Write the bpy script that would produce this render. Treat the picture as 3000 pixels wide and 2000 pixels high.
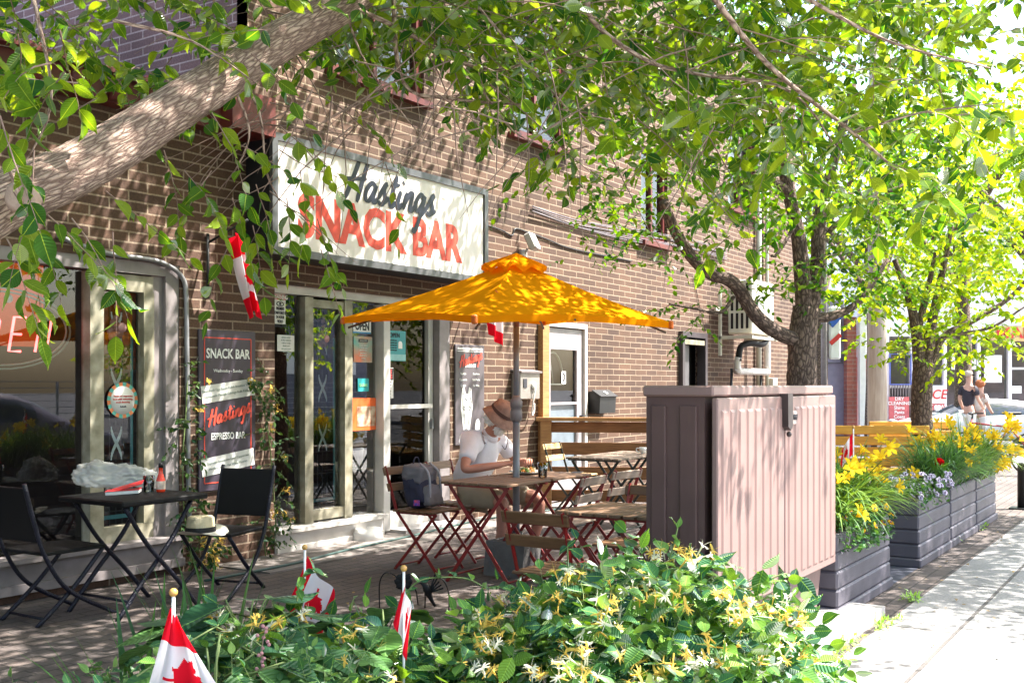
import bpy, bmesh, math, random
import numpy as np
from mathutils import Vector, Matrix, Euler
random.seed(7); np.random.seed(7)
R = math.radians
scene = bpy.context.scene
for o in list(bpy.data.objects): bpy.data.objects.remove(o)

# ------------------------------------------------------------------ camera
CAMH = 1.40; CAMY = -6.44; FPX = 3100.0; HOR = 1130.0
AL = math.atan(2030.0/FPX)
FW = Vector((math.cos(AL), math.sin(AL), 0)); RT = Vector((math.sin(AL), -math.cos(AL), 0))
cam = bpy.data.cameras.new('camera'); camo = bpy.data.objects.new('camera', cam)
scene.collection.objects.link(camo); scene.camera = camo
camo.location = (0, CAMY, CAMH)
camo.rotation_euler = (R(90), 0, AL - R(90))
cam.sensor_width = 36; cam.lens = FPX/3000*36; cam.shift_y = (HOR-1000)/3000
cam.clip_start = 0.05; cam.clip_end = 600
CAM = Vector((0, CAMY, CAMH))

def ray(px, py):
    return FW + RT*((px-1500)/FPX) + Vector((0, 0, (HOR-py)/FPX))
def V(px, py, Z): return CAM + ray(px, py)*Z                     # point at depth Z
def Wl(px, py, d=0.0):                                           # point on the plane y=-d
    r = ray(px, py); return CAM + r*((-d-CAMY)/r.y)
def G(px, py, z=0.0):
    r = ray(px, py); return CAM + r*((z-CAMH)/r.z)
def C2W(X, Z, z=0.0): return CAM + RT*X + FW*Z + Vector((0, 0, z-CAMH))
def proj(p):
    q = Vector(p)-CAM; Z = q.dot(FW)
    if Z < .05: return None
    return (1500+FPX*q.dot(RT)/Z, HOR-FPX*q.z/Z, Z)

# ------------------------------------------------------------------ world and sun
SUN = Vector((.37, -.39, .843)).normalized()                     # towards the sun
w = bpy.data.worlds.new('World'); scene.world = w; w.use_nodes = True
nt = w.node_tree; nt.nodes.clear()
sky = nt.nodes.new('ShaderNodeTexSky'); sky.sky_type = 'NISHITA'; sky.sun_disc = False
sky.sun_elevation = math.asin(SUN.z); sky.sun_rotation = math.atan2(SUN.x, SUN.y)
sky.air_density = 1.2; sky.dust_density = 3.0
bg = nt.nodes.new('ShaderNodeBackground'); bg.inputs[1].default_value = 0.122
ow = nt.nodes.new('ShaderNodeOutputWorld')
nt.links.new(sky.outputs[0], bg.inputs[0]); nt.links.new(bg.outputs[0], ow.inputs[0])
sl = bpy.data.lights.new('sun', 'SUN'); sl.energy = 4.4; sl.angle = R(0.5); sl.color = (1, .95, .88)
slo = bpy.data.objects.new('sun', sl); scene.collection.objects.link(slo)
slo.rotation_euler = SUN.to_track_quat('Z', 'Y').to_euler()
scene.view_settings.view_transform = 'Standard'; scene.view_settings.look = 'None'
scene.view_settings.exposure = 2.38; scene.view_settings.gamma = 1
scene.cycles.max_bounces = 8; scene.cycles.transparent_max_bounces = 12
scene.cycles.use_adaptive_sampling = True
try: scene.cycles.use_denoising = True
except Exception: pass
scene.cycles.sample_clamp_indirect = 6
scene.cycles.caustics_reflective = False; scene.cycles.caustics_refractive = False

# ------------------------------------------------------------------ materials
MATS = {}
def N(nt, t, **kw):
    n = nt.nodes.new(t)
    for k, v in kw.items():
        if isinstance(k, str) and hasattr(n, k): setattr(n, k, v)
    return n
def mat(name, col, rough=.6, metal=0.0, var=.12, vscale=6, bump=0.0, bscale=40, spec=.5, col2=None, emis=None, estr=1):
    if name in MATS: return MATS[name]
    m = bpy.data.materials.new(name); m.use_nodes = True; nt = m.node_tree
    b = nt.nodes['Principled BSDF']; L = nt.links.new
    c2 = col2 or tuple(c*(1-var*1.6) for c in col); c1 = tuple(min(1, c*(1+var)) for c in col)
    tc = N(nt, 'ShaderNodeTexCoord'); no = N(nt, 'ShaderNodeTexNoise')
    no.inputs['Scale'].default_value = vscale; no.inputs['Detail'].default_value = 6
    L(tc.outputs['Object'], no.inputs['Vector'])
    rp = N(nt, 'ShaderNodeValToRGB'); rp.color_ramp.elements[0].position = .35; rp.color_ramp.elements[1].position = .65
    rp.color_ramp.elements[0].color = (*c2, 1); rp.color_ramp.elements[1].color = (*c1, 1)
    L(no.outputs[0], rp.inputs[0]); L(rp.outputs[0], b.inputs['Base Color'])
    b.inputs['Roughness'].default_value = rough; b.inputs['Metallic'].default_value = metal
    b.inputs['Specular IOR Level'].default_value = spec
    if bump:
        n2 = N(nt, 'ShaderNodeTexNoise'); n2.inputs['Scale'].default_value = bscale; n2.inputs['Detail'].default_value = 8
        L(tc.outputs['Object'], n2.inputs['Vector'])
        bp = N(nt, 'ShaderNodeBump'); bp.inputs['Strength'].default_value = bump; bp.inputs['Distance'].default_value = .01
        L(n2.outputs[0], bp.inputs['Height']); L(bp.outputs[0], b.inputs['Normal'])
    if emis:
        b.inputs['Emission Color'].default_value = (*emis, 1); b.inputs['Emission Strength'].default_value = estr
    MATS[name] = m; return m

def brickmat(name, c1, c2, mortar, bw=.3225, rh=.0738, ms=.0078, horiz=False, bumpd=.006, grime=.35, axis='wall'):
    if name in MATS: return MATS[name]
    m = bpy.data.materials.new(name); m.use_nodes = True; nt = m.node_tree; L = nt.links.new
    b = nt.nodes['Principled BSDF']; tc = N(nt, 'ShaderNodeTexCoord'); sp = N(nt, 'ShaderNodeSeparateXYZ')
    L(tc.outputs['Object'], sp.inputs[0]); cb = N(nt, 'ShaderNodeCombineXYZ')
    if horiz:
        L(sp.outputs[0], cb.inputs[0]); L(sp.outputs[1], cb.inputs[1])
    else:
        ad = N(nt, 'ShaderNodeMath', operation='ADD'); L(sp.outputs[0], ad.inputs[0]); L(sp.outputs[1], ad.inputs[1])
        L(ad.outputs[0], cb.inputs[0]); L(sp.outputs[2], cb.inputs[1])
    # slight waviness of the joints
    nz = N(nt, 'ShaderNodeTexNoise'); nz.inputs['Scale'].default_value = 3.0; L(tc.outputs['Object'], nz.inputs['Vector'])
    vm = N(nt, 'ShaderNodeVectorMath', operation='MULTIPLY_ADD'); vm.inputs[1].default_value = (.012, .012, 0)
    L(nz.outputs['Color'], vm.inputs[0]); L(cb.outputs[0], vm.inputs[2])
    bt = N(nt, 'ShaderNodeTexBrick'); L(vm.outputs[0], bt.inputs['Vector'])
    bt.inputs['Scale'].default_value = 1; bt.inputs['Brick Width'].default_value = bw; bt.inputs['Row Height'].default_value = rh
    bt.inputs['Mortar Size'].default_value = ms; bt.inputs['Mortar Smooth'].default_value = .25
    bt.inputs['Color1'].default_value = (*c1, 1); bt.inputs['Color2'].default_value = (*c2, 1); bt.inputs['Mortar'].default_value = (*mortar, 1)
    n1 = N(nt, 'ShaderNodeTexNoise'); n1.inputs['Scale'].default_value = 1.3; n1.inputs['Detail'].default_value = 7; L(tc.outputs['Object'], n1.inputs['Vector'])
    n2 = N(nt, 'ShaderNodeTexNoise'); n2.inputs['Scale'].default_value = 60; n2.inputs['Detail'].default_value = 5; L(tc.outputs['Object'], n2.inputs['Vector'])
    mr = N(nt, 'ShaderNodeMapRange'); mr.inputs['From Min'].default_value = .3; mr.inputs['From Max'].default_value = .7
    mr.inputs['To Min'].default_value = 1-grime; mr.inputs['To Max'].default_value = 1.12; L(n1.outputs[0], mr.inputs[0])
    mr2 = N(nt, 'ShaderNodeMapRange'); mr2.inputs['From Min'].default_value = .3; mr2.inputs['From Max'].default_value = .7
    mr2.inputs['To Min'].default_value = .72; mr2.inputs['To Max'].default_value = 1.2; L(n2.outputs[0], mr2.inputs[0])
    mm = N(nt, 'ShaderNodeMath', operation='MULTIPLY'); L(mr.outputs[0], mm.inputs[0]); L(mr2.outputs[0], mm.inputs[1])
    vs = N(nt, 'ShaderNodeVectorMath', operation='SCALE'); L(bt.outputs['Color'], vs.inputs[0]); L(mm.outputs[0], vs.inputs['Scale'])
    L(vs.outputs[0], b.inputs['Base Color']); b.inputs['Roughness'].default_value = .85
    h = N(nt, 'ShaderNodeMath', operation='MULTIPLY_ADD'); L(bt.outputs['Fac'], h.inputs[0]); h.inputs[1].default_value = -1
    h2 = N(nt, 'ShaderNodeMath', operation='MULTIPLY'); L(n2.outputs[0], h2.inputs[0]); h2.inputs[1].default_value = .35; L(h2.outputs[0], h.inputs[2])
    bp = N(nt, 'ShaderNodeBump'); bp.inputs['Distance'].default_value = bumpd; bp.inputs['Strength'].default_value = 1
    L(h.outputs[0], bp.inputs['Height']); L(bp.outputs[0], b.inputs['Normal'])
    MATS[name] = m; return m

def leafmat(name, top, bright, dark, trans=.45, gloss=.25, veins=True, tcol=None):
    if name in MATS: return MATS[name]
    m = bpy.data.materials.new(name); m.use_nodes = True; nt = m.node_tree; L = nt.links.new; nt.nodes.remove(nt.nodes['Principled BSDF'])
    out = nt.nodes['Material Output']; ge = N(nt, 'ShaderNodeNewGeometry')
    rp = N(nt, 'ShaderNodeValToRGB'); cr = rp.color_ramp; cr.elements[0].color = (*dark, 1); cr.elements[1].color = (*bright, 1)
    e = cr.elements.new(.5); e.color = (*top, 1); L(ge.outputs['Random Per Island'], rp.inputs[0])
    src = rp.outputs[0]
    di = N(nt, 'ShaderNodeBsdfDiffuse'); tr = N(nt, 'ShaderNodeBsdfTranslucent'); gl = N(nt, 'ShaderNodeBsdfGlossy'); gl.inputs['Roughness'].default_value = .38
    if veins:
        uv = N(nt, 'ShaderNodeUVMap'); sp = N(nt, 'ShaderNodeSeparateXYZ'); L(uv.outputs[0], sp.inputs[0])
        ab = N(nt, 'ShaderNodeMath', operation='ABSOLUTE'); L(sp.outputs[1], ab.inputs[0])
        ma = N(nt, 'ShaderNodeMath', operation='MULTIPLY_ADD'); L(ab.outputs[0], ma.inputs[0]); ma.inputs[1].default_value = -.55; L(sp.outputs[0], ma.inputs[2])
        mu = N(nt, 'ShaderNodeMath', operation='MULTIPLY'); L(ma.outputs[0], mu.inputs[0]); mu.inputs[1].default_value = 60
        si = N(nt, 'ShaderNodeMath', operation='SINE'); L(mu.outputs[0], si.inputs[0])
        bp = N(nt, 'ShaderNodeBump'); bp.inputs['Distance'].default_value = .004; bp.inputs['Strength'].default_value = .5
        L(si.outputs[0], bp.inputs['Height'])
        for q in (di, gl): L(bp.outputs[0], q.inputs['Normal'])
        cm = N(nt, 'ShaderNodeMath', operation='LESS_THAN'); L(ab.outputs[0], cm.inputs[0]); cm.inputs[1].default_value = .011
        mx = N(nt, 'ShaderNodeMixRGB'); L(cm.outputs[0], mx.inputs[0]); L(src, mx.inputs[1]); mx.inputs[2].default_value = (*[min(1, c*1.25+.01) for c in bright], 1); src = mx.outputs[0]
    L(src, di.inputs[0])
    vs = N(nt, 'ShaderNodeMixRGB', blend_type='MULTIPLY'); vs.inputs[0].default_value = 1; vs.inputs[2].default_value = (*(tcol or (1.9, 1.7, .35)), 1)
    L(src, vs.inputs[1]); L(vs.outputs[0], tr.inputs[0])
    m1 = N(nt, 'ShaderNodeMixShader'); m1.inputs[0].default_value = trans; L(di.outputs[0], m1.inputs[1]); L(tr.outputs[0], m1.inputs[2])
    fr = N(nt, 'ShaderNodeFresnel'); fr.inputs[0].default_value = 1.4
    fm = N(nt, 'ShaderNodeMath', operation='MULTIPLY'); fm.inputs[1].default_value = gloss*1.1; L(fr.outputs[0], fm.inputs[0])
    m2 = N(nt, 'ShaderNodeMixShader'); L(fm.outputs[0], m2.inputs[0]); L(m1.outputs[0], m2.inputs[1]); L(gl.outputs[0], m2.inputs[2])
    L(m2.outputs[0], out.inputs[0]); MATS[name] = m; return m

def glassmat(name, tint=(.9, .95, .93), boost=2.2, rough=.0):
    if name in MATS: return MATS[name]
    m = bpy.data.materials.new(name); m.use_nodes = True; nt = m.node_tree; L = nt.links.new; nt.nodes.remove(nt.nodes['Principled BSDF'])
    out = nt.nodes['Material Output']; t = N(nt, 'ShaderNodeBsdfTransparent'); t.inputs[0].default_value = (*tint, 1)
    g = N(nt, 'ShaderNodeBsdfGlossy'); g.inputs['Roughness'].default_value = rough
    fr = N(nt, 'ShaderNodeFresnel'); fr.inputs[0].default_value = 1.52
    fm = N(nt, 'ShaderNodeMath', operation='MULTIPLY', use_clamp=True); fm.inputs[1].default_value = boost; L(fr.outputs[0], fm.inputs[0])
    mx = N(nt, 'ShaderNodeMixShader'); L(fm.outputs[0], mx.inputs[0]); L(t.outputs[0], mx.inputs[1]); L(g.outputs[0], mx.inputs[2]); L(mx.outputs[0], out.inputs[0])
    MATS[name] = m; return m

def woodmat(name, c1, c2, rough=.65, scale=(3, 30, 30)):
    if name in MATS: return MATS[name]
    m = bpy.data.materials.new(name); m.use_nodes = True; nt = m.node_tree; L = nt.links.new; b = nt.nodes['Principled BSDF']
    tc = N(nt, 'ShaderNodeTexCoord'); mp = N(nt, 'ShaderNodeMapping'); mp.inputs['Scale'].default_value = scale
    no = N(nt, 'ShaderNodeTexNoise'); no.inputs['Scale'].default_value = 1.6; no.inputs['Detail'].default_value = 8; no.inputs['Roughness'].default_value = .65
    L(tc.outputs['Object'], mp.inputs[0]); L(mp.outputs[0], no.inputs['Vector'])
    rp = N(nt, 'ShaderNodeValToRGB'); rp.color_ramp.elements[0].position = .32; rp.color_ramp.elements[1].position = .68
    rp.color_ramp.elements[0].color = (*c2, 1); rp.color_ramp.elements[1].color = (*c1, 1)
    L(no.outputs[0], rp.inputs[0]); L(rp.outputs[0], b.inputs['Base Color']); b.inputs['Roughness'].default_value = rough
    bp = N(nt, 'ShaderNodeBump'); bp.inputs['Strength'].default_value = .3; bp.inputs['Distance'].default_value = .003
    L(no.outputs[0], bp.inputs['Height']); L(bp.outputs[0], b.inputs['Normal']); MATS[name] = m; return m

def barkmat(name, c1, c2, s=1.0, disp=.012):
    if name in MATS: return MATS[name]
    m = bpy.data.materials.new(name); m.use_nodes = True; nt = m.node_tree; L = nt.links.new; b = nt.nodes['Principled BSDF']
    uv = N(nt, 'ShaderNodeUVMap'); mp = N(nt, 'ShaderNodeMapping'); mp.inputs['Scale'].default_value = (15*s, 30*s, 1)
    L(uv.outputs[0], mp.inputs[0])
    no = N(nt, 'ShaderNodeTexNoise'); no.inputs['Scale'].default_value = .7; no.inputs['Detail'].default_value = 5
    L(mp.outputs[0], no.inputs['Vector'])
    vm = N(nt, 'ShaderNodeVectorMath', operation='MULTIPLY_ADD'); vm.inputs[1].default_value = (1.6, 1.6, 0); L(no.outputs['Color'], vm.inputs[0]); L(mp.outputs[0], vm.inputs[2])
    vo = N(nt, 'ShaderNodeTexVoronoi', feature='DISTANCE_TO_EDGE'); vo.inputs['Scale'].default_value = 1; L(vm.outputs[0], vo.inputs['Vector'])
    rp = N(nt, 'ShaderNodeValToRGB'); rp.color_ramp.elements[0].position = .0; rp.color_ramp.elements[1].position = .28
    rp.color_ramp.elements[0].color = (*c2, 1); rp.color_ramp.elements[1].color = (*c1, 1)
    L(vo.outputs['Distance'], rp.inputs[0])
    n3 = N(nt, 'ShaderNodeTexNoise'); n3.inputs['Scale'].default_value = 6; n3.inputs['Detail'].default_value = 8; L(mp.outputs[0], n3.inputs['Vector'])
    mr = N(nt, 'ShaderNodeMapRange'); mr.inputs['To Min'].default_value = .6; mr.inputs['To Max'].default_value = 1.4; L(n3.outputs[0], mr.inputs[0])
    vs = N(nt, 'ShaderNodeVectorMath', operation='SCALE'); L(rp.outputs[0], vs.inputs[0]); L(mr.outputs[0], vs.inputs['Scale'])
    L(vs.outputs[0], b.inputs['Base Color']); b.inputs['Roughness'].default_value = .9
    ad = N(nt, 'ShaderNodeMath', operation='MULTIPLY_ADD'); L(n3.outputs[0], ad.inputs[0]); ad.inputs[1].default_value = .35
    mi = N(nt, 'ShaderNodeMath', operation='MINIMUM'); L(vo.outputs['Distance'], mi.inputs[0]); mi.inputs[1].default_value = .35; L(mi.outputs[0], ad.inputs[2])
    bp = N(nt, 'ShaderNodeBump'); bp.inputs['Strength'].default_value = 1; bp.inputs['Distance'].default_value = disp*2.2
    L(ad.outputs[0], bp.inputs['Height']); L(bp.outputs[0], b.inputs['Normal']); MATS[name] = m; return m

# ------------------------------------------------------------------ mesh helpers
def tag(o, label=None, cat=None, group=None, kind=None):
    if label: o['label'] = label
    if cat: o['category'] = cat
    if group: o['group'] = group
    if kind: o['kind'] = kind
    return o
def link(o): scene.collection.objects.link(o); return o
def empty(name, loc, rz=0, label=None, cat=None, group=None, kind=None, rot=None):
    o = link(bpy.data.objects.new(name, None)); o.location = loc
    o.rotation_euler = rot if rot else (0, 0, rz); o.empty_display_size = .1
    return tag(o, label, cat, group, kind)
def copy_tree(o, parent=None):
    c = o.copy(); link(c); c.parent = parent
    for ch in list(o.children): copy_tree(ch, c)
    return c

class MB:
    def __init__(s): s.v = []; s.f = []; s.m = []; s.uv = []; s.sm = []; s.cur = 0; s.smooth = False
    def face(s, idx, uvs=None): s.f.append(tuple(idx)); s.m.append(s.cur); s.sm.append(s.smooth); s.uv.append(uvs)
    def quad(s, a, b, c, d):
        n = len(s.v); s.v += [tuple(a), tuple(b), tuple(c), tuple(d)]; s.face((n, n+1, n+2, n+3)); return s
    def box(s, c, d, rot=None, bev=0):
        c = Vector(c); h = Vector(d)*.5; M = rot.to_matrix() if isinstance(rot, Euler) else (rot or Matrix.Identity(3))
        if bev <= 0:
            n = len(s.v)
            for z in (-1, 1):
                for y in (-1, 1):
                    for x in (-1, 1): s.v.append(tuple(c+M@Vector((x*h.x, y*h.y, z*h.z))))
            for q in ((0, 2, 3, 1), (4, 5, 7, 6), (0, 1, 5, 4), (2, 6, 7, 3), (0, 4, 6, 2), (1, 3, 7, 5)): s.face([n+i for i in q])
            return s
        b = min(bev, h.x*.49, h.y*.49, h.z*.49)
        bm = bmesh.new(); bmesh.ops.create_cube(bm, size=1)
        for vv in bm.verts: vv.co = Vector((vv.co.x*2*h.x, vv.co.y*2*h.y, vv.co.z*2*h.z))
        bmesh.ops.bevel(bm, geom=bm.edges[:]+bm.verts[:], offset=b, segments=1, affect='EDGES', profile=.7)
        n = len(s.v); bm.verts.index_update()
        for vv in bm.verts: s.v.append(tuple(c+M@vv.co))
        for ff in bm.faces: s.face([n+vv.index for vv in ff.verts])
        bm.free(); return s
    def bar(s, a, b, w, t, up=(0, 0, 1)):
        a = Vector(a); b = Vector(b); d = (b-a); L = d.length; d.normalize(); up = Vector(up)
        sx = d.cross(up)
        if sx.length < 1e-4: sx = d.cross(Vector((1, 0, 0)))
        sx.normalize(); uz = sx.cross(d).normalized()
        M = Matrix((d, sx, uz)).transposed(); return s.box((a+b)/2, (L, w, t), M)
    def tube(s, pts, rad, n=8, cap=True, uvs=False, jit=0):
        pts = [Vector(p) for p in pts]; k = len(pts); rads = rad if isinstance(rad, (list, tuple)) else [rad]*k
        up = Vector((0, 0, 1)); rings = []; prev = None; L = 0
        for i, p in enumerate(pts):
            t = (pts[min(i+1, k-1)]-pts[max(i-1, 0)]).normalized()
            if prev is None:
                sx = t.cross(up)
                if sx.length < .05: sx = t.cross(Vector((0, 1, 0)))
            else: sx = prev-t*prev.dot(t)
            sx.normalize(); prev = sx; sy = t.cross(sx)
            if i: L += (p-pts[i-1]).length
            n0 = len(s.v)
            for j in range(n):
                a = 2*math.pi*j/n; rr = rads[i]*(1+(random.uniform(-jit, jit) if jit else 0))
                s.v.append(tuple(p+sx*math.cos(a)*rr+sy*math.sin(a)*rr))
            rings.append((n0, L))
        osm = s.smooth; s.smooth = True
        for i in range(k-1):
            a, La = rings[i]; b, Lb = rings[i+1]; circ = 2*math.pi*rads[0]
            for j in range(n):
                j2 = (j+1) % n
                u = [(La, circ*j/n), (La, circ*(j+1)/n), (Lb, circ*(j+1)/n), (Lb, circ*j/n)] if uvs else None
                s.face((a+j, a+j2, b+j2, b+j), u)
        s.smooth = osm
        if cap:
            s.face([rings[0][0]+j for j in range(n)][::-1]); s.face([rings[-1][0]+j for j in range(n)])
        return s
    def lathe(s, prof, c=(0, 0, 0), n=24, M=None, cap=True):
        c = Vector(c); M = M or Matrix.Identity(3); rings = []
        for r, z in prof:
            n0 = len(s.v)
            for j in range(n):
                a = 2*math.pi*j/n; s.v.append(tuple(c+M@Vector((r*math.cos(a), r*math.sin(a), z))))
            rings.append(n0)
        osm = s.smooth; s.smooth = True
        for a, b in zip(rings, rings[1:]):
            for j in range(n): s.face((a+j, a+(j+1) % n, b+(j+1) % n, b+j))
        s.smooth = osm
        if cap:
            s.face([rings[0]+j for j in range(n)][::-1]); s.face([rings[-1]+j for j in range(n)])
        return s
    def sphere(s, c, r, n=12, m=8, sc=(1, 1, 1), M=None):
        pr = [(max(1e-4, math.sin(math.pi*i/m))*r, -math.cos(math.pi*i/m)*r) for i in range(m+1)]
        c = Vector(c); S = Matrix.Diagonal(sc); return s.lathe(pr, c, n, (M or Matrix.Identity(3))@S, cap=False)
    def prism(s, pts, d, M=None, o=(0, 0, 0)):
        """polygon pts in local xz, extruded by d along local y (from 0 to d)"""
        M = M or Matrix.Identity(3); o = Vector(o); n = len(s.v); k = len(pts)
        for y in (0, d):
            for x, z in pts: s.v.append(tuple(o+M@Vector((x, y, z))))
        s.face([n+i for i in range(k)]); s.face([n+k+i for i in range(k)][::-1])
        for i in range(k): j = (i+1) % k; s.face((n+j, n+i, n+k+i, n+k+j))
        return s
    def build(s, name, mats, parent=None, label=None, subsurf=0, kind=None):
        me = bpy.data.meshes.new(name); me.from_pydata(s.v, [], s.f)
        for m in (mats if isinstance(mats, (list, tuple)) else [mats]): me.materials.append(m)
        me.polygons.foreach_set('material_index', s.m); me.polygons.foreach_set('use_smooth', s.sm)
        if any(u for u in s.uv):
            ul = me.uv_layers.new(name='UVMap'); k = 0
            for p, u in zip(me.polygons, s.uv):
                for i in range(p.loop_total):
                    if u: ul.data[k].uv = u[i]
                    k += 1
        me.validate(); me.update()
        o = link(bpy.data.objects.new(name, me))
        if parent: o.parent = parent
        if label: o['label'] = label
        if kind: o['kind'] = kind
        if subsurf:
            md = o.modifiers.new('s', 'SUBSURF'); md.levels = subsurf; md.render_levels = subsurf
        return o

def smooth_path(pts, k=6):
    pts = [Vector(p) for p in pts]; out = []
    P = [pts[0]*2-pts[1]]+pts+[pts[-1]*2-pts[-2]]
    for i in range(1, len(P)-2):
        for j in range(k):
            t = j/k; a, b, c, d = P[i-1], P[i], P[i+1], P[i+2]
            out.append(.5*((2*b)+(c-a)*t+(2*a-5*b+4*c-d)*t*t+(3*b-a-3*c+d)*t**3))
    out.append(pts[-1]); return out

def text(name, s, size, m, parent, loc, rot=(R(90), 0, 0), xs=1.0, bold=0.0, ext=.0015, align='CENTER', shear=0):
    cu = bpy.data.curves.new(name, 'FONT'); cu.body = s; cu.size = size; cu.offset = bold*size; cu.extrude = ext
    cu.align_x = align; cu.align_y = 'CENTER'; cu.shear = shear; cu.resolution_u = 3
    t = bpy.data.objects.new(name, cu); link(t); bpy.context.view_layer.update()
    me = bpy.data.meshes.new_from_object(t.evaluated_get(bpy.context.evaluated_depsgraph_get()))
    bpy.data.objects.remove(t); me.name = name
    me.transform(Matrix.LocRotScale(Vector(loc), Euler(rot), None)@Matrix.Diagonal((xs, 1, 1, 1)))
    me.materials.clear(); me.materials.append(m)
    o = link(bpy.data.objects.new(name, me)); o.parent = parent; return o

HAST = [[(.62, 2.05), (.42, 1.2), (.05, -.1)], [(1.3, 2.1), (1.12, 1.1), (.95, -.15)], [(-.25, .9), (.5, 1.02), (1.4, 1.15)],
 [(2.15, .85), (1.85, 1.02), (1.5, .55), (1.58, .1), (1.85, .08), (2.12, .6), (2.2, .95), (2.1, .25), (2.25, .02), (2.5, .28)],
 [(2.5, .28), (2.85, 1.0), (2.98, 1.12), (2.85, .8), (3.05, .35), (2.85, .0), (2.55, .12)], [(2.95, .08), (3.35, .45)],
 [(3.72, 1.7), (3.58, .9), (3.5, .2), (3.66, .0), (3.95, .3)], [(3.3, 1.12), (4.05, 1.25)],
 [(4.2, .95), (4.1, .3), (4.22, .0), (4.5, .3)], [(4.28, 1.38), (4.34, 1.46)],
 [(4.72, .95), (4.62, .0)], [(4.64, .25), (4.95, .9), (5.2, .95), (5.18, .5), (5.15, .1), (5.3, .0), (5.55, .3)],
 [(6.2, .85), (5.9, 1.02), (5.6, .6), (5.66, .15), (5.9, .12), (6.18, .6), (6.26, .98), (6.15, .0), (5.98, -.8), (5.8, -1.1), (5.72, -.85)],
 [(6.1, -.2), (6.55, .35), (6.9, 1.0), (7.02, 1.12), (6.9, .8), (7.1, .35), (6.9, .0), (6.6, .12)], [(7.0, .05), (7.4, .3)]]
def script_hastings(name, width, m, parent, loc, tilt=0, sh=.28, wt=.13, z=.002):
    """brush script word on a board facing local -y; loc is its centre"""
    mb = MB(); k = width/7.9; cx, cy = 3.6, .6; ct, st = math.cos(tilt), math.sin(tilt); lay = 0
    for st_ in HAST:
        p = smooth_path([(x+sh*y, y, 0) for x, y in st_], 5); n = len(p); base = len(mb.v); lay += .0004
        for i, q in enumerate(p):
            t = (p[min(i+1, n-1)]-p[max(i-1, 0)]); t.normalize(); nn = Vector((-t.y, t.x, 0))
            ww = wt*(.75+.5*abs(t.y))*(.55 if i in (0, n-1) else 1)
            for sg in (1, -1):
                r = q+nn*ww*sg; X = (r.x-cx)*k; Y = (r.y-cy)*k
                mb.v.append((loc[0]+X*ct-Y*st, loc[1]-z-lay-i*.00002, loc[2]+X*st+Y*ct))
        for i in range(n-1): mb.face((base+2*i, base+2*i+1, base+2*i+3, base+2*i+2))
    return mb.build(name, m, parent)
# ================================================================== SETTING
M_brick = brickmat('brown_brick', (.125, .064, .038), (.070, .035, .023), (.30, .22, .155))
M_brick_up = brickmat('purple_brick', (.20, .12, .115), (.15, .09, .09), (.42, .34, .33))
M_paver = brickmat('paver', (.15, .115, .10), (.105, .085, .08), (.055, .045, .04), bw=.21, rh=.105, ms=.006, horiz=True, bumpd=.004, grime=.45)
M_conc = mat('concrete', (.40, .38, .37), .85, var=.1, vscale=2.2, bump=.25, bscale=90, col2=(.29, .275, .27))
M_asph = mat('asphalt', (.10, .10, .11), .9, vscale=8, bump=.4, bscale=120)
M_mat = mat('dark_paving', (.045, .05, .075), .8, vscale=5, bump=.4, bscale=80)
M_white = mat('white_paint', (.56, .53, .50), .5, var=.08)
M_cream = mat('cream_frame', (.34, .315, .24), .5, var=.1, vscale=9, col2=(.20, .18, .12))
M_greyfr = mat('grey_frame', (.24, .21, .21), .45, var=.1, vscale=9)
M_maroon = mat('maroon_metal', (.12, .022, .018), .45, var=.15)
M_dark = mat('dark_metal', (.016, .017, .018), .45, spec=.4)
M_black = mat('black', (.006, .006, .007), .5, spec=.3)
M_grey = mat('grey_metal', (.24, .24, .25), .4, metal=.3)
M_beige = mat('beige_plastic', (.52, .49, .40), .5)
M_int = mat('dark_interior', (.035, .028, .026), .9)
M_glass = glassmat('window_glass', boost=1.7)
M_wood = woodmat('oiled_wood', (.27, .13, .05), (.13, .055, .02))
M_newwood = woodmat('new_lumber', (.46, .24, .09), (.26, .12, .045))
M_yellow = woodmat('yellow_wood', (.68, .35, .035), (.50, .22, .02))
M_red = mat('red_paint', (.55, .05, .04), .4)
M_redmetal = mat('red_frame', (.23, .012, .012), .35, spec=.6)
M_paper = mat('paper', (.72, .71, .68), .7, var=.03)
M_ink = mat('ink', (.03, .03, .04), .7)
M_soil = mat('soil', (.05, .035, .025), .95, bump=1, bscale=60)

# ground ------------------------------------------------------------
def plane(name, x0, x1, y0, y1, z, m, thick=.0):
    mb = MB()
    if thick: mb.box(((x0+x1)/2, (y0+y1)/2, z-thick/2), (x1-x0, y1-y0, thick))
    else: mb.quad((x0, y0, z), (x1, y0, z), (x1, y1, z), (x0, y1, z))
    return tag(mb.build(name, m), kind='structure')
plane('ground', -200, 300, -200, 200, -.16, M_asph)
plane('patio', -6, 20, -4.86, .3, 0.0, M_paver, .14)
M_side = brickmat('concrete_slabs', (.33, .315, .31), (.28, .27, .265), (.10, .09, .085), bw=1.6, rh=1.05, ms=.012, horiz=True, bumpd=.006, grime=.3)
plane('pavement', -20, 24, -8.6, -4.862, 0.0, M_side, .14)
plane('kerb', -20, 24, -8.76, -8.602, 0.0, M_conc, .15)
plane('concrete_strip', 5.6, 13, -.62, .2, .012, mat('worn_concrete', (.20, .175, .16), .9, var=.2, vscale=3, bump=.3, bscale=70, col2=(.11, .095, .085)), .02)
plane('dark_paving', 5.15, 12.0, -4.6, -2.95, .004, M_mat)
plane('side_street_pavement', 20.0, 24.0, -5.0, 40, .004, M_side)
plane('far_pavement', 33, 60, -40, 60, 0, M_conc, .14)

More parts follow.
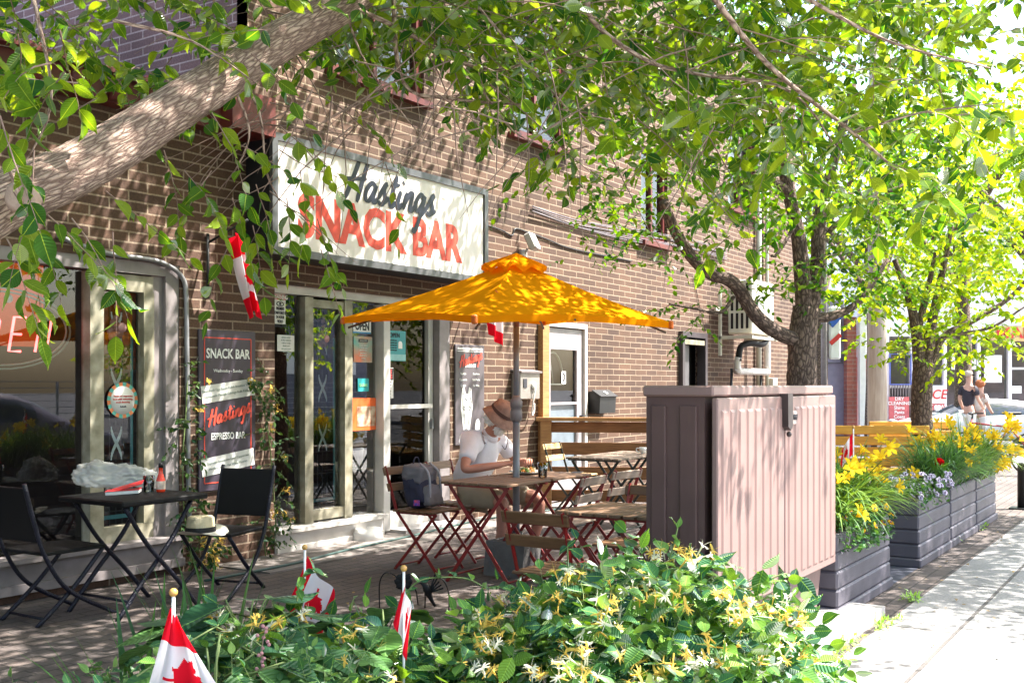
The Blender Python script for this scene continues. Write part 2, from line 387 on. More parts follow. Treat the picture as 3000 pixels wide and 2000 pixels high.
# facade --------------------------------------------------------------
bld = empty('brick_building', (0, 0, 0), label='long brown brick building with cafe windows and doors facing the patio', cat='building')
def wall_holes(x0, x1, z0, z1, holes, y=0.0, rev=.12):
    xs = sorted({x0, x1, *[h[0] for h in holes], *[h[1] for h in holes]}); zs = sorted({z0, z1, *[h[2] for h in holes], *[h[3] for h in holes]})
    mb = MB()
    for a, b in zip(xs, xs[1:]):
        for c, d in zip(zs, zs[1:]):
            if any(h[0] <= a and b <= h[1] and h[2] <= c and d <= h[3] for h in holes): continue
            if a >= x1 or c >= z1: continue
            mb.quad((a, y, c), (b, y, c), (b, y, d), (a, y, d))
    for h in holes:
        a, b, c, d = h
        mb.quad((a, y, c), (a, y, d), (a, y+rev, d), (a, y+rev, c)); mb.quad((b, y, d), (b, y, c), (b, y+rev, c), (b, y+rev, d))
        mb.quad((a, y, d), (b, y, d), (b, y+rev, d), (a, y+rev, d)); mb.quad((b, y, c), (a, y, c), (a, y+rev, c), (b, y+rev, c))
    return mb
O1 = (-.6, 5.28, .06, 2.30); O2 = (6.25, 8.68, 0, 2.25); O3 = (10.38, 11.5, 0, 2.16); O4 = (14.28, 15.2, 0, 2.2)
UP = [(6.9, 8.25, 4.2, 5.7), (9.8, 11.0, 4.22, 5.7), (16.2, 17.4, 4.3, 5.7), (13.05, 13.9, 3.4, 4.7)]
mb = wall_holes(-6, 19.55, 0, 7.0, [O1, O2, O3, O4]+UP+[(-6, 5.95, 3.5, 7.0)])
mb.quad((-6, 0, 3.5), (5.95, 0, 3.5), (5.95, .3, 3.5), (-6, .3, 3.5))
mb.quad((19.55, 0, 0), (19.55, 12, 0), (19.55, 12, 7), (19.55, 0, 7))
mb.quad((5.95, 12, 7), (5.95, 0, 7), (19.55, 0, 7), (19.55, 12, 7))
mb.build('wall', M_brick, bld)
mb = MB(); mb.quad((5.95, 12, 3.3), (5.95, 0, 3.3), (5.95, 0, 7.0), (5.95, 12, 7.0)); mb.build('side_wall', M_brick_up, bld)
mb = MB(); mb.box((0, -.05, 3.44), (11.5, .16, .17)); mb.box((0, -.10, 3.545), (11.6, .28, .03)); mb.box((0, 1.5, 3.6), (11.7, 3.2, .05), Euler((.06, 0, 0)))
for i in range(36): mb.tube([(-5+i*.3, -.155, 3.36), (-5+i*.3, -.155, 3.60)], .045, 8)
mb.build('roof_edge', M_maroon, bld)
mb = MB()
for s_ in (0,): mb.box((5.72, -.16, 3.5), (.44, .34, .30))
mb.build('roof_edge_return', M_maroon, bld)
# soldier course of upright bricks under the upper sills
for h in UP:
    f = MB(); a, b, c, d = h; t = .07
    f.box(((a+b)/2, .08, c+t/2), (b-a, .08, t)); f.box(((a+b)/2, .08, d-t/2), (b-a, .08, t)); f.box((a+t/2, .08, (c+d)/2), (t, .08, d-c-2*t)); f.box((b-t/2, .08, (c+d)/2), (t, .08, d-c-2*t)); f.box(((a+b)/2, .08, (c+d)/2), (.05, .07, d-c-2*t))
    fr = f.build('upper_window', M_maroon, bld)
    g = MB(); g.quad((a+t, .085, c+t), (b-t, .085, c+t), (b-t, .085, d-t), (a+t, .085, d-t)); g.build('pane', M_glass, fr)
    g = MB(); g.box(((a+b)/2, -.02, c-.045), (b-a+.1, .14, .06)); g.build('sill', M_maroon, fr)
    g = MB(); g.quad((a+t, .35, c), (b-t, .35, c), (b-t, .35, d), (a+t, .35, d)); g.build('curtain', mat('curtain', (.35, .36, .36), .9, vscale=12), fr)
# interior rooms behind the shop windows
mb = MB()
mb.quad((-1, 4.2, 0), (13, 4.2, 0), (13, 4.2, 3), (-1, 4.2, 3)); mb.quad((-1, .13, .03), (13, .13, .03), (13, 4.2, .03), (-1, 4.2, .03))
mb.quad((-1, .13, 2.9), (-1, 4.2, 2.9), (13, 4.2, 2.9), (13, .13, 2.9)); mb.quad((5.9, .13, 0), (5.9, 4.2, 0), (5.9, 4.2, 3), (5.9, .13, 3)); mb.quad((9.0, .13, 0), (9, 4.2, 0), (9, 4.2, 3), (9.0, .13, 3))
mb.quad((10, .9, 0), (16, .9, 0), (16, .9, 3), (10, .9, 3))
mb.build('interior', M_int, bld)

# ---- shop window 1 (left) -------------------------------------------
win1 = MB(); y = .07
a, b, c, d = O1
win1.box(((a+b)/2, y, d-.045), (b-a, .12, .09)); win1.box((b-.06, y, (c+d)/2), (.12, .12, d-c-.18)); win1.box((b-.17, y+.015, (c+d)/2), (.10, .08, d-c-.18))
win1.box(((a+b)/2, y-.02, c+.10), (b-a, .17, .20)); win1.box(((a+b)/2, y-.07, c+.215), (b-a, .22, .03)); win1.box(((a+b)/2, y-.06, c+.03), (b-a-.01, .16, .06))
w1 = win1.build('shop_window', M_greyfr, bld)
m2 = MB(); xm0, xm1 = Wl(250, 1000, -.07).x, Wl(290, 1000, -.07).x
m2.box(((xm0+xm1)/2, y-.005, 1.24), (xm1-xm0, .10, 1.92))
m2.box(((xm0+b-.2)/2+.05, y+.005, 2.14), (b-.32-xm0, .08, .12)); m2.box(((xm0+b-.2)/2+.05, y+.005, .34), (b-.32-xm0, .08, .12)); m2.box((b-.25, y+.005, 1.24), (.09, .085, 1.68))
m2.build('mullion', M_cream, w1)
g = MB(); g.quad((a, y+.03, .3), (xm0, y+.03, .3), (xm0, y+.03, 2.2), (a, y+.03, 2.2)); g.build('pane', M_glass, w1)
sg0, sg1 = xm1, b-.29
g = MB(); g.quad((sg0, y+.03, .4), (sg1, y+.03, .4), (sg1, y+.03, 2.08), (sg0, y+.03, 2.08)); g.build('pane', M_glass, w1)
M_teal = mat('teal_glass', (.10, .30, .34), .25); M_pale = mat('pale_glass', (.62, .72, .74), .25); M_pink = mat('pink_glass', (.55, .30, .30), .3)
M_amber = mat('amber_glass', (.20, .035, .01), .4, var=.3, vscale=20); M_lead = mat('lead', (.02, .02, .02), .5)
def stained(parent, x0, x1, z0, z1, y, amber=True):
    W_ = x1-x0; cx = (x0+x1)/2
    t = MB()
    for xx in (x0+.13*W_, x1-.13*W_): t.box((xx, y, (z0+z1)/2-.1), (.06*W_, .006, z1-z0-.3))
    t.box((cx, y, z0+.06), (.74*W_, .0062, .03)); t.build('coloured_border', M_teal, parent)
    l = MB()
    for i in range(9): l.box((cx, y+.004, z0+.1+i*(z1-z0-.2)/8), (W_, .004, .006))
    for k in (-.3, 0, .3): l.box((cx+k*W_*.5, y+.004, (z0+z1)/2), (.006, .0042, z1-z0))
    l.build('lead_lines', M_lead, parent)
    r = MB()
    for zz in (z0+.35*(z1-z0), z0+.60*(z1-z0), z0+.84*(z1-z0)):
        for sg in (1, -1):
            p = [(cx+sg*.12*W_*math.cos(tt*math.pi), y-.003-.001*sg, zz-.12+.24*tt) for tt in [i/10 for i in range(11)]]
            for i in range(10):
                wv = .028*W_*math.sin(math.pi*(i+.5)/10)+.004; q0, q1 = Vector(p[i]), Vector(p[i+1])
                r.quad(q0+Vector((-wv, 0, 0)), q0+Vector((wv, 0, 0)), q1+Vector((wv, 0, 0)), q1+Vector((-wv, 0, 0)))
    r.build('ribbon_pattern', M_pale, parent)
    f = MB()
    for k in range(9):
        an = k*2.4; rr = .015+.05*(k/9); f.lathe([(.001, 0), (.035, .0005), (.036, .004), (.001, .005)], (cx-.05*W_+rr*math.cos(an), y-.008-k*.001, z1-.28+rr*math.sin(an)), 10, Matrix.Rotation(R(90), 3, 'X'), cap=False)
    for k in range(4): f.lathe([(.001, 0), (.022, .0005), (.023, .004), (.001, .005)], (cx-.02*W_+.01*(k % 2), y-.008-k*.001, z1-.19+k*.04), 8, Matrix.Rotation(R(90), 3, 'X'), cap=False)
    f.build('rose_pattern', M_pink, parent)
    if amber:
        f = MB(); f.box((cx, y+.012, z1-.28), (W_, .004, .56)); f.build('amber_panel', M_amber, parent)
stained(w1, sg0, sg1, .4, 2.08, y+.05)

# round supporter sticker
st = empty('round_sticker', (Wl(362, 1172, -.075).x, .085, Wl(362, 1172, -.075).z), label='round white sticker with orange and teal striped rim on the leaded window', cat='sticker')
M_or = mat('orange_print', (.75, .22, .08), .5, var=.03); M_te = mat('teal_print', (.10, .45, .40), .5, var=.03); M_w2 = mat('white_print', (.80, .80, .78), .5, var=.02)
for nm, mm, ph in (('orange_rim', M_or, 0), ('teal_rim', M_te, 1)):
    q = MB()
    for k in range(24):
        if k % 2 != ph: continue
        a0, a1 = 2*math.pi*k/24, 2*math.pi*(k+1)/24
        q.quad((.098*math.cos(a0), 0, .098*math.sin(a0)), (.13*math.cos(a0), 0, .13*math.sin(a0)), (.13*math.cos(a1), 0, .13*math.sin(a1)), (.098*math.cos(a1), 0, .098*math.sin(a1)))
    q.build(nm, mm, st)
q = MB(); q.lathe([(.001, 0), (.102, .0), (.102, .002), (.001, .002)], (0, 0, 0), 32, Matrix.Rotation(R(90), 3, 'X'), cap=False); q.build('disc', M_w2, st)
for i, s_ in enumerate(['Thanks for supporting', 'local while maintaining', 'social distancing']): text('lettering', s_, .018, M_red, st, (0, -.004, .03-i*.022), bold=.02)
text('lettering', 'Isabella', .018, M_ink, st, (0, -.004, -.045), shear=.4)

# neon OPEN sign
M_neon = mat('neon_red', (.9, .2, .2), .4, emis=(1, .12, .12), estr=1.1); M_neonb = mat('neon_tube_unlit', (.35, .45, .42), .3)
nc = Wl(8, 965, -.2); ns = empty('neon_open_sign', (nc.x, .24, nc.z-.0), label='oval neon OPEN sign with red letters hanging inside the left window', cat='neon sign')
def letter_paths(): return {
 'O': [[(0, .1), (0, .9), (.15, 1), (.5, 1), (.62, .85), (.62, .15), (.5, 0), (.15, 0), (0, .1)]],
 'P': [[(0, 0), (0, 1), (.5, 1), (.66, .85), (.66, .6), (.5, .45), (0, .45)]],
 'E': [[(.6, 1), (.0, 1), (-.0, 0), (.6, 0)], [(.0, .5), (.5, .5)]],
 'N': [[(0, 0), (.0, 1), (.6, 0), (.6, 1)]]}
ltr = MB()
for i, ch in enumerate('OPEN'):
    for p in letter_paths()[ch]:
        ltr.tube([((i-2)*.19+.06+u*.14+.04*v, -.01, -.14+v*.23) for u, v in p], .009, 6)
ltr.build('letters', M_neon, ns)
for k, (rx, rz) in enumerate(((.52, .27), (.49, .245))):
    q = MB(); q.tube([(rx*math.cos(t), -.005, .01+rz*math.sin(t)) for t in [2*math.pi*i/40 for i in range(41)]], .007, 6, cap=False); q.build('ring', M_neonb, ns)
q = MB(); q.lathe([(.001, 0), (.03, 0), (.03, .01), (.001, .01)], (.06, 0, .21), 14, Matrix.Rotation(R(90), 3, 'X')); q.build('suction_cup', M_pale, ns)
q = MB(); q.tube([(-.3, 0, .2), (-.3, 0, 1.0)], .003, 4); q.tube([(.3, 0, .15), (.3, 0, 1.0)], .003, 4); q.build('hanging_chain', M_dark, ns)
# warm lamps inside
M_lamp = mat('lamp_glow', (1, .4, .12), .5, emis=(1, .32, .08), estr=1.6)
for i, (x, yy, z) in enumerate([(6.9, 2.9, 2.2), (7.7, 3.4, 2.25), (8.4, 2.6, 2.1)]):
    pass

# ---- shopfront 2 -----------------------------------------------------
a, b, c, d = O2; y = .09
sf = MB(); sf.box(((a+b)/2, y, d-.035), (b-a, .10, .07)); sf.box(((a+7.62)/2, y-.02, .085), (7.62-a, .16, .17)); sf.box(((a+7.63)/2, y-.05, .19), (7.63-a+.0, .22, .035)); sf.box(((a+7.62)/2, y-.045, .03), (7.62-a-.01, .15, .055))
xs = [Wl(p, 1100, -y).x for p in (883, 907, 1000, 1022, 1102, 1121)]
sf.box(((xs[4]+xs[5])/2+.01, y-.02, 1.1), (xs[5]-xs[4], .13, 2.13))
w2 = sf.build('shopfront', M_white, bld)
cm = MB()
cm.box(((xs[0]+xs[1])/2, y, 1.19), (xs[1]-xs[0], .09, 1.96)); cm.box(((xs[2]+xs[3])/2, y, 1.19), (xs[3]-xs[2], .09, 1.96))
cm.box(((xs[1]+xs[2])/2, y+.005, 2.12), (xs[2]-xs[1], .07, .07)); cm.box(((xs[1]+xs[2])/2, y+.005, .27), (xs[2]-xs[1], .07, .09))
cm.build('mullion', M_cream, w2)
for p0, p1, z0, z1 in ((a, xs[0], .2, 2.18), (xs[1], xs[2], .3, 2.09), (xs[3], xs[4], .2, 2.18)):
    g = MB(); g.quad((p0, y+.02, z0), (p1, y+.02, z0), (p1, y+.02, z1), (p0, y+.02, z1)); g.build('pane', glassmat('shopfront_glass', boost=4.2), w2)
stained(w2, xs[1], xs[2], .33, 2.08, y+.04, amber=False)
dx0, dx1 = xs[5]+.03, Wl(1262, 1100, -.1).x
dr = MB(); dr.box((dx1-.035, .10, 1.09), (.07, .05, 2.08)); dr.box((dx0+.025, .10, 1.09), (.05, .05, 2.08)); dr.box(((dx0+dx1)/2, .10, .12), (dx1-dx0-.12, .05, .16)); dr.box(((dx0+dx1)/2, .10, 2.10), (dx1-dx0-.12, .05, .06))
dr.box(((dx0+dx1)/2, .068, 1.20), (dx1-dx0-.05, .03, .04))
door = dr.build('glass_door', M_white, bld)
g = MB(); g.quad((dx0+.05, .11, .2), (dx1-.07, .11, .2), (dx1-.07, .11, 2.07), (dx0+.05, .11, 2.07)); g.build('pane', glassmat('door_glass', boost=.6), door)
q = MB(); q.box((dx1-.035, .06, 1.02), (.035, .03, .10)); q.build('lock', M_grey, door)
q = MB(); q.box((dx1+.05, .12, 1.10), (.09, .08, 2.2)); q.box((dx1+.15, .09, 1.1), (.10, .10, 2.2)); q.box((b-.09, .06, 1.1), (.17, .12, 2.2)); q.build('door_frame', M_greyfr, bld)
q = MB(); q.box(((dx0+b)/2, -.02, .02), (b-dx0, .3, .045)); q.build('threshold', M_conc, bld)
# inside silhouettes : counter and shelves dim behind the glass
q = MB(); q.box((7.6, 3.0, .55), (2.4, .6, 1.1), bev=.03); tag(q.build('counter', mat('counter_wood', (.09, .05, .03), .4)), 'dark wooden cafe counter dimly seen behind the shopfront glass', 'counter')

q = MB(); q.quad((1.0, 1.6, 1.72), (5.2, 1.6, 1.72), (5.2, 1.6, 2.5), (1.0, 1.6, 2.5)); q.build('red_glow_panel', mat('red_glow_panel', (.25, .03, .01), .6, var=.5, vscale=5, emis=(.5, .06, .012), estr=.16), bld)  # emission stands in for warm light falling on the inside wall
# papers stuck in the shopfront ----------------------------------------
def board(name, px0, py0, px1, py1, yy, m, label, cat, th=.003):
    p0 = Wl(px0, py0, -yy); p1 = Wl(px1, py1, -yy); w_ = p1.x-p0.x; h_ = p0.z-p1.z
    e = empty(name, ((p0.x+p1.x)/2, yy, (p0.z+p1.z)/2), label=label, cat=cat)
    q = MB(); q.box((0, 0, 0), (w_, th, h_)); q.build('sheet', m, e); return e, w_, h_
yy = .10
e, w_, h_ = board('warning_notice', 804, 858, 836, 950, yy, M_paper, 'white WARNING video surveillance notice in the top corner of the shopfront', 'notice')
q = MB(); q.box((0, -.003, h_*.38), (w_*.96, .002, h_*.17)); q.build('red_banner', M_red, e)
text('lettering', 'WARNING', .055, M_w2, e, (0, -.006, h_*.38), xs=.62, bold=.02)
for i, s_ in enumerate(['PREMISES', 'MONITORED BY', '24 HOUR', 'VIDEO', 'SURVEILLANCE']): text('lettering', s_, .036, M_ink, e, (0, -.003, .0-i*.036), xs=.62, bold=.02)
q = MB(); q.tube([(.04*math.cos(t), -.003, h_*.16+.018*math.sin(t)) for t in [2*math.pi*i/16 for i in range(17)]], .004, 5, cap=False); q.lathe([(.001, 0), (.012, 0), (.012, .002), (.001, .002)], (0, -.003, h_*.16), 10, Matrix.Rotation(R(90), 3, 'X'), cap=False); q.build('eye_symbol', M_ink, e)
e, w_, h_ = board('paper_note', 812, 980, 862, 1030, yy, M_paper, 'small pale handwritten paper taped inside the shopfront below the warning notice', 'paper')
M_inkp = mat('pale_ink', (.35, .40, .36), .8)
for i in range(7): text('lettering', ['please order', 'at the window', 'cash or debit', 'thank you', 'see you soon', 'open daily', 'hello'][i], .020, M_inkp, e, (0, -.003, h_*.36-i*.024), shear=.3)
e, w_, h_ = board('open_sign', 1034, 932, 1086, 978, yy, mat('blue_print', (.05, .25, .50), .5, var=.03), 'white OPEN sign with blue edge taped near the top of the shopfront', 'sign')
q = MB(); q.box((0, -.003, -.004), (w_, .002, h_*.74)); q.build('white_panel', M_w2, e); text('lettering', 'OPEN', h_*.78, M_ink, e, (0, -.005, -.004), xs=.72, bold=.03)
e, w_, h_ = board('safety_poster', 1036, 984, 1090, 1062, yy, mat('grad_print', (.72, .20, .10), .5, var=.05, vscale=5, col2=(.12, .45, .40)), 'orange and teal safety poster with a small black box, below the OPEN sign', 'poster')
q = MB(); q.box((0, -.003, h_*.34), (w_*.5, .002, h_*.12)); q.build('black_box', M_ink, e); text('lettering', 'queenie CAFE', h_*.07, M_w2, e, (0, -.005, h_*.34), bold=.01)
for i in range(6): text('lettering', ['PLEASE WEAR', 'A MASK AND', 'KEEP A SAFE', 'DISTANCE', 'FROM EACH', 'OTHER'][i], h_*.075, M_w2, e, (0, -.004, h_*.15-i*h_*.1))
e, w_, h_ = board('round_decal', 1048, 1108, 1080, 1146, yy, mat('teal2', (.03, .35, .38), .5, var=.03), 'small teal ticket decal low on the third pane of the shopfront', 'decal')
text('lettering', 'ticket', .05, mat('green_print', (.3, .7, .35), .5), e, (0, -.004, 0), bold=.02)
e, w_, h_ = board('orange_poster', 1029, 1166, 1101, 1258, yy, mat('orange_flat', (.80, .14, .03), .5, var=.04), 'bright orange poster with a pale photo band, mid height of the shopfront', 'poster')
q = MB(); q.box((w_*.1, -.003, -.02), (w_*.75, .002, h_*.62)); q.build('pale_photo', mat('pale_photo', (.55, .45, .35), .6, vscale=14, col2=(.35, .12, .05)), e)
e, w_, h_ = board('teal_poster', 1122, 966, 1188, 1058, .085, mat('teal_flat', (.04, .30, .33), .5, var=.04), 'teal poster with a small white hand icon taped to the glass door', 'poster')
q = MB(); q.box((0, -.003, -h_*.38), (w_, .002, h_*.2)); q.build('pale_footer', mat('pale_teal', (.25, .50, .52), .5), e)
q = MB(); q.sphere((w_*.25, -.003, h_*.08), .03, sc=(1, .1, .8)); q.box((w_*.25, -.004, h_*.0), (.06, .004, .05), bev=.003); q.build('hand_icon', M_w2, e)
text('lettering', 'OPEN', .06, M_ink, e, (-w_*.0, -.004, h_*.34), bold=.01)
for i in range(5): text('lettering', 'we are open for you', .02, M_ink, e, (-w_*.15, -.004, h_*.18-i*h_*.08))
e, w_, h_ = board('store_hours_sign', 1120, 1076, 1152, 1166, .085, M_paper, 'white STORE HOURS card with red lettering on the glass door', 'sign')
q = MB(); q.box((0, -.003, h_*.29), (w_*.94, .002, h_*.38)); q.build('black_header', M_ink, e); text('lettering', 'STORE', h_*.19, M_red, e, (0, -.006, h_*.37), xs=.62, bold=.03); text('lettering', 'HOURS', h_*.19, M_red, e, (0, -.006, h_*.2), xs=.62, bold=.03)
for i in range(7): text('lettering', ['Mon closed', 'Tue closed', 'Wed 8 - 3', 'Thu 8 - 3', 'Fri 8 - 3', 'Sat 9 - 4', 'Sun 9 - 4'][i], .022, M_ink, e, (0, -.003, h_*.04-i*.03), shear=.3)
# framed licence leaning inside at the floor
e = empty('framed_licence', (Wl(1052, 1460, -.2).x, .26, .25), rot=(R(-12), 0, R(0)), label='framed white licence leaning on the floor behind the shopfront glass', cat='picture frame')
q = MB(); q.box((0, 0, .22), (.36, .02, .46)); q.build('frame', M_cream, e); q = MB(); q.box((0, -.012, .22), (.31, .004, .41)); q.build('sheet', M_paper, e)
text('lettering', 'BUSINESS', .07, mat('green_ink', (.04, .22, .12), .6), e, (0, -.018, .36), rot=(R(90), 0, 0), xs=.7, bold=.02)
for i in range(5): text('lettering', 'licence to operate a snack bar', .018, M_ink, e, (0, -.018, .28-i*.04))
# takeaway cup reflected/standing inside, pale
q = MB(); q.lathe([(.035, 0), (.05, .16), (.053, .165), (.053, .18), (.04, .19)], (0, 0, 0), 20); o = q.build('paper_cup', M_w2); o.location = (Wl(1062, 1330, -.3).x, .35, .62); tag(o, 'white takeaway paper cup standing inside the shopfront', 'cup')
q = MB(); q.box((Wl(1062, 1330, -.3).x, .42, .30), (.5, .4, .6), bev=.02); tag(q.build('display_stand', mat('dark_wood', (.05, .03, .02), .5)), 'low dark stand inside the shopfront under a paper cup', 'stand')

# ---- main sign -------------------------------------------------------
sx0, sx1, sz0, sz1, sd = 5.93, 8.90, 2.44, 3.40, .29
e = empty('sign_box', ((sx0+sx1)/2, 0, sz0), label='large white lightbox sign reading Hastings SNACK BAR on the brick wall', cat='shop sign')
W_, H_ = sx1-sx0, sz1-sz0
q = MB(); q.box((0, -sd/2-.004, H_/2), (W_, sd-.01, H_)); q.build('casing', mat('black_casing', (.012, .012, .015), .5), e)
q = MB(); t = .06
q.box((0, -sd-.01, H_-t/2), (W_+.02, .035, t)); q.box((0, -sd-.01, t/2), (W_+.02, .035, t)); q.box((-W_/2+t/2-.01, -sd-.01, H_/2), (t, .035, H_-2*t)); q.box((W_/2-t/2+.01, -sd-.01, H_/2), (t, .035, H_-2*t)); q.build('frame', mat('sign_frame', (.13, .13, .14), .4, metal=.4), e)
q = MB(); q.box((0, -sd-.004, H_/2), (W_-2*t, .012, H_-2*t)); q.build('face', mat('sign_face', (.74, .69, .66), .4, var=.02, vscale=2), e)
M_signred = mat('sign_red', (.68, .07, .04), .5, var=.06, vscale=20)
# letter positions measured along the board
def onb(px, py): p = Wl(px, py, sd); return p.x-(sx0+sx1)/2, p.z-sz0
xa, za = onb(870, 690); xb, zb = onb(1352, 720)
t_ = text('lettering', 'SNACK BAR', .50, M_signred, e, (0, -sd-.011, 0), xs=1, bold=.042)
me = t_.data; co = np.empty(len(me.vertices)*3); me.vertices.foreach_get('co', co); co = co.reshape(-1, 3)
x0_, x1_, z0_, z1_ = co[:, 0].min(), co[:, 0].max(), co[:, 2].min(), co[:, 2].max()
zt, zbm = onb(1310, 655)[1], onb(1352, 766)[1]
zlo, zhi = onb(1180, 735)[1], onb(1180, 645)[1]
co[:, 0] = xa+(co[:, 0]-x0_)/(x1_-x0_)*(xb-xa); co[:, 2] = .165+(co[:, 2]-z0_)/(z1_-z0_)*(.37)
me.vertices.foreach_set('co', co.ravel())
hx0, hz0 = onb(995, 560); hx1, hz1 = onb(1272, 610)
script_hastings('script_lettering', (hx1-hx0)*1.02, mat('sign_ink', (.012, .014, .03), .4), e, ((hx0+hx1)/2, -sd-.010, .675), sh=.26, wt=.125)

# ---- banner posters on the wall ---------------------------------------
M_banner = mat('banner_print', (.05, .038, .058), .42, var=.1, vscale=3, spec=.6)
def banner(px0, py0, px1, py1, label, kind):
    p0 = Wl(px0, py0, .03); p1 = Wl(px1, py1, .03); w_, h_ = p1.x-p0.x, p0.z-p1.z
    e = empty('menu_board', ((p0.x+p1.x)/2, -.012, p1.z), label=label, cat='menu board', group='menu boards on the brick wall')
    q = MB(); q.box((0, 0, h_/2), (w_, .02, h_), bev=.008); q.build('board', M_banner if kind == 0 else mat('banner_grey', (.10, .085, .095), .42, var=.1), e)
    return e, w_, h_
e, w_, h_ = banner(585, 963, 751, 1424, 'dark menu board with two white strips beside the black rattan chair', 0)
q = MB()
m_ = .09*w_
for xx in (-w_/2+m_, w_/2-m_): q.box((xx, -.0115, h_*.5), (.008, .003, h_*.9))
q.box((0, -.0115, h_*.95), (w_-2*m_, .003, .008)); q.box((0, -.0115, h_*.05), (w_-2*m_, .003, .008)); q.build('red_border', M_signred, e)
text('lettering', 'SNACK BAR', .105, M_w2, e, (0, -.0125, h_*.85), xs=.78, bold=.02); text('lettering', 'Wednesday - Sunday', .035, M_w2, e, (0, -.0125, h_*.745))
script_hastings('script_lettering', w_*.82, M_signred, e, (0, -.0125, h_*.47), tilt=R(14), sh=.3, wt=.13)
text('lettering', 'ESPRESSO BAR', .075, M_w2, e, (0, -.0125, h_*.335), xs=.72, bold=.015)
for zz, tx in ((h_*.62, ['Farm Fresh Eggs Bacon Polish Breakfast Weenie', 'Homemade Pierogis Cabbage Rolls Kielbasa']), (h_*.17, ['Espresso Americano Latte Cappuccino', 'Mocha Cortado Flat White Pastries'])):
    q = MB(); q.box((0, -.0135, zz), (w_*.93, .003, .135), Euler((0, R(-7), 0))); s_ = q.build('paper_strip', M_paper, e)
    for i, tt in enumerate(tx): text('lettering', tt, .027, M_inkp, s_, (0, -.0165, zz+.025-i*.045), rot=(R(90), R(-7), 0))
e, w_, h_ = banner(1336, 1008, 1421, 1298, 'grey menu board with a white line drawing of a horse in a jacket', 1)
q = MB(); q.box((0, -.0115, h_*.96), (w_*.86, .003, .022)); q.box((0, -.0115, h_*.935), (w_*.86, .003, .008)); q.build('white_rule', M_w2, e)
script_hastings('script_lettering', w_*.84, M_signred, e, (0, -.0125, h_*.85), tilt=R(14), sh=.3, wt=.15)
text('lettering', 'ESPRESSO BAR', .05, M_w2, e, (0, -.0125, h_*.79), xs=.6, bold=.02)
for i, (l, r_) in enumerate([('Espresso', 'Americano'), ('Cappuccino', 'Latte/Mocha'), ('Cortado', 'Flat White')]):
    text('lettering', l, .034, M_w2, e, (-w_*.24, -.0125, h_*.71-i*.062), xs=.8); text('lettering', r_, .034, M_w2, e, (w_*.2, -.0125, h_*.71-i*.062), xs=.8)
# horse drawing as flat white shapes with dark lines
def flat(pts, m, nm, lift, cx, cz, s):
    q = MB(); n0 = len(q.v)
    for x, z in pts: q.v.append((cx+x*s, -.0115-lift, cz+z*s))
    q.face(list(range(n0, n0+len(pts)))); return q.build(nm, m, e)
hs = h_*.56
hd = [(-.18, .80), (-.16, .95), (-.10, .99), (-.06, .86), (.02, .86), (.05, .98), (.12, .94), (.13, .78), (.16, .62), (.12, .45), (.08, .30), (.07, .20), (-.03, .13), (-.12, .20), (-.15, .35), (-.20, .60)]
flat(hd, M_w2, 'horse_head', .001, -w_*.10, h_*.03, hs)
flat([(-.30, 0), (-.28, .12), (-.12, .22), (.10, .22), (.18, .10), (.18, 0)], mat('grey_print', (.45, .44, .44), .6, vscale=60, col2=(.06, .06, .06)), 'jacket_drawing', .0005, -w_*.06, h_*.02, hs)
flat([(-.06, .0), (-.02, .15), (.04, .15), (.03, .0)], M_w2, 'shirt_drawing', .0015, -w_*.08, h_*.02, hs)
q = MB()
def ln(pts): q.tube([(-w_*.10+x*hs, -.0135, h_*.03+z*hs) for x, z in pts], .0042, 4)
ln([(-.14, .60), (-.10, .64), (-.07, .60), (-.10, .56), (-.14, .60)]); ln([(.10, .60), (.06, .64), (.03, .60), (.06, .56), (.10, .60)]); ln([(-.08, .22), (-.04, .24), (0, .22)]); ln([(-.10, .80), (-.02, .74), (.08, .80), (.12, .70)]); ln([(-.12, .84), (-.1, .94)]); ln([(.07, .84), (.09, .94)]); ln([(-.1, .5), (-.09, .3)]); ln([(.05, .5), (.03, .3)])
q.build('ink_lines', M_ink, e)
flat([(.22, .14), (.20, .28), (.24, .40), (.31, .42), (.36, .34), (.34, .2), (.30, .14)], M_w2, 'hand_drawing', .001, -w_*.06, h_*.02, hs)

# ---- wall fittings -----------------------------------------------------
def P(px, py, d=0): return Wl(px, py, d)
# flood light with cable
c0 = P(1548, 712, .1); e = empty('flood_light', (c0.x, -.02, c0.z-.12), label='small white double flood light on the wall above the yellow umbrella', cat='outdoor light')
q = MB(); q.lathe([(.055, 0), (.055, .03), (.03, .04)], (0, 0, 0), 16, Matrix.Rotation(R(90), 3, 'X')); q.tube([(0, -.03, 0), (0, -.07, .06)], .014, 8); q.build('mount', M_white, e)
q = MB(); q.box((0, -.13, .13), (.17, .09, .20), Euler((R(-25), 0, R(12))), bev=.015); q.build('lamp_head', M_white, e)
q = MB(); q.box((0, -.18, .115), (.13, .008, .15), Euler((R(-25), 0, R(12)))); q.build('lens', mat('lens', (.3, .3, .32), .15), e)
def wire(name, pts, r, m, label, cat, d=.012, n=5, group=None):
    q = MB(); q.tube(smooth_path([P(x, y_, d) for x, y_ in pts], 5), r, n); return tag(q.build(name, m), label, cat, group)
wire('cable', [(1428, 660), (1470, 675), (1500, 690), (1510, 670), (1545, 680), (1600, 700), (1680, 730), (1850, 765)], .009, M_dark, 'dark cable running along the brick from the big sign past the flood light', 'cable')
q = MB()
for k in range(7):
    o_ = random.uniform(-8, 8)
    q.tube(smooth_path([P(1560, 605+o_*.6+k*3, .02+.006*k), P(1700, 650+o_+k*4, .03), P(1860, 672+k*6, .03+.004*k), P(2000, 700+k*5+o_, .03), P(2130, 730+k*5, .03)], 5), .0055, 4)
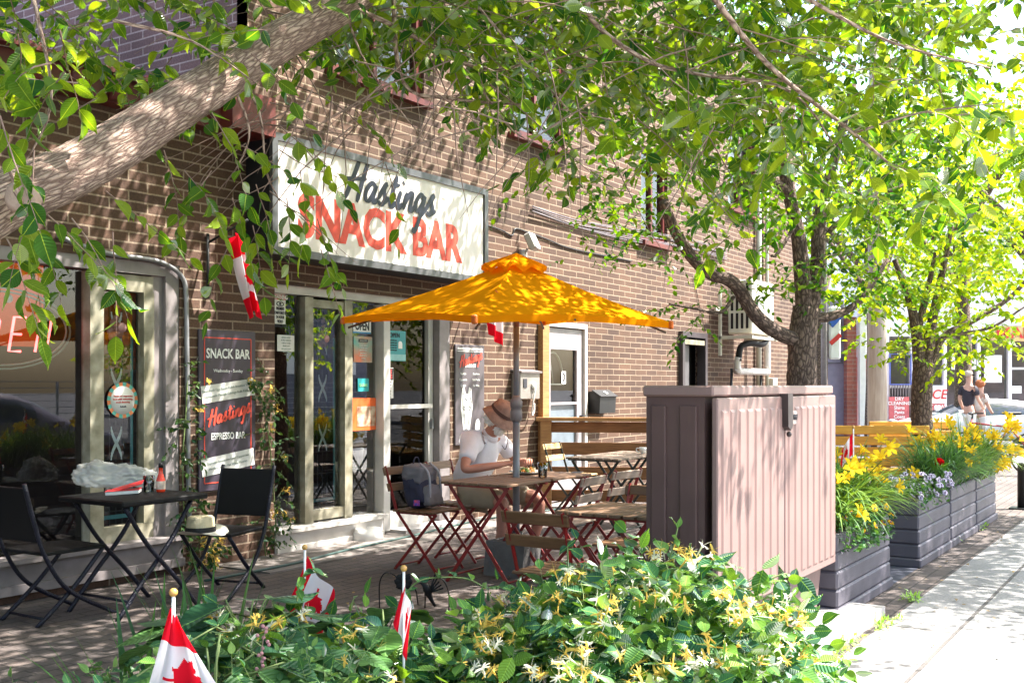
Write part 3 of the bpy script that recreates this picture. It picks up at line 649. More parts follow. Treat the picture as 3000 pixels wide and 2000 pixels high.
tag(q.build('wire_bundle', mat('grey_wire', (.16, .14, .16), .6)), 'loose bundle of grey wires sagging along the upper brick wall', 'wires')
wire('wire_drop', [(2030, 810), (2042, 860), (2050, 900), (2066, 970)], .005, M_dark, 'thin black wire dropping from the bundle to the narrow dark doorway', 'wire')
wire('conduit', [(170, 690), (230, 716), (330, 745), (450, 762), (505, 785), (535, 815), (545, 860), (547, 1000), (550, 1200), (552, 1420), (556, 1560)], .018, M_grey, 'grey electrical conduit bending over the left window and down the pier', 'conduit', d=.02, n=8)
for px, nm in ((2223, 'down_pipe'), (2247, 'down_pipe')):
    q = MB(); z1_ = P(px, 560, .06).z; q.tube([(P(px, 900, .06).x, -.06, .0), (P(px, 900, .06).x, -.06, 6.9)], .045 if px == 2223 else .03, 10)
    tag(q.build(nm, mat('pipe_paint', (.42, .42, .34), .5)), 'thick pale pipe left of the thin one, behind the air conditioner' if px == 2223 else 'thin pale pipe right of the thick one, behind the air conditioner', 'pipe', 'pale pipes climbing the wall')
c0 = P(2262, 1125, .06); q = MB(); q.box((c0.x, -.06, c0.z-.05), (.22, .12, .32), bev=.01); tag(q.build('junction_box', M_beige), 'small pale junction box beside the pipes just above the brown cabinet', 'junction box')
# mailbox
a_, b_ = P(1712, 1200, .1), P(1788, 1147, .1)
e = empty('mailbox', (11.85, 0, 1.06), label='black metal mailbox on the brick right of door three', cat='mailbox')
q = MB(); q.prism([(0, 0), (.0, .27), (.06, .27), (.17, .20), (.16, 0)], .42, Matrix(((0, 1, 0), (-1, 0, 0), (0, 0, 1))).to_3x3(), (-.28, 0, 0)); q.build('box', M_dark, e)
q = MB(); q.box((-.07, -.125, .245), (.45, .15, .012), Euler((R(32), 0, 0))); q.build('lid', M_dark, e); q = MB(); q.box((-.07, -.135, .255), (.05, .05, .006), Euler((R(32), 0, 0))); q.build('label_plate', M_w2, e)
# outdoor outlet box
e = empty('outlet_box', (P(1538, 1130, .05).x, 0, P(1538, 1130, .05).z), label='grey outdoor outlet box with plugged white cord beside the umbrella pole', cat='outlet box')
q = MB(); q.box((0, -.06, 0), (.42, .12, .30), bev=.01); q.build('box', mat('box_grey', (.30, .27, .25), .4, metal=.3), e); q = MB(); q.box((0, -.07, .165), (.44, .15, .02), Euler((.15, 0, 0))); q.build('cover', M_greyfr, e)
q = MB(); q.sphere((.06, -.13, .0), .045, sc=(1, .6, 1)); q.build('plug', M_w2, e); q = MB(); q.tube(smooth_path([(.06, -.15, -.03), (.04, -.13, -.2), (.1, -.08, -.33), (.18, -.06, -.28), (.2, -.05, -.2)], 5), .008, 6); q.build('cord', M_w2, e); q = MB(); q.box((-.11, -.123, .03), (.07, .008, .1)); q.build('socket', M_ink, e)
# ---- door three ---------------------------------------------------------
a, b, c, d = O3
dd = MB(); dd.box(((a+b)/2, .02, d-.03), (b-a, .1, .06)); dd.box((b-.03, .02, d/2-.03), (.06, .1, d-.06)); dframe = dd.build('side_door_frame', M_white, bld)
q = MB(); q.box((a+.07, -.01, d/2-.0), (.14, .12, d-.062)); q.build('wood_post', M_newwood, bld)
x0, x1 = a+.15, b-.065
q = MB(); q.box((x0+.07, .03, 1.06), (.14, .05, 2.05)); q.box((x1-.07, .03, 1.06), (.14, .05, 2.05)); q.box(((x0+x1)/2, .03, 1.96), (x1-x0-.28, .05, .25)); q.box(((x0+x1)/2, .03, .16), (x1-x0-.28, .05, .26)); q.box(((x0+x1)/2, .03, 1.19), (x1-x0-.28, .05, .03))
sd_ = q.build('storm_door', mat('door_grey', (.34, .31, .33), .4), bld)
g = MB(); g.quad((x0+.14, .035, .29), (x1-.14, .035, .29), (x1-.14, .035, 1.175), (x0+.14, .035, 1.175)); g.build('lower_pane', mat('dull_panel', (.17, .21, .25), .15), sd_)
g = MB(); g.quad((x0+.14, .035, 1.205), (x1-.14, .035, 1.205), (x1-.14, .035, 1.84), (x0+.14, .035, 1.84)); g.build('upper_pane', M_glass, sd_)
q = MB(); q.quad((x0+.1, .10, .1), (x1-.1, .10, .1), (x1-.1, .10, 1.9), (x0+.1, .10, 1.9)); q.build('inner_door', mat('inner_door', (.12, .10, .13), .5), sd_)
q = MB(); q.tube([(x0+.30+.24*math.cos(t), .07, 1.42+.38*math.sin(t)) for t in [math.pi*i/12 for i in range(13)]], .012, 6); q.tube([(x0+.05, .07, 1.42), (x0+.55, .07, 1.42)], .012, 6); q.tube([(x0+.3, .07, 1.42), (x0+.22, .07, 1.78)], .010, 6); q.build('fanlight_bars', M_w2, sd_)
q = MB(); q.box((x1-.06, -.02, .99), (.05, .07, .10), bev=.01); q.tube([(x1-.06, -.05, 1.0), (x1-.06, -.06, .86)], .012, 6); q.build('handle', M_black, sd_)
q = MB(); q.box(((x0+x1)/2+.03, .028, 1.50), (.10, .006, .15)); nb = q.build('number_plate', M_w2, sd_); text('lettering', '3', .13, M_ink, nb, ((x0+x1)/2+.03, .022, 1.50), bold=.02)
# ---- narrow dark doorway -------------------------------------------------
a, b, c, d = O4
q = MB(); q.box((a+.04, .0, d/2-.04), (.08, .14, d-.08)); q.box((b-.04, .0, d/2-.04), (.08, .14, d-.08)); q.box(((a+b)/2, .0, d-.04), (b-a, .14, .08)); fr = q.build('dark_door_frame', mat('dark_frame', (.05, .04, .045), .4), bld)
q = MB(); q.box((a+.30, .08, d/2), (.42, .04, d-.1)); q.build('door_leaf', mat('leaf_grey', (.09, .085, .09), .4), fr); q = MB(); q.box((b-.2, .2, d/2), (.6, .04, d)); q.build('dark_opening', M_black, fr)
q = MB(); q.box(((a+b)/2, -.01, d-.15), (b-a-.2, .1, .07)); q.build('roller', M_cream, fr)
# ---- air conditioner ------------------------------------------------------
pa = P(2150, 1020, .0)
ax = 15.55; az = 2.17
e = empty('air_conditioner', (ax, -.1, az), label='beige outdoor air conditioner on a wall bracket beside the tree trunk', cat='air conditioner')
q = MB(); q.box((.62, -.30, .46), (.98, .40, .84), bev=.02); q.build('casing', mat('ac_beige', (.55, .53, .44), .45, var=.05), e)
q = MB()
for i in range(4):
    for (z0, z1) in ((.12, .36), (.40, .62), (.66, .82)): q.box((.126, -.42+i*.082, (z0+z1)/2), (.012, .04, z1-z0), bev=.004)
q.build('grille', M_black, e)
q = MB(); q.box((.02, -.02, .2), (.05, .04, 1.0)); q.box((.02, -.28, -.02), (.05, .55, .05)); q.box((1.1, -.28, -.02), (.05, .55, .05)); q.box((.56, -.5, -.02), (1.1, .04, .04)); q.box((.0, -.03, .42), (.4, .03, .06)); q.build('bracket', M_beige, e)
q = MB(); q.lathe([(.30, 0), (.32, .02), (.28, .03), (.05, .02)], (.62, -.50, .46), 24, Matrix.Rotation(R(90), 3, 'X')); q.build('fan_guard', mat('ac_guard', (.3, .3, .28), .5), e)
q = MB(); q.tube(smooth_path([(.9, -.45, -.03), (.7, -.45, -.11), (.45, -.35, -.10), (.3, -.25, -.16), (.28, -.22, -.38)], 5), .05, 8); q.build('insulated_pipe', M_black, e)
q = MB(); q.tube(smooth_path([(.28, -.22, -.32), (.28, -.2, -.42), (.30, -.2, -.52), (.38, -.18, -.54), (1.4, -.18, -.54), (1.65, -.18, -.54), (1.70, -.18, -.44), (1.70, -.18, .55)], 4), .055, 10); q.build('white_duct', M_white, e)
q = MB(); q.tube([(.30, -.1, -.5), (.32, -.05, -1.9)], .02, 6); q.tube([(1.62, -.1, -.5), (1.64, -.05, -1.9)], .02, 6); q.build('drain_hose', M_dark, e)
# ================================================================== FURNITURE
M_slat = woodmat('slat_brown', (.20, .10, .045), (.10, .045, .02), rough=.5, scale=(30, 3, 30))
M_slatx = woodmat('slat_brown_long', (.22, .125, .07), (.11, .06, .035), rough=.5, scale=(3, 30, 30))
M_slatg = woodmat('slat_grey', (.36, .27, .21), (.22, .15, .11), rough=.6, scale=(30, 3, 30))
M_slatl = woodmat('slat_light', (.62, .42, .20), (.40, .25, .11), rough=.5, scale=(30, 3, 30))
M_blackm = mat('black_frame', (.015, .02, .018), .4, spec=.6)
def slat_chair(fm, sm, label, group=None):
    e = empty('folding_chair', (0, 0, 0), label=label, cat='chair', group=group)
    q = MB()
    for i in range(6): q.box((-.165+i*.066, 0, .452), (.052, .37, .016), bev=.004)
    q.build('seat', sm, e)
    for z, x in ((.745, -.268), (.625, -.228)):
        q = MB(); q.box((x, 0, z), (.014, .39, .062), Euler((0, R(-16), 0)), bev=.004); q.build('back_slat', sm, e)
    for s in (-1, 1):
        y = s*.165
        q = MB(); q.bar((-.278, y, .785), (-.165, y, .45), .022, .008, (0, 1, 0)); q.bar((-.166, y, .452), (.225, y, .0), .022, .0078, (0, 1, 0)); 
        for z in (.755, .735, .635, .615): q.sphere((-.26+(.785-z)*.33-.018, y, z), .007, 6, 4)
        q.build('back_leg', fm, e)
        y = s*.143
        q = MB(); q.bar((.20, y, .442), (-.20, y, .0), .022, .0082, (0, 1, 0)); q.bar((-.18, y, .436), (.20, y, .436), .018, .0079, (0, 1, 0)); q.build('front_leg', fm, e)
    q = MB(); q.tube([(.20, -.165, .03), (.20, .165, .03)], .007, 6); q.build('stretcher', fm, e)
    q = MB(); q.tube([(-.175, -.143, .03), (-.175, .143, .03)], .007, 6); q.build('stretcher', fm, e)
    return e
def slat_table(fm, sm, label, group=None, H=.72, S=.58):
    e = empty('folding_table', (0, 0, 0), label=label, cat='table', group=group)
    q = MB(); n = 7
    for i in range(n): q.box((0, -S/2+S/n*(i+.5), H-.009), (S, S/n-.012, .018), bev=.003)
    q.build('tabletop', sm, e)
    q = MB()
    for s in (-1, 1): q.box((s*(S/2-.05), 0, H-.026), (.03, S-.02, .015))
    q.build('rail', fm, e)
    for s in (-1, 1):
        for d in (-1, 1):
            x = s*(S/2-.06)+d*.006
            q = MB(); q.bar((x, -d*.27, 0), (x, d*.25, H-.034), .024, .009, (1, 0, 0)); q.build('leg', fm, e)
    for d in (-1, 1):
        q = MB(); q.tube([(-S/2+.06, -d*.255, .04), (S/2-.06, -d*.255, .04)], .007, 6); q.build('stretcher', fm, e)
    return e
GC = 'red framed slatted folding chairs'; GT = 'slatted folding tables on the patio'
def put(o, x, y, deg, z=0): o.location = (x, y, z); o.rotation_euler = (0, 0, R(deg)); return o
chA = put(slat_chair(M_redmetal, M_slat, 'red framed folding chair with a grey backpack on its seat', GC), 6.43, -1.45, -90)
def rep(src, x, y, deg, label, seat=None, frame=None, group=None):
    c = copy_tree(src); put(c, x, y, deg); c['label'] = label
    if group: c['group'] = group
    for ch in c.children:
        isw = ch.name.startswith(('seat', 'back_slat', 'tabletop'))
        mm = seat if isw else frame
        if mm: 
            ch.data = ch.data.copy(); ch.data.materials[0] = mm
    return c
rep(chA, 7.0, -1.40, -90, 'red framed folding chair the seated man sits on', seat=M_slatg)
rep(chA, 6.42, -2.64, 92, 'pale slatted red chair, left of two on the street side of the man\'s table', seat=M_slatg)
rep(chA, 7.04, -2.60, 84, 'pale slatted red chair, right of two on the street side of the man\'s table', seat=M_slatg)
rep(chA, 4.70, -3.67, 0, 'brown slatted red folding chair nearest the honeysuckle, seen from behind')
rep(chA, 5.74, -3.56, 180, 'brown slatted red folding chair half hidden behind the brown cabinet')
t1 = put(slat_table(M_redmetal, M_slatx, 'red framed slatted table, left of the two pushed together by the umbrella pole', GT), 6.33, -2.16, 0)
rep(t1, 6.945, -2.16, 0, 'red framed slatted table holding the man\'s plate and water glass')
rep(t1, 5.24, -3.76, 0, 'brown slatted low table with a cup, beside the brown cabinet')
M_slatd = woodmat('slat_weathered', (.25, .18, .13), (.12, .085, .06), rough=.6, scale=(3, 30, 30))
rep(t1, 9.05, -1.60, 0, 'black framed weathered table by the wooden rail fence, nearer one', seat=M_slatd, frame=M_blackm)
rep(t1, 9.66, -1.60, 0, 'black framed weathered table by the wooden rail fence, farther one with a cup', seat=M_slatd, frame=M_blackm)
GB = 'black framed slatted folding chairs'
rep(chA, 9.85, -.78, -90, 'light wooden folding chair with black frame in a patch of sun before the fence', seat=M_slatl, frame=M_blackm, group=GB)
rep(chA, 9.35, -2.32, 90, 'grey slatted black folding chair just left of the brown cabinet edge', seat=M_slatg, frame=M_blackm, group=GB)

# rattan set --------------------------------------------------------------
def rattan_mat():
    m = bpy.data.materials.new('rattan'); m.use_nodes = True; nt = m.node_tree; L = nt.links.new; b = nt.nodes['Principled BSDF']
    tc = N(nt, 'ShaderNodeTexCoord'); mp = N(nt, 'ShaderNodeMapping'); mp.inputs['Scale'].default_value = (60, 60, 60)
    wv = N(nt, 'ShaderNodeTexBrick'); wv.inputs['Scale'].default_value = 55; wv.inputs['Color1'].default_value = (.008, .007, .009, 1); wv.inputs['Color2'].default_value = (.004, .004, .005, 1); wv.inputs['Mortar'].default_value = (.004, .004, .004, 1); wv.inputs['Mortar Size'].default_value = .06
    cb = N(nt, 'ShaderNodeCombineXYZ'); sp = N(nt, 'ShaderNodeSeparateXYZ'); L(tc.outputs['Object'], sp.inputs[0]); ad = N(nt, 'ShaderNodeMath', operation='ADD'); L(sp.outputs[0], ad.inputs[0]); L(sp.outputs[2], ad.inputs[1]); L(ad.outputs[0], cb.inputs[0]); L(sp.outputs[1], cb.inputs[1])
    L(cb.outputs[0], wv.inputs['Vector']); L(wv.outputs['Color'], b.inputs['Base Color']); b.inputs['Roughness'].default_value = .55; b.inputs['Specular IOR Level'].default_value = .25
    bp = N(nt, 'ShaderNodeBump'); bp.inputs['Distance'].default_value = .004; L(wv.outputs['Fac'], bp.inputs['Height']); bp.invert = True; L(bp.outputs[0], b.inputs['Normal']); return m
M_rat = rattan_mat(); M_wrap = mat('wrapped_tube', (.007, .007, .016), .4, bump=.8, bscale=90, spec=.35)
def rattan_chair(label):
    e = empty('rattan_chair', (0, 0, 0), label=label, cat='chair', group='black rattan folding chairs')
    q = MB(); q.box((0.0, 0, .42), (.42, .40, .022), bev=.01); q.build('seat', M_rat, e)
    q = MB(); q.box((-.285, 0, .655), (.018, .40, .33), Euler((0, R(-14), 0)), bev=.008); q.build('backrest', M_rat, e)
    for s in (-1, 1):
        q = MB(); q.tube(smooth_path([(-.335, s*.205, .84), (-.27, s*.205, .60), (-.20, s*.205, .40), (-.05, s*.205, .19), (.27, s*.205, 0)], 6), .0135, 8); q.build('back_leg', M_wrap, e)
        q = MB(); q.tube(smooth_path([(.20, s*.18, .41), (.0, s*.18, .20), (-.24, s*.18, 0)], 6), .0135, 8); q.build('front_leg', M_wrap, e)
    q = MB(); q.tube([(-.19, -.18, .04), (-.19, .18, .04)], .009, 6); q.build('stretcher', M_wrap, e)
    return e
rc = put(rattan_chair('black rattan chair holding a straw hat beside the dark menu board'), 4.93, -.86, 196)
r2 = copy_tree(rc); put(r2, 3.86, -.60, 0); r2['label'] = 'black rattan chair at the left end of the rattan table'
e = empty('rattan_table', (4.27, -.80, 0), label='square black rattan folding table under a plastic bag, book and sauce bottle', cat='table')
q = MB(); q.box((0, 0, .70), (.64, .64, .035), bev=.012); q.build('tabletop', M_rat, e)
for s in (-1, 1):
    for d in (-1, 1):
        q = MB(); q.tube(smooth_path([(-d*.29, s*.24+d*.012, 0), (-d*.12, s*.24+d*.012, .20), (d*.1, s*.24+d*.012, .44), (d*.26, s*.24+d*.012, .68)], 5), .0145, 8); q.build('leg', M_wrap, e)
q = MB(); q.tube([(-.2, -.24, .10), (-.2, .24, .10)], .009, 6); q.build('stretcher', M_wrap, e)

# things on the rattan table ------------------------------------------------
ZT = .7185
def onz(px, py, z): return G(px, py, z)
# plastic bag
bm = bmesh.new(); bmesh.ops.create_icosphere(bm, subdivisions=5, radius=1)
from mathutils import noise
for v_ in bm.verts:
    p = v_.co.copy(); n_ = noise.noise(p*1.6+Vector((3, 1, 7)))*.35+abs(noise.noise(p*4))*.22+noise.noise(p*9)*.12+abs(noise.noise(p*15))*.10
    lob = 1+.35*math.exp(-((p.x+.9)**2)*4)
    v_.co = Vector((p.x*.27*(1+n_*.4), p.y*.11*(1+n_), max(-.35, p.z)*.10*lob*(1+n_)+.035*max(0, -p.x)))
me = bpy.data.meshes.new('plastic_bag'); bm.to_mesh(me); bm.free()
for p in me.polygons: p.use_smooth = True
M_bag = bpy.data.materials.new('plastic_film'); M_bag.use_nodes = True; b_ = M_bag.node_tree.nodes['Principled BSDF']; b_.inputs['Base Color'].default_value = (.62, .62, .60, 1); b_.inputs['Roughness'].default_value = .22; b_.inputs['Alpha'].default_value = .5
me.materials.append(M_bag); o = link(bpy.data.objects.new('plastic_bag', me)); c0 = onz(345, 1428, ZT)
o.location = (c0.x, c0.y, ZT+.045); o.rotation_euler = (0, 0, AL-R(90)+R(8)); tag(o, 'crumpled translucent plastic bag on the black rattan table', 'plastic bag')
c0 = onz(352, 1446, ZT); e = empty('red_book', (c0.x, c0.y, ZT), rz=AL-R(90)+R(12), label='open paperback with a red cover lying on the rattan table', cat='book')
q = MB(); q.box((0.02, 0, .012), (.20, .13, .022), Euler((0, R(-3), 0)), bev=.003); q.build('pages', M_paper, e)
q = MB(); q.box((.02, -.0, .026), (.205, .135, .003), Euler((0, R(-3), 0))); q.box((.04, .01, .045), (.20, .13, .003), Euler((R(6), R(-16), 0))); q.build('cover', mat('book_red', (.60, .015, .02), .4), e)
def drinking_glass(label, px, py, z, s=1.0):
    c0 = onz(px, py, z); q = MB(); q.smooth = True
    q.lathe([(.030*s, .002), (.036*s, .10*s), (.0335*s, .10*s), (.028*s, .014*s), (.001, .014*s)], (0, 0, 0), 20)
    o = q.build('drinking_glass', glassmat('clear_glass', (.88, .9, .9), 3.2)); o.location = (c0.x, c0.y, z)
    return tag(o, label, 'glass', 'water glasses')
g1 = drinking_glass('clear water tumbler between the red book and sauce bottle', 436, 1440, ZT, 1.05)
c0 = onz(471, 1440, ZT); e = empty('sauce_bottle', (c0.x, c0.y, ZT), label='bottle of bright red hot sauce with a black cap on the rattan table', cat='bottle')
q = MB(); q.lathe([(.026, 0), (.028, .01), (.028, .075), (.02, .10), (.013, .125), (.012, .155), (.013, .157)], n=18); q.build('bottle', mat('sauce', (.75, .05, .015), .25, var=.08), e)
q = MB(); q.lathe([(.0145, .155), (.0145, .178), (.010, .186), (.001, .187)], n=16); q.build('cap', M_black, e)
q = MB(); q.lathe([(.0288, .018), (.0288, .07)], n=18, cap=False); q.build('label', mat('label_print', (.70, .55, .45), .5, var=.25, vscale=30), e)
# straw hat on the chair
c0 = V(588, 1562, 6.95); e = empty('straw_hat', (c0.x, c0.y, .434), rz=R(20), label='cream straw hat with a black band resting on the rattan chair', cat='hat')
q = MB(); q.smooth = True
for_pr = [(.001, .105), (.05, .108), (.075, .112), (.088, .10), (.093, .05), (.098, .012)]
q.lathe(for_pr, (0, 0, 0), 28, Matrix.Diagonal((1.1, .95, 1)), cap=False); q.build('crown', mat('straw', (.60, .52, .34), .7, bump=.6, bscale=150), e)
q = MB(); n = 36; base = len(q.v); q.smooth = True
for j in range(n):
    a = 2*math.pi*j/n; dz = .022*math.cos(2*a)
    for r_, dd_ in ((.095, .012), (.135, .008), (.175, .014+dz)): q.v.append((r_*1.12*math.cos(a), r_*.98*math.sin(a), dd_))
for j in range(n):
    for k in range(2): q.face((base+j*3+k, base+j*3+k+1, base+((j+1) % n)*3+k+1, base+((j+1) % n)*3+k))
q.build('brim', mat('straw_pale', (.72, .68, .58), .7, bump=.5, bscale=150), e)
q = MB(); q.smooth = True; q.lathe([(.102, .012), (.0985, .045)], (0, 0, 0), 28, Matrix.Diagonal((1.1, .95, 1)), cap=False); q.build('band', M_black, e)

# umbrella ---------------------------------------------------------------
UX, UY = 6.64, -2.13
um = empty('patio_umbrella', (UX, UY, 0), label='square yellow patio umbrella shading the man\'s table', cat='umbrella')
q = MB(); q.tube([(0, 0, .2), (0, 0, 1.18)], .026, 14); q.tube([(0, 0, 1.18), (0, 0, 1.92)], .022, 14); q.build('pole', mat('pole_grey', (.17, .17, .19), .35, spec=.6), um)
q = MB(); q.tube([(0, 0, 1.84), (0, 0, 2.02)], .0225, 14); q.build('wooden_pole_top', mat('copper_tone', (.34, .16, .10), .4), um)
q = MB(); q.lathe([(.03, 1.13), (.045, 1.15), (.046, 1.21), (.038, 1.235), (.045, 1.24), (.048, 1.28), (.035, 1.31), (.024, 1.33)], n=16); q.build('height_collar', mat('pole_grey2', (.20, .17, .17), .45), um)
M_can = bpy.data.materials.new('umbrella_canvas'); M_can.use_nodes = True; nt = M_can.node_tree; L = nt.links.new; nt.nodes.remove(nt.nodes['Principled BSDF'])
di = N(nt, 'ShaderNodeBsdfDiffuse'); di.inputs[0].default_value = (.88, .33, .006, 1); tr = N(nt, 'ShaderNodeBsdfTranslucent'); tr.inputs[0].default_value = (.88, .30, .006, 1)
mx = N(nt, 'ShaderNodeMixShader'); mx.inputs[0].default_value = .45; L(di.outputs[0], mx.inputs[1]); L(tr.outputs[0], mx.inputs[2]); L(mx.outputs[0], nt.nodes['Material Output'].inputs[0])
tc = N(nt, 'ShaderNodeTexCoord'); wn = N(nt, 'ShaderNodeTexNoise'); wn.inputs['Scale'].default_value = 5; L(tc.outputs['Object'], wn.inputs['Vector']); bp = N(nt, 'ShaderNodeBump'); bp.inputs['Distance'].default_value = .01; bp.inputs['Strength'].default_value = .4; L(wn.outputs[0], bp.inputs['Height']); L(bp.outputs[0], di.inputs['Normal'])
U0 = Vector((UX, UY, 0)); Zu = proj((UX, UY, 1))[2]
cn = V(1390, 926, Zu-1.22)-U0; cl = V(1005, 930, Zu+.10)-U0; cr_ = V(1965, 944, Zu-.10)-U0; cf = V(1595, 936, Zu+1.22)-U0
pk = Vector((0, 0, V(1507, 762, Zu).z)); corners = [cn, cr_, cf, cl]
q = MB(); q.smooth = False; nn = 10
for i in range(4):
    A, B = corners[i], corners[(i+1) % 4]; idx = {}
    for u in range(nn+1):
        for v_ in range(nn+1):
            t = (u/nn)**1.0; s = v_/nn
            rim = A.lerp(B, s); rim = rim-(Vector((rim.x, rim.y, 0)).normalized()*.06*math.sin(math.pi*s)); rim.z += .035*math.sin(math.pi*s)
            p = pk.lerp(rim, t); p.z -= .05*math.sin(math.pi*t)*(.4+.6*math.sin(math.pi*s)); idx[u, v_] = len(q.v); q.v.append(tuple(p))
    for u in range(nn):
        for v_ in range(nn): q.face((idx[u, v_], idx[u, v_+1], idx[u+1, v_+1], idx[u+1, v_]))
    # valance hem
    for v_ in range(nn):
        p, p2 = Vector(q.v[idx[nn, v_]]), Vector(q.v[idx[nn, v_+1]]); dn = Vector((0, 0, -.045)); q.quad(p, p2, p2+dn, p+dn)
q.build('canopy', M_can, um)
q = MB(); 
for i in range(4):
    A, B = corners[i], corners[(i+1) % 4]
    for v_ in range(8):
        a0, a1 = v_/8, (v_+1)/8
        P0, P1 = pk.lerp(A.lerp(B, a0), .20), pk.lerp(A.lerp(B, a1), .20); w0, w1 = .022*math.sin(a0*4*math.pi), .022*math.sin(a1*4*math.pi)
        up_ = Vector((0, 0, .045)); q.quad(pk+up_*1.2, pk+up_*1.2, P1+up_+Vector((0, 0, w1*.8)), P0+up_+Vector((0, 0, w0*.8))); q.quad(P0+up_+Vector((0, 0, w0*.8)), P1+up_+Vector((0, 0, w1*.8)), P1+up_*.4+Vector((0, 0, w1*1.2)), P0+up_*.4+Vector((0, 0, w0*1.2)))
q.build('vent_cap', M_can, um)
q = MB()
for cc in corners: q.tube([pk+Vector((0, 0, -.06)), pk.lerp(cc, .5)+Vector((0, 0, -.085)), cc*.97+Vector((0, 0, -.02))], .009, 6); 
for i in range(4): m_ = corners[i].lerp(corners[(i+1) % 4], .5); q.tube([pk+Vector((0, 0, -.08)), pk.lerp(m_, .5)+Vector((0, 0, -.10)), Vector((m_.x*.93, m_.y*.93, m_.z-.0))], .008, 6)
for cc in corners: q.tube([Vector((0, 0, 1.95)), pk.lerp(cc, .5)+Vector((0, 0, -.05))], .007, 6)
q.build('ribs', mat('rib_dark', (.12, .07, .04), .5), um)
q = MB(); c1 = pk.lerp(cn, .52)+Vector((0, 0, -.02)); dd_ = (c1-pk).normalized()
outw = Vector((cn.x, cn.y, 0)).normalized(); q.prism([(-.0, 0), (.05, -.05), (.11, -.19), (.07, -.20), (.02, -.09)], .006, Matrix((RT, outw, Vector((0, 0, 1)))).transposed(), c1+outw*.03); q.build('tie_strap', mat('strap_orange', (.70, .14, .01), .7), um)
for cc, nm in ((cl, 0), (cr_, 1), (cn, 2), (cf, 3)):
    q = MB(); q.box(cc+Vector((0, 0, -.02)), (.035, .035, .06), bev=.008); q.build('corner_pocket', MATS['strap_orange'], um)
q = MB(); q.prism([(-.19, 0), (.19, 0), (.15, .25), (-.15, .25)], .34, None, (0, -.17, 0)); q.lathe([(.05, .25), (.05, .31)], n=14)
tag(q.build('umbrella_base', mat('base_concrete', (.13, .12, .115), .9, bump=.5)), 'concrete block with sloped sides weighting the yellow umbrella', 'umbrella base').location = (UX, UY, 0)

# his meal ------------------------------------------------------------------
c0 = (6.91, -2.05); e = empty('dinner_plate', (c0[0], c0[1], .721), label='white plate of breakfast food in front of the seated man', cat='plate')
q = MB(); q.smooth = True; q.lathe([(.001, .004), (.09, .004), (.135, .018), (.137, .021), (.09, .010), (.001, .009)], n=30, cap=False); q.build('plate', M_w2, e)
M_food = [mat('food_orange', (.62, .26, .05), .6, var=.3, vscale=40), mat('food_cream', (.62, .52, .34), .6, var=.2, vscale=40), mat('food_brown', (.25, .11, .04), .6, var=.3, vscale=50), mat('food_green', (.15, .25, .05), .6)]
for i in range(22):
    a, r_ = random.uniform(0, 6.3), random.uniform(0, .085); q = MB(); q.box((r_*math.cos(a), r_*math.sin(a), .022+random.uniform(0, .02)), (random.uniform(.02, .045), random.uniform(.015, .03), .02), Euler((random.random(), random.random(), random.random()*3)), bev=.006); q.build('food', M_food[i % 4], e)
drinking_glass('clear water tumbler beside the man\'s plate', 1590, 1398, .72, 1.1)
q = MB(); q.bar((0, 0, .004), (.11, .0, .004), .018, .003); q.bar((.11, 0, .005), (.20, 0, .005), .014, .008); o = tag(q.build('table_knife', M_grey), 'table knife with a dark handle on the slatted table by the water tumbler', 'knife'); o.location = (7.10, -2.23, .72); o.rotation_euler = (0, 0, R(-40))
def cup(x, y, z, rz, label):
    e = empty('coffee_cup', (x, y, z), rz=rz, label=label, cat='cup', group='white coffee cups')
    q = MB(); q.smooth = True; q.lathe([(.024, 0), (.03, .006), (.042, .04), (.046, .062), (.043, .062), (.037, .03), (.02, .010), (.001, .010)], n=22); q.build('cup', M_w2, e)
    q = MB(); q.tube(smooth_path([(-.042, 0, .052), (-.068, 0, .052), (-.072, 0, .032), (-.055, 0, .018), (-.036, 0, .018)], 5), .0045, 7); q.build('handle', M_w2, e); return e
c0 = onz(1845, 1316, .72); c1 = cup(9.62, -1.72, .721, AL-R(90), 'white coffee cup on the far weathered table by the fence')
cup(5.245, -4.0, .721, AL-R(90), 'white coffee cup at the cabinet edge of the brown table')
# backpack ------------------------------------------------------------------
e = empty('backpack', (6.44, -1.42, .463), rz=R(-90), label='grey and navy backpack slumped on the red folding chair', cat='backpack')
def blob(name, c, s, m, parent, seed=0, n1=.12, rot=None, sub=4, freq=2.2, box=.55):
    bm = bmesh.new(); bmesh.ops.create_icosphere(bm, subdivisions=sub, radius=1); Rm = (rot or Euler((0, 0, 0))).to_matrix()
    for v_ in bm.verts:
        p = v_.co.copy(); mx_ = max(abs(p.x), abs(p.y), abs(p.z)); pb = p/mx_; p2 = p.lerp(pb, box)
        n_ = noise.noise(p*freq+Vector((seed, seed*2, 1)))*n1+noise.noise(p*freq*3+Vector((seed, 0, 1)))*n1*.3
        v_.co = Vector(c)+Rm@Vector((p2.x*s[0], p2.y*s[1], p2.z*s[2]))*(1+n_)
    me = bpy.data.meshes.new(name); bm.to_mesh(me); bm.free()
    for p in me.polygons: p.use_smooth = True
    me.materials.append(m); o = link(bpy.data.objects.new(name, me)); o.parent = parent; return o
M_bpg = mat('pack_grey', (.17, .155, .17), .8, bump=.5, bscale=200); M_bpn = mat('pack_navy', (.03, .03, .06), .8, bump=.5, bscale=200)
blob('main_bag', (-.05, 0, .19), (.12, .145, .19), M_bpn, e, 1, .10, Euler((0, R(-14), 0)))
blob('top_flap', (-.055, .0, .315), (.125, .15, .085), M_bpg, e, 2, .10, Euler((0, R(8), 0)))
blob('front_pocket', (.085, 0, .12), (.05, .115, .10), M_bpg, e, 3, .12, Euler((0, R(-10), 0)))
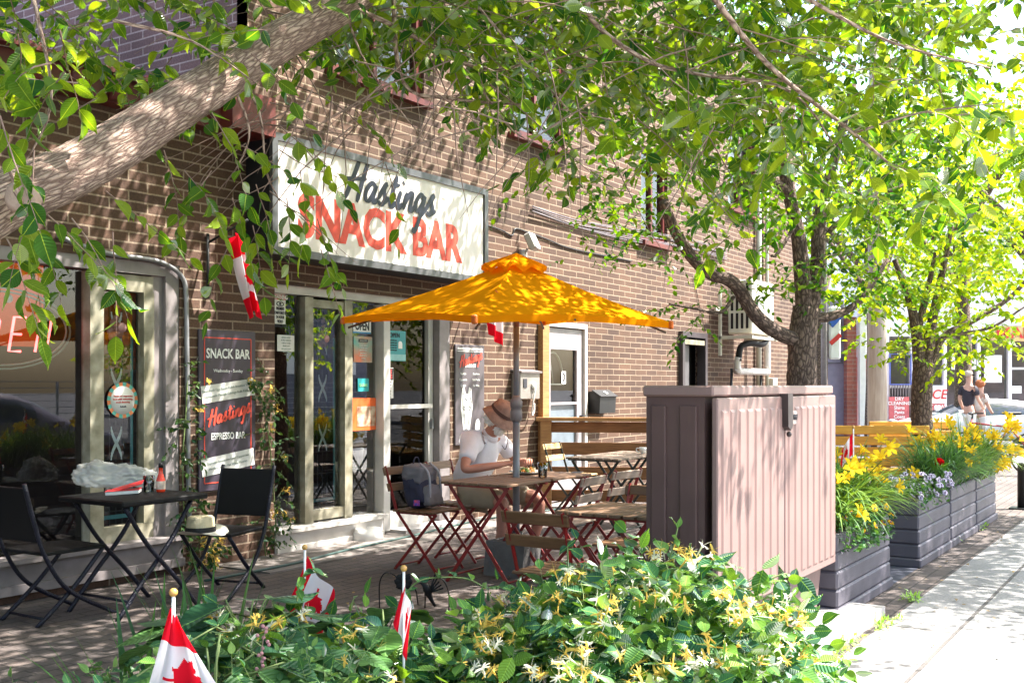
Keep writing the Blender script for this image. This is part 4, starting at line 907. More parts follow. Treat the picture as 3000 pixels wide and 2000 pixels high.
for s in (-1, 1):
    q = MB(); q.tube(smooth_path([(-.0, s*.07, .41), (.10, s*.075, .33), (.125, s*.08, .18), (.12, s*.085, .05)], 5), .011, 6); q.build('strap', mat('strap_grey', (.33, .32, .35), .6), e)
q = MB(); q.box((.125, .07, .24), (.012, .03, .045), bev=.004); q.build('buckle', M_grey, e)
q = MB(); q.box((.03, -.155, .06), (.06, .012, .05), Euler((0, 0, .2)), bev=.003); q.build('patch', mat('patch_red', (.5, .05, .08), .6, var=.5, vscale=40, col2=(.03, .05, .4)), e)
q = MB(); q.tube(smooth_path([(-.1, -.05, .38), (-.1, -.02, .45), (-.1, .03, .45), (-.1, .05, .38)], 5), .007, 6); q.build('handle', M_bpn, e)
e.scale = (.84, .84, .84)
# dog bowl, hose
q = MB(); q.smooth = True; q.lathe([(.15, 0), (.12, .10), (.105, .10), (.09, .045), (.001, .04)], n=26); o = tag(q.build('water_bowl', M_w2), 'upturned edged white plastic dog bowl on the ground before the cafe door', 'bowl'); c0 = G(1076, 1582); o.location = (c0.x, c0.y, .012)
q = MB(); q.tube(smooth_path([G(600, 1700, .02), G(850, 1652, .02), G(1010, 1612, .02), G(1200, 1570, .02), G(1420, 1520, .02), G(1640, 1490, .02)], 6), .011, 6); tag(q.build('garden_hose', mat('hose', (.03, .07, .06), .5)), 'thin dark garden hose lying along the foot of the brick wall', 'hose')
# hanging flags ---------------------------------------------------------------
MAPLE = [(0, 1), (.13, .70), (.30, .78), (.22, .36), (.45, .60), (.52, .46), (.80, .52), (.70, .22), (.84, .12), (.44, -.22), (.50, -.38), (.05, -.32), (.05, -.78)]
MAPLE = MAPLE+[(-x, y) for x, y in MAPLE[::-1]][:-1] if False else MAPLE+[(-x, y) for x, y in reversed(MAPLE[1:])]
def inpoly(x, y, P_):
    r_ = False; j = len(P_)-1
    for i in range(len(P_)):
        xi, yi = P_[i]; xj, yj = P_[j]
        if (yi > y) != (yj > y) and x < (xj-xi)*(y-yi)/(yj-yi)+xi: r_ = not r_
        j = i
    return r_
def clothmat(name, c):
    m = bpy.data.materials.new(name); m.use_nodes = True; nt = m.node_tree; L = nt.links.new; nt.nodes.remove(nt.nodes['Principled BSDF'])
    d = N(nt, 'ShaderNodeBsdfDiffuse'); d.inputs[0].default_value = (*c, 1); t = N(nt, 'ShaderNodeBsdfTranslucent'); t.inputs[0].default_value = (*c, 1)
    x = N(nt, 'ShaderNodeMixShader'); x.inputs[0].default_value = .4; L(d.outputs[0], x.inputs[1]); L(t.outputs[0], x.inputs[2]); L(x.outputs[0], nt.nodes['Material Output'].inputs[0]); return m
M_fr, M_fw = clothmat('flag_red', (.75, .012, .03)), clothmat('flag_white', (.80, .74, .78))
def flag_cloth(fn, parent, nu=72, nv=36):
    """fn(u,v) -> point; u along the fly 0..1, v across 0..1"""
    q = MB(); q.smooth = True; g = [[None]*(nv+1) for _ in range(nu+1)]
    for i in range(nu+1):
        for j in range(nv+1): g[i][j] = len(q.v); q.v.append(tuple(fn(i/nu, j/nv)))
    for i in range(nu):
        for j in range(nv):
            u, v_ = (i+.5)/nu, (j+.5)/nv; red = u < .25 or u > .75 or inpoly((v_-.5)*0+(u-.5)*4.6, (v_-.5)*2.3, [(x*.9, y*.9) for x, y in MAPLE])
            q.cur = 0 if red else 1; q.face((g[i][j], g[i+1][j], g[i+1][j+1], g[i][j+1]))
    return q.build('flag_cloth', [M_fr, M_fw], parent)
p0 = Wl(722, 790, .25); e = empty('wall_flag', (p0.x, -.02, 2.55), label='limp red and white maple leaf flag hanging left below the big sign', cat='flag', group='flags hanging from the wall')
q = MB(); q.tube([(-.18, .0, -.48), (-.18, .0, .02)], .013, 6); q.tube([(-.18, 0, -.05), (-.05, -.30, .12)], .010, 6); q.build('bracket_pole', M_dark, e)
def hang(u, v_):
    # u along the hoist-to-fly drooping down, folds across
    w_ = .16*(1-.35*u); x = -.16+.18*u+(v_-.5)*w_; z = .06-.58*u-.15*abs(v_-.5); y = -.25+.035*math.sin(v_*14+u*3)*(1-.3*u); return (x+.05, y, z-.04)
flag_cloth(hang, e)
p0 = Wl(1440, 945, .3); e2 = empty('wall_flag', (p0.x, -.02, 2.33), label='red and white flag tip showing under the yellow umbrella edge', cat='flag', group='flags hanging from the wall')
q = MB(); q.tube([(0, 0, .0), (.0, -.30, .12)], .010, 6); q.build('bracket_pole', M_dark, e2)
flag_cloth(lambda u, v_: (.02+(v_-.5)*.28*(1-.3*u)+.06*u, -.28+.03*math.sin(v_*10+u*2), .12-.52*u-.12*v_), e2)
# fence ----------------------------------------------------------------------
fe = empty('rail_fence', (10.35, -.06, 0), rz=math.atan2(-.90, .44), label='wooden rail fence of wide boards running out from door three', cat='fence')
q = MB(); q.box((.06, 0, .50), (.12, .10, 1.0)); q.build('post', M_newwood, fe)
q = MB(); q.box((2.2, 0, .50), (.12, .10, 1.0)); q.build('post', M_newwood, fe)
q = MB(); q.box((1.2, -.0, 1.02), (2.5, .16, .04)); q.build('top_rail', M_newwood, fe)
M_board = woodmat('fence_board', (.30, .13, .045), (.17, .065, .02), scale=(3, 30, 30))
for z, h in ((.925, .12), (.68, .14), (.40, .14), (.14, .13)):
    q = MB(); q.box((1.22, .07, z), (2.4, .03, h)); q.build('board', M_board, fe)
# cabinet ---------------------------------------------------------------------
CX0, CX1, CY = 4.463, 6.27, -4.59
cab = empty('utility_cabinet', (CX0, CY, 0), label='tall brown metal utility cabinet with ribbed double doors', cat='utility cabinet')
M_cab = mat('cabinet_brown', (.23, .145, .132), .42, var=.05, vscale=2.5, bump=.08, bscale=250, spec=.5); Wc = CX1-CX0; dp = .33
q = MB(); q.box((Wc/2, dp/2+.02, .87), (Wc-.02, dp-.04, 1.0)); q.box((.006, dp*.35, .86), (.02, dp*.25, .9), bev=.004); q.box((.006, dp*.8, .86), (.02, dp*.22, .9), bev=.004); q.build('body', mat('cabinet_shade_brown', (.115, .066, .060), .5, var=.08, vscale=3, bump=.1, bscale=250, spec=.3), cab)  # darker copy of the cabinet brown: shade painted into the body colour
q = MB(); q.box((Wc/2, dp/2, 1.377), (Wc+.02, dp+.02, .05), bev=.008); q.build('lid', M_cab, cab)
Ds = .905*Wc/1.857
for i, (a, b) in enumerate(((0.0, Wc/2-.006), (Wc/2+.006, Wc))):
    q = MB(); q.box(((a+b)/2, -.012, .853), (b-a, .03, .985), bev=.006)
    n = 8
    for k in range(n):
        cx_ = a+(b-a)*(k+.75)/(n+.5); ww = (b-a)/(n+.5)*.48; z0_, z1_ = .40, 1.29
        pr = [(cx_-ww/2-.012, z0_), (cx_+ww/2+.012, z0_), (cx_+ww/2+.012, z1_), (cx_-ww/2-.012, z1_)]; base = len(q.v)
        for x, z in pr: q.v.append((x, -.0272, z))
        for x, z in ((cx_-ww/2, z0_+.012), (cx_+ww/2, z0_+.012), (cx_+ww/2, z1_-.012), (cx_-ww/2, z1_-.012)): q.v.append((x, -.0335, z))
        for u in range(4): q.face((base+u, base+(u+1) % 4, base+4+(u+1) % 4, base+4+u))
        q.face((base+4, base+5, base+6, base+7))
    q.build('door', M_cab, cab)
q = MB(); q.prism([(Wc/2-.045, 1.36), (Wc/2+.03, 1.36), (Wc/2+.035, 1.20), (Wc/2+.005, 1.17), (Wc/2-.04, 1.19)], .045, None, (0, -.06, 0)); q.sphere((Wc/2, -.05, 1.15), .014); q.build('latch', mat('latch_dark', (.05, .035, .035), .4), cab)
q = MB(); q.box((Wc/2, -.045, .33), (.055, .035, .20), bev=.006); q.build('bottom_latch', MATS['latch_dark'], cab)
q = MB(); q.prism([(-.02, .36), (Wc-.06, .36), (Wc-.14, .13), (Wc-.14, 0), (.1, 0), (.1, .13)], dp-.1, None, (0, .04, 0)); q.build('plinth', mat('plinth_brown', (.17, .105, .095), .5, bump=.1), cab)
q = MB(); q.box((Wc/2+.10, -.042, 1.235), (.09, .004, .07), Euler((0, .0, 0))); q.build('torn_label', mat('torn_paper', (.45, .36, .33), .8, var=.35, vscale=60), cab); text('lettering', 'COMM 7', .04, M_ink, cab, (Wc/2+.10, -.0455, 1.235), xs=.6, bold=.02)
q = MB(); q.box(((CX0+CX1)/2+.2, CY+.25, .03), (Wc+.3, .95, .07)); tag(q.build('cabinet_footing', M_conc), 'pale concrete footing slab under the brown utility cabinet', 'footing')
# scattered grey box behind the hedge
# planters -------------------------------------------------------------------
M_pl = mat('planter_plastic', (.082, .075, .095), .6, var=.12, vscale=4, bump=.15, bscale=120)
GP = 'dark stepped planter boxes along the pavement'
def planter(x0, x1, label):
    e = empty('planter_box', ((x0+x1)/2, -4.37, 0), label=label, cat='planter', group=GP); w_ = x1-x0; d_ = .50
    q = MB(); q.box((0, 0, .035), (w_, d_, .07), bev=.01)
    for k in range(4): q.box((0, 0, .07+.0525+k*.11), (w_-.03-.004*k, d_-.03-.004*k, .108), bev=.012)
    q.build('box', M_pl, e); q = MB(); q.box((0, 0, .49), (w_-.1, d_-.1, .04)); q.build('soil', M_soil, e); return e
planter(6.34, 7.64, 'dark planter box next to the brown cabinet, full of yellow lilies')
planter(8.50, 9.72, 'dark planter box with white pansies at its near corner')
planter(9.735, 10.95, 'dark planter box in the middle of the far row, under arching grass')
planter(10.965, 12.1, 'dark planter box at the far end of the row by the bicycle')
# benches ---------------------------------------------------------------------
def bench(px0, px1, py, Z, label, n=5, hgt=None):
    a, b = V(px0, py, Z), V(px1, py, Z); e = empty('slatted_bench', ((a.x+b.x)/2, (a.y+b.y)/2, 0), rz=AL-R(90), label=label, cat='bench', group='yellow slatted benches'); L_ = (b-a).length; H_ = a.z
    for k in range(n):
        q = MB(); q.box((0, .02*k-.02, H_-.05-k*.125), (L_, .03, .10), Euler((R(-8), 0, 0)), bev=.006); q.build('back_slat', M_yellow, e)
    q = MB(); q.box((0, -.30, .45), (L_, .40, .04)); q.build('seat', M_yellow, e)
    for s in (-1, 1):
        q = MB(); q.box((s*L_*.42, .06, H_/2), (.07, .05, H_)); q.box((s*L_*.42, -.3, .22), (.07, .38, .44)); q.build('leg', M_dark, e)
    return e
bench(2330, 2720, 1246, 12.2, 'nearer yellow slatted bench behind the lily planter')
bench(2545, 2790, 1234, 14.6, 'farther yellow bench whose back rail passes behind the second tree trunk', n=2)
# ================================================================== PEOPLE
def skin(name, V_, E_, m, parent, sub=2, root=0, smooth_k=True):
    """V_: list of (pos, radius or (rx,ry)); E_: edges. Evaluated to a plain mesh."""
    me = bpy.data.meshes.new(name); me.from_pydata([tuple(v[0]) for v in V_], E_, []); o = link(bpy.data.objects.new(name, me))
    sk = o.modifiers.new('skin', 'SKIN'); sk.use_smooth_shade = True; sk.branch_smoothing = .6
    for i, v in enumerate(V_):
        r_ = v[1] if isinstance(v[1], (tuple, list)) else (v[1], v[1]); me.skin_vertices[0].data[i].radius = r_
    me.skin_vertices[0].data[root].use_root = True
    sb = o.modifiers.new('sub', 'SUBSURF'); sb.levels = sub; sb.render_levels = sub
    bpy.context.view_layer.update(); dg = bpy.context.evaluated_depsgraph_get()
    m2 = bpy.data.meshes.new_from_object(o.evaluated_get(dg)); bpy.data.objects.remove(o); bpy.data.meshes.remove(me)
    m2.name = name; m2.materials.clear(); m2.materials.append(m)
    for p in m2.polygons: p.use_smooth = True
    o = link(bpy.data.objects.new(name, m2)); o.parent = parent; return o
M_skin = mat('skin', (.50, .22, .15), .55, var=.08, vscale=9, bump=.1, bscale=60); M_shirt = mat('white_shirt', (.80, .76, .80), .85, var=.03, bump=.6, bscale=14)
M_short = mat('khaki_shorts', (.36, .29, .21), .9, var=.08, bump=.5, bscale=20); M_hatc = mat('tan_hat', (.33, .20, .155), .9, var=.12, vscale=25, bump=.5, bscale=120)
M_hair = mat('white_hair', (.85, .82, .78), .9, var=.03, bump=.5, bscale=60); M_shoe = mat('black_shoe', (.02, .02, .02), .6)
man = empty('person', (7.0, -1.42, 0), label='seated man in a tan hat and white shirt eating at the slatted table', cat='person')
O = Vector((7.0, -1.42, 0))
def B(x, y, z): return Vector((x, y, z))-O
pel = B(7.0, -1.42, .54); ab = B(6.99, -1.45, .68); ch_ = B(6.96, -1.56, .87); nb = B(6.935, -1.69, 1.02); nk = B(6.93, -1.74, 1.07); hd = B(6.925, -1.80, 1.15); hd2 = B(6.925, -1.815, 1.20)
shR, shL = B(6.76, -1.64, .985), B(7.12, -1.66, .985); elR, elL = B(6.575, -1.69, .755), B(7.31, -1.72, .76); wrR, wrL = B(6.77, -1.885, .79), B(7.12, -1.95, .80)
hR, hL = B(6.835, -1.935, .80), B(7.045, -1.985, .812)
V_ = [(pel, .13), (ab, (.14, .13)), (ch_, (.14, .11)), (nb, .058), (nk, .056), (B(6.928, -1.77, 1.11), .066), (hd, .088), (hd2, .082),
      (shR, .052), (elR, .042), (wrR, .028), (shL, .052), (elL, .042), (wrL, .028),
      (B(6.91, -1.46, .52), .095), (B(6.84, -1.88, .50), .062), (B(6.86, -1.86, .27), .050), (B(6.875, -1.80, .09), .034), (B(6.875, -1.90, .045), .035),
      (B(7.09, -1.46, .52), .095), (B(7.24, -1.97, .51), .062), (B(7.26, -1.93, .27), .050), (B(7.27, -1.86, .09), .034), (B(7.28, -1.96, .045), .035)]
E_ = [(0, 1), (1, 2), (2, 3), (3, 4), (4, 5), (5, 6), (6, 7), (2, 8), (8, 9), (9, 10), (2, 11), (11, 12), (12, 13), (0, 14), (14, 15), (15, 16), (16, 17), (17, 18), (0, 19), (19, 20), (20, 21), (21, 22), (22, 23)]
def hand(wi, wr, palm, side, down=.5):
    d = (palm-wr).normalized(); up = Vector((0, 0, 1)); sd = d.cross(up).normalized()
    V_.append((palm, (.026, .016))); pi = len(V_)-1; E_.append((wi, pi))
    for k in range(4):
        off = sd*side*((k-1.5)*.017); L1 = [.032, .036, .034, .027][k]
        b0 = palm+off+d*.028+up*.004; a1 = b0+d*L1*.9+up*(-.004); a2 = a1+d*L1*.45-up*.022; a3 = a2-d*.002-up*.018
        i0 = len(V_); V_.extend([(b0, .0095), (a1, .009), (a2, .008), (a3, .007)]); E_.extend([(pi, i0), (i0, i0+1), (i0+1, i0+2), (i0+2, i0+3)])
    b0 = palm-sd*side*(-.026)-d*.012-up*.006; b0 = palm-sd*side*.028-d*.008-up*.006; a1 = b0+d*.026-sd*side*.008-up*.012; a2 = a1+d*.022+sd*side*.008-up*.010
    i0 = len(V_); V_.extend([(b0, .011), (a1, .0095), (a2, .008)]); E_.extend([(pi, i0), (i0, i0+1), (i0+1, i0+2)])
hand(10, wrR, hR, 1); hand(13, wrL, hL, -1)
skin('body', V_, E_, M_skin, man, 2)
skin('shirt', [(B(7.0, -1.41, .55), .17), (B(6.99, -1.46, .68), (.185, .18)), (B(6.96, -1.58, .86), (.20, .175)), (B(6.94, -1.67, 1.0), .10), (B(6.77, -1.635, .985), .085), (B(6.665, -1.665, .86), .074), (B(6.63, -1.675, .82), .072), (B(7.11, -1.655, .985), .085), (B(7.205, -1.685, .87), .074), (B(7.235, -1.695, .83), .072), (B(6.935, -1.715, 1.045), .074)],
     [(0, 1), (1, 2), (2, 3), (3, 10), (2, 4), (4, 5), (5, 6), (2, 7), (7, 8), (8, 9)], M_shirt, man, 2)
skin('shorts', [(B(7.0, -1.41, .53), .16), (B(6.905, -1.52, .53), .112), (B(6.85, -1.80, .515), .088), (B(6.845, -1.84, .51), .086), (B(7.095, -1.52, .53), .112), (B(7.20, -1.83, .52), .088), (B(7.22, -1.88, .515), .086)],
     [(0, 1), (1, 2), (2, 3), (0, 4), (4, 5), (5, 6)], M_short, man, 2)
for x in (6.875, 7.275):
    skin('shoe', [(B(x, -1.80, .055), .045), (B(x, -1.88, .04), .042), (B(x, -1.96, .035), .034)], [(0, 1), (1, 2)], M_shoe, man, 2)
# head details: the head looks down towards the plate
hm = Euler((R(38), 0, R(6))).to_matrix()        # tilt forward (towards -y)
def H(x, y, z): return hd+Vector((0, 0, .015))+hm@Vector((x, y, z))
nose = MB(); nose.smooth = True
q = MB(); q.sphere(H(0, -.098, -.012), .016, 10, 8, (.8, 1.1, 1.3), hm); q.build('nose', M_skin, man)
for s in (-1, 1):
    q = MB(); q.sphere(H(s*.088, .0, -.005), .026, 10, 8, (.35, .7, 1.1), hm); q.build('ear', M_skin, man)
    q = MB(); q.sphere(H(s*.032, -.082, .018), .010, 8, 6); q.build('eye', M_ink, man)
q = MB(); q.bar(H(-.022, -.093, -.052), H(.022, -.093, -.052), .006, .006); q.build('mouth', mat('lips', (.35, .10, .08), .6), man)
blob('beard', H(0, -.058, -.085), (.054, .045, .060), M_hair, man, 5, .25, Euler((R(38), 0, 0)), 4, 4, .1)
blob('hair', H(0, .035, -.045), (.092, .075, .075), M_hair, man, 6, .2, Euler((R(38), 0, 0)), 4, 4, .1)
hat = MB(); hat.smooth = True; hatM = hm
hat.lathe([(.001, .150), (.06, .148), (.090, .134), (.102, .10), (.107, .055)], H(0, .0, -.03), 28, hatM, cap=False)
n = 32; base = len(hat.v)
for j in range(n):
    a = 2*math.pi*j/n
    for r_, zz in ((.106, .058), (.128, .030), (.146, -.004)): hat.v.append(tuple(H(0, 0, -.03)+hatM@Vector((r_*math.cos(a), r_*math.sin(a)*1.05, zz+.008*math.sin(3*a)))))
for j in range(n):
    for k in range(2): hat.face((base+j*3+k, base+j*3+k+1, base+((j+1) % n)*3+k+1, base+((j+1) % n)*3+k))
ho = hat.build('sun_hat', M_hatc, man); q = MB(); q.lathe([(.110, .058), (.1075, .085)], H(0, 0, -.03), 28, hatM, cap=False); q.build('hat_band', mat('hat_band', (.10, .05, .04), .8), ho)
q = MB(); q.tube(smooth_path([H(.06, -.07, -.05), B(6.98, -1.83, .98), B(6.99, -1.80, .90), B(6.97, -1.78, .93)], 5), .003, 5); q.build('chin_cord', M_black, man)
q = MB(); q.bar(hR+Vector((.02, -.03, 0)), hR+Vector((.09, -.09, -.05)), .008, .004); tag(q.build('fork', M_grey), 'metal fork held in the seated man\'s near hand', 'fork').location = O
q = MB(); q.bar(hL+Vector((-.01, -.02, 0)), hL+Vector((-.06, -.10, -.055)), .010, .004); tag(q.build('steak_knife', M_dark), 'dark handled knife held in the seated man\'s far hand', 'knife').location = O

def walker(label, px, py_top, Z, hgt, shirt, legs, skinm, hair, deg, female=False):
    a = V(px, py_top, Z); e = empty('person', (a.x, a.y, 0), rz=R(deg), label=label, cat='person'); k = hgt/1.75
    def S(x, y, z): return Vector((x, y, z))*k
    sw = .17 if not female else .15
    V2 = [(S(0, 0, .95), .09), (S(0, 0, 1.15), .085), (S(.01, 0, 1.33), (.10, .08)), (S(.0, 0, 1.47), .055), (S(.015, 0, 1.56), .068), (S(.02, 0, 1.66), .082),
          (S(0, sw, 1.40), .052), (S(-.06, sw+.04, 1.14), .040), (S(.06, sw+.05, .92), .030), (S(.09, sw+.04, .83), .030), (S(0, -sw, 1.40), .052), (S(.05, -sw-.04, 1.14), .040), (S(.18, -sw-.03, .98), .030), (S(.24, -sw-.02, .92), .030),
          (S(0, .09, .88), .085), (S(.10, .09, .50), .058), (S(.04, .09, .10), .038), (S(.15, .09, .04), .035), (S(0, -.09, .88), .085), (S(-.02, -.09, .50), .058), (S(-.24, -.09, .14), .038), (S(-.16, -.09, .04), .035)]
    E2 = [(0, 1), (1, 2), (2, 3), (3, 4), (4, 5), (2, 6), (6, 7), (7, 8), (8, 9), (2, 10), (10, 11), (11, 12), (12, 13), (0, 14), (14, 15), (15, 16), (16, 17), (0, 18), (18, 19), (19, 20), (20, 21)]
    skin('body', V2, E2, skinm, e, 1)
    skin('shirt', [(S(0, 0, .93), .13), (S(0, 0, 1.15), .135), (S(.01, 0, 1.34), (.165, .13)), (S(0, sw, 1.40), .078), (S(-.045, sw+.035, 1.20), .066), (S(0, -sw, 1.40), .078), (S(.035, -sw-.035, 1.20), .066)], [(0, 1), (1, 2), (2, 3), (3, 4), (2, 5), (5, 6)], shirt, e, 1)
    skin('trousers', [(S(0, 0, .92), .125), (S(.02, .09, .80), .10), (S(.10, .09, .50), .075), (S(.0, -.09, .80), .10), (S(-.02, -.09, .50), .075)], [(0, 1), (1, 2), (0, 3), (3, 4)], legs, e, 1)
    blob('hair', S(-.015, 0, 1.69), (.088*k, .085*k, .07*k) if not female else (.12*k, .12*k, .11*k), hair, e, 3, .2, None, 3, 4, .0)
    q = MB(); q.sphere(S(.105, 0, 1.63), .014, 6, 5); q.build('nose', skinm, e)
    q = MB(); q.box(S(.095, 0, 1.665), (.03, .12, .028), bev=.005); q.build('sunglasses', M_black, e)
    return e
M_skin2 = mat('skin_light', (.55, .32, .24), .6); 
walker('pedestrian in a black polo shirt and white shorts walking past the white car', 2838, 1094, 22.5, 1.72, mat('black_polo', (.025, .02, .03), .8), mat('white_shorts', (.72, .70, .66), .8), M_skin2, mat('grey_hair', (.45, .38, .32), .8), -35)
walker('pedestrian with curly reddish hair in a pale top beside the man in the polo', 2872, 1130, 23.4, 1.50, mat('pale_top', (.70, .62, .55), .8), mat('pale_skirt', (.62, .60, .58), .8), M_skin2, mat('red_hair', (.42, .13, .05), .8), -35, True)

# ================================================================== VEHICLES
def wheel(parent, x, y, r, w_=.2, side=1):
    q = MB(); q.smooth = False; M = Matrix.Rotation(R(90), 3, 'X')
    q.lathe([(r*.66, -w_/2), (r*.93, -w_/2), (r, -w_/2+.03), (r, w_/2-.03), (r*.93, w_/2), (r*.66, w_/2)], (x, y, r), 28, M, cap=False); t = q.build('wheel', M_black, parent)
    q = MB(); q.lathe([(r*.66, -w_/2+.01), (r*.62, 0), (r*.64, w_/2-.01)], (x, y, r), 28, M, cap=False); q.lathe([(.001, -.01), (.05, -.01), (.05, .01), (.001, .01)], (x, y+side*(w_/2-.03), r), 12, M, cap=False)
    for k in range(5):
        a = k*2*math.pi/5; q.bar((x, y+side*(w_/2-.03), r), (x+r*.64*math.cos(a), y+side*(w_/2-.03), r+r*.64*math.sin(a)), .05, .02, (0, 1, 0))
    q.build('rim', mat('alloy', (.5, .5, .52), .3, metal=.8), t)
def car(label, loc, rz, paint, L_=4.5, Hh=1.40):
    """nose along +x"""
    e = empty('parked_car', loc, rz=rz, label=label, cat='car'); hw = .89
    # stations: x, z_bottom, z_belt, z_roof(or None), half width body, half width roof
    st_ = [(-.50, .42, .78, .80, .70, .62), (-.47, .24, .90, .93, .82, .70), (-.38, .20, .93, .98, .88, .74), (-.27, .20, .94, 1.22, .89, .64), (-.15, .20, .93, 1.38, .89, .60), (.0, .20, .91, 1.40, .89, .60), (.10, .20, .90, 1.33, .89, .62), (.245, .20, .88, .92, .88, .74), (.36, .20, .80, .84, .87, .70), (.45, .22, .68, .72, .82, .62), (.50, .34, .52, .56, .64, .5)]
    q = MB(); q.smooth = True; rows = []
    for sx, zb, zl, zr, wb, wr in st_:
        k = Hh/1.40; pts = [(0, zb), (wb*.9, zb), (wb, zb+.12), (wb*1.0, (zb+zl)/2+.05), (wb*.97, zl), (wr, zr-.03), (wr*.75, zr), (0, zr+.01)]
        full = [(-y, z) for y, z in pts[::-1]]+pts[1:]; rows.append([len(q.v)+i for i in range(len(full))]); q.v += [(sx*L_, y, z*k) for y, z in full]
    n = len(rows[0])
    for i in range(len(rows)-1):
        for j in range(n-1):
            win = (j in (2, 11)) and 3 <= i <= 6-0 and True
            topw = j in (1, 0, 12, 13) and (i in (2, 6)); win = (j in (2, 11) and i in (3, 4, 5)) or (i in (2, 6, 3-1) and j in (0, 1, 12-0, 13-0) ) and i in (2, 6)
            q.cur = 1 if win else 0; q.face((rows[i][j], rows[i+1][j], rows[i+1][j+1], rows[i][j+1]))
    q.cur = 0; q.face(rows[0]); q.face(rows[-1][::-1])
    q.build('body', [paint, mat('car_glass', (.03, .04, .06), .05, spec=.8)], e, subsurf=1)
    r = .33
    for x in (-L_*.30, L_*.32):
        for s in (-1, 1): wheel(e, x, s*(hw-.09), r, .2, s)
    for s in (-1, 1):
        q = MB(); q.sphere((L_*.455, s*.60, .62), .10, 12, 8, (1.3, 1.2, .6)); q.build('headlight', mat('lamp_glass', (.6, .62, .65), .08), e)
        q = MB(); q.box((L_*.17, s*(hw+.06), .95), (.14, .16, .11), bev=.03); q.build('mirror', paint, e)
    return e
M_wcar = mat('white_car_paint', (.70, .71, .73), .18, var=.02, spec=.7); M_scar = mat('silver_car_paint', (.16, .14, .20), .22, var=.02, spec=.8)
a = V(2880, 1290, 27); car('white car parked across the side street behind the pedestrians', (a.x, a.y, -.14), AL+R(90), M_wcar, 4.6, 1.22)
car('silver car parked at the kerb behind the viewer, mirrored in the left window', (9.6, -9.9, -.16), 0, M_scar, 4.5, 1.48)
# bicycle ----------------------------------------------------------------
a = V(2922, 1380, 16.5); e = empty('bicycle', (a.x, a.y, 0), rz=AL+R(90)-R(6), label='dark bicycle with a black saddle standing at the far right beyond the planters', cat='bicycle')
def bwheel(x):
    q = MB(); q.tube([(x+.33*math.cos(t), 0, .34+.33*math.sin(t)) for t in [2*math.pi*i/36 for i in range(37)]], .017, 6, cap=False); w_ = q.build('wheel', M_black, e)
    q = MB()
    for k in range(18): t = 2*math.pi*k/18; q.tube([(x, .0, .34), (x+.32*math.cos(t), 0, .34+.32*math.sin(t))], .0022, 3, cap=False)
    q.tube([(x, -.04, .34), (x, .04, .34)], .018, 8); q.build('spokes', M_grey, w_)
bwheel(.52); bwheel(-.52); M_bf = mat('bike_red', (.30, .03, .03), .4)
q = MB()
for p0, p1 in (((.40, 0, .78), (.05, 0, .30)), ((-.18, 0, .80), (.05, 0, .30)), ((-.18, 0, .76), (.38, 0, .82)), ((-.18, 0, .76), (-.52, 0, .34)), ((.05, 0, .30), (-.52, 0, .34)), ((.38, 0, .88), (.52, 0, .34)), ((-.18, 0, .80), (-.21, 0, .95))): q.tube([p0, p1], .015, 7)
q.build('frame', M_bf, e); q = MB(); q.box((-.22, 0, .97), (.25, .13, .05), bev=.02); q.build('saddle', M_black, e)
q = MB(); q.tube(smooth_path([(.30, -.28, .98), (.40, -.1, .97), (.37, 0, .95), (.40, .1, .97), (.30, .28, .98)], 4), .012, 6); q.tube([(.37, 0, .95), (.385, 0, .86)], .014, 6); q.build('handlebar', M_black, e)
q = MB(); q.lathe([(.09, -.005), (.09, .005)], (.05, .03, .30), 18, Matrix.Rotation(R(90), 3, 'X')); q.build('chainring', M_dark, e)
# bollard
a = G(2996, 1490); q = MB(); q.lathe([(.055, 0), (.055, .50), (.065, .50), (.065, .52), (.001, .53)], n=18); q.box((0, 0, .008), (.26, .26, .016)); o = tag(q.build('bollard', M_dark), 'short black bollard at the right edge on the pavers', 'bollard'); o.location = (a.x, a.y, 0)
# ================================================================== ACROSS THE SIDE STREET
def far(name, Z, label, cat):
    c = V(1500, 1130, Z); e = empty(name, (c.x, c.y, 0), rz=AL-R(90), label=label, cat=cat); k = Z/FPX
    return e, (lambda px: (px-1500)*k), (lambda py: CAMH+(1130-py)*k)
def fbox(q, fx, fz, x0, y0, x1, y1, d=.2, yo=0): q.box(((fx(x0)+fx(x1))/2, yo+d/2, (fz(y0)+fz(y1))/2), (fx(x1)-fx(x0), d, fz(y0)-fz(y1)))
M_purp = mat('lilac_siding', (.26, .23, .36), .7, var=.06); M_redb = brickmat('salmon_brick', (.46, .15, .12), (.38, .12, .10), (.45, .32, .28), bw=.4, rh=.12)
M_fwhite = mat('shop_white', (.80, .78, .80), .6, var=.03)
e, fx, fz = far('garage_building', 31, 'lilac painted building with a roll shutter across the side street', 'building')
q = MB(); fbox(q, fx, fz, 2150, 880, 2472, 1275, 6); q.build('wall', M_purp, e)
q = MB()
for i in range(14): fbox(q, fx, fz, 2340, 935+i*5, 2466, 938+i*5, .05, -.05)
q.build('shutter_vent', mat('vent_purple', (.12, .11, .16), .6), e)
q = MB(); fbox(q, fx, fz, 2340, 1062, 2468, 1065, .05, -.04); fbox(q, fx, fz, 2463, 1030, 2467, 1060, .05, -.05); q.build('trim', MATS['vent_purple'], e)
q = MB(); fbox(q, fx, fz, 2472, 930, 2500, 1275, .6, -.3); q.build('brick_pier', M_redb, e)
q = MB(); fbox(q, fx, fz, 2526, 1045, 2548, 1275, .6, -.0); q.build('brick_pier', M_redb, e)
q = MB(); fbox(q, fx, fz, 2503, 880, 2520, 1275, .25, -.5); fbox(q, fx, fz, 2520, 860, 2548, 1045, .3, -.4); q.build('white_column', M_fwhite, e)
e, fx, fz = far('corner_shop', 34, 'white corner shop with big windows, an ICE board and red signs', 'building')
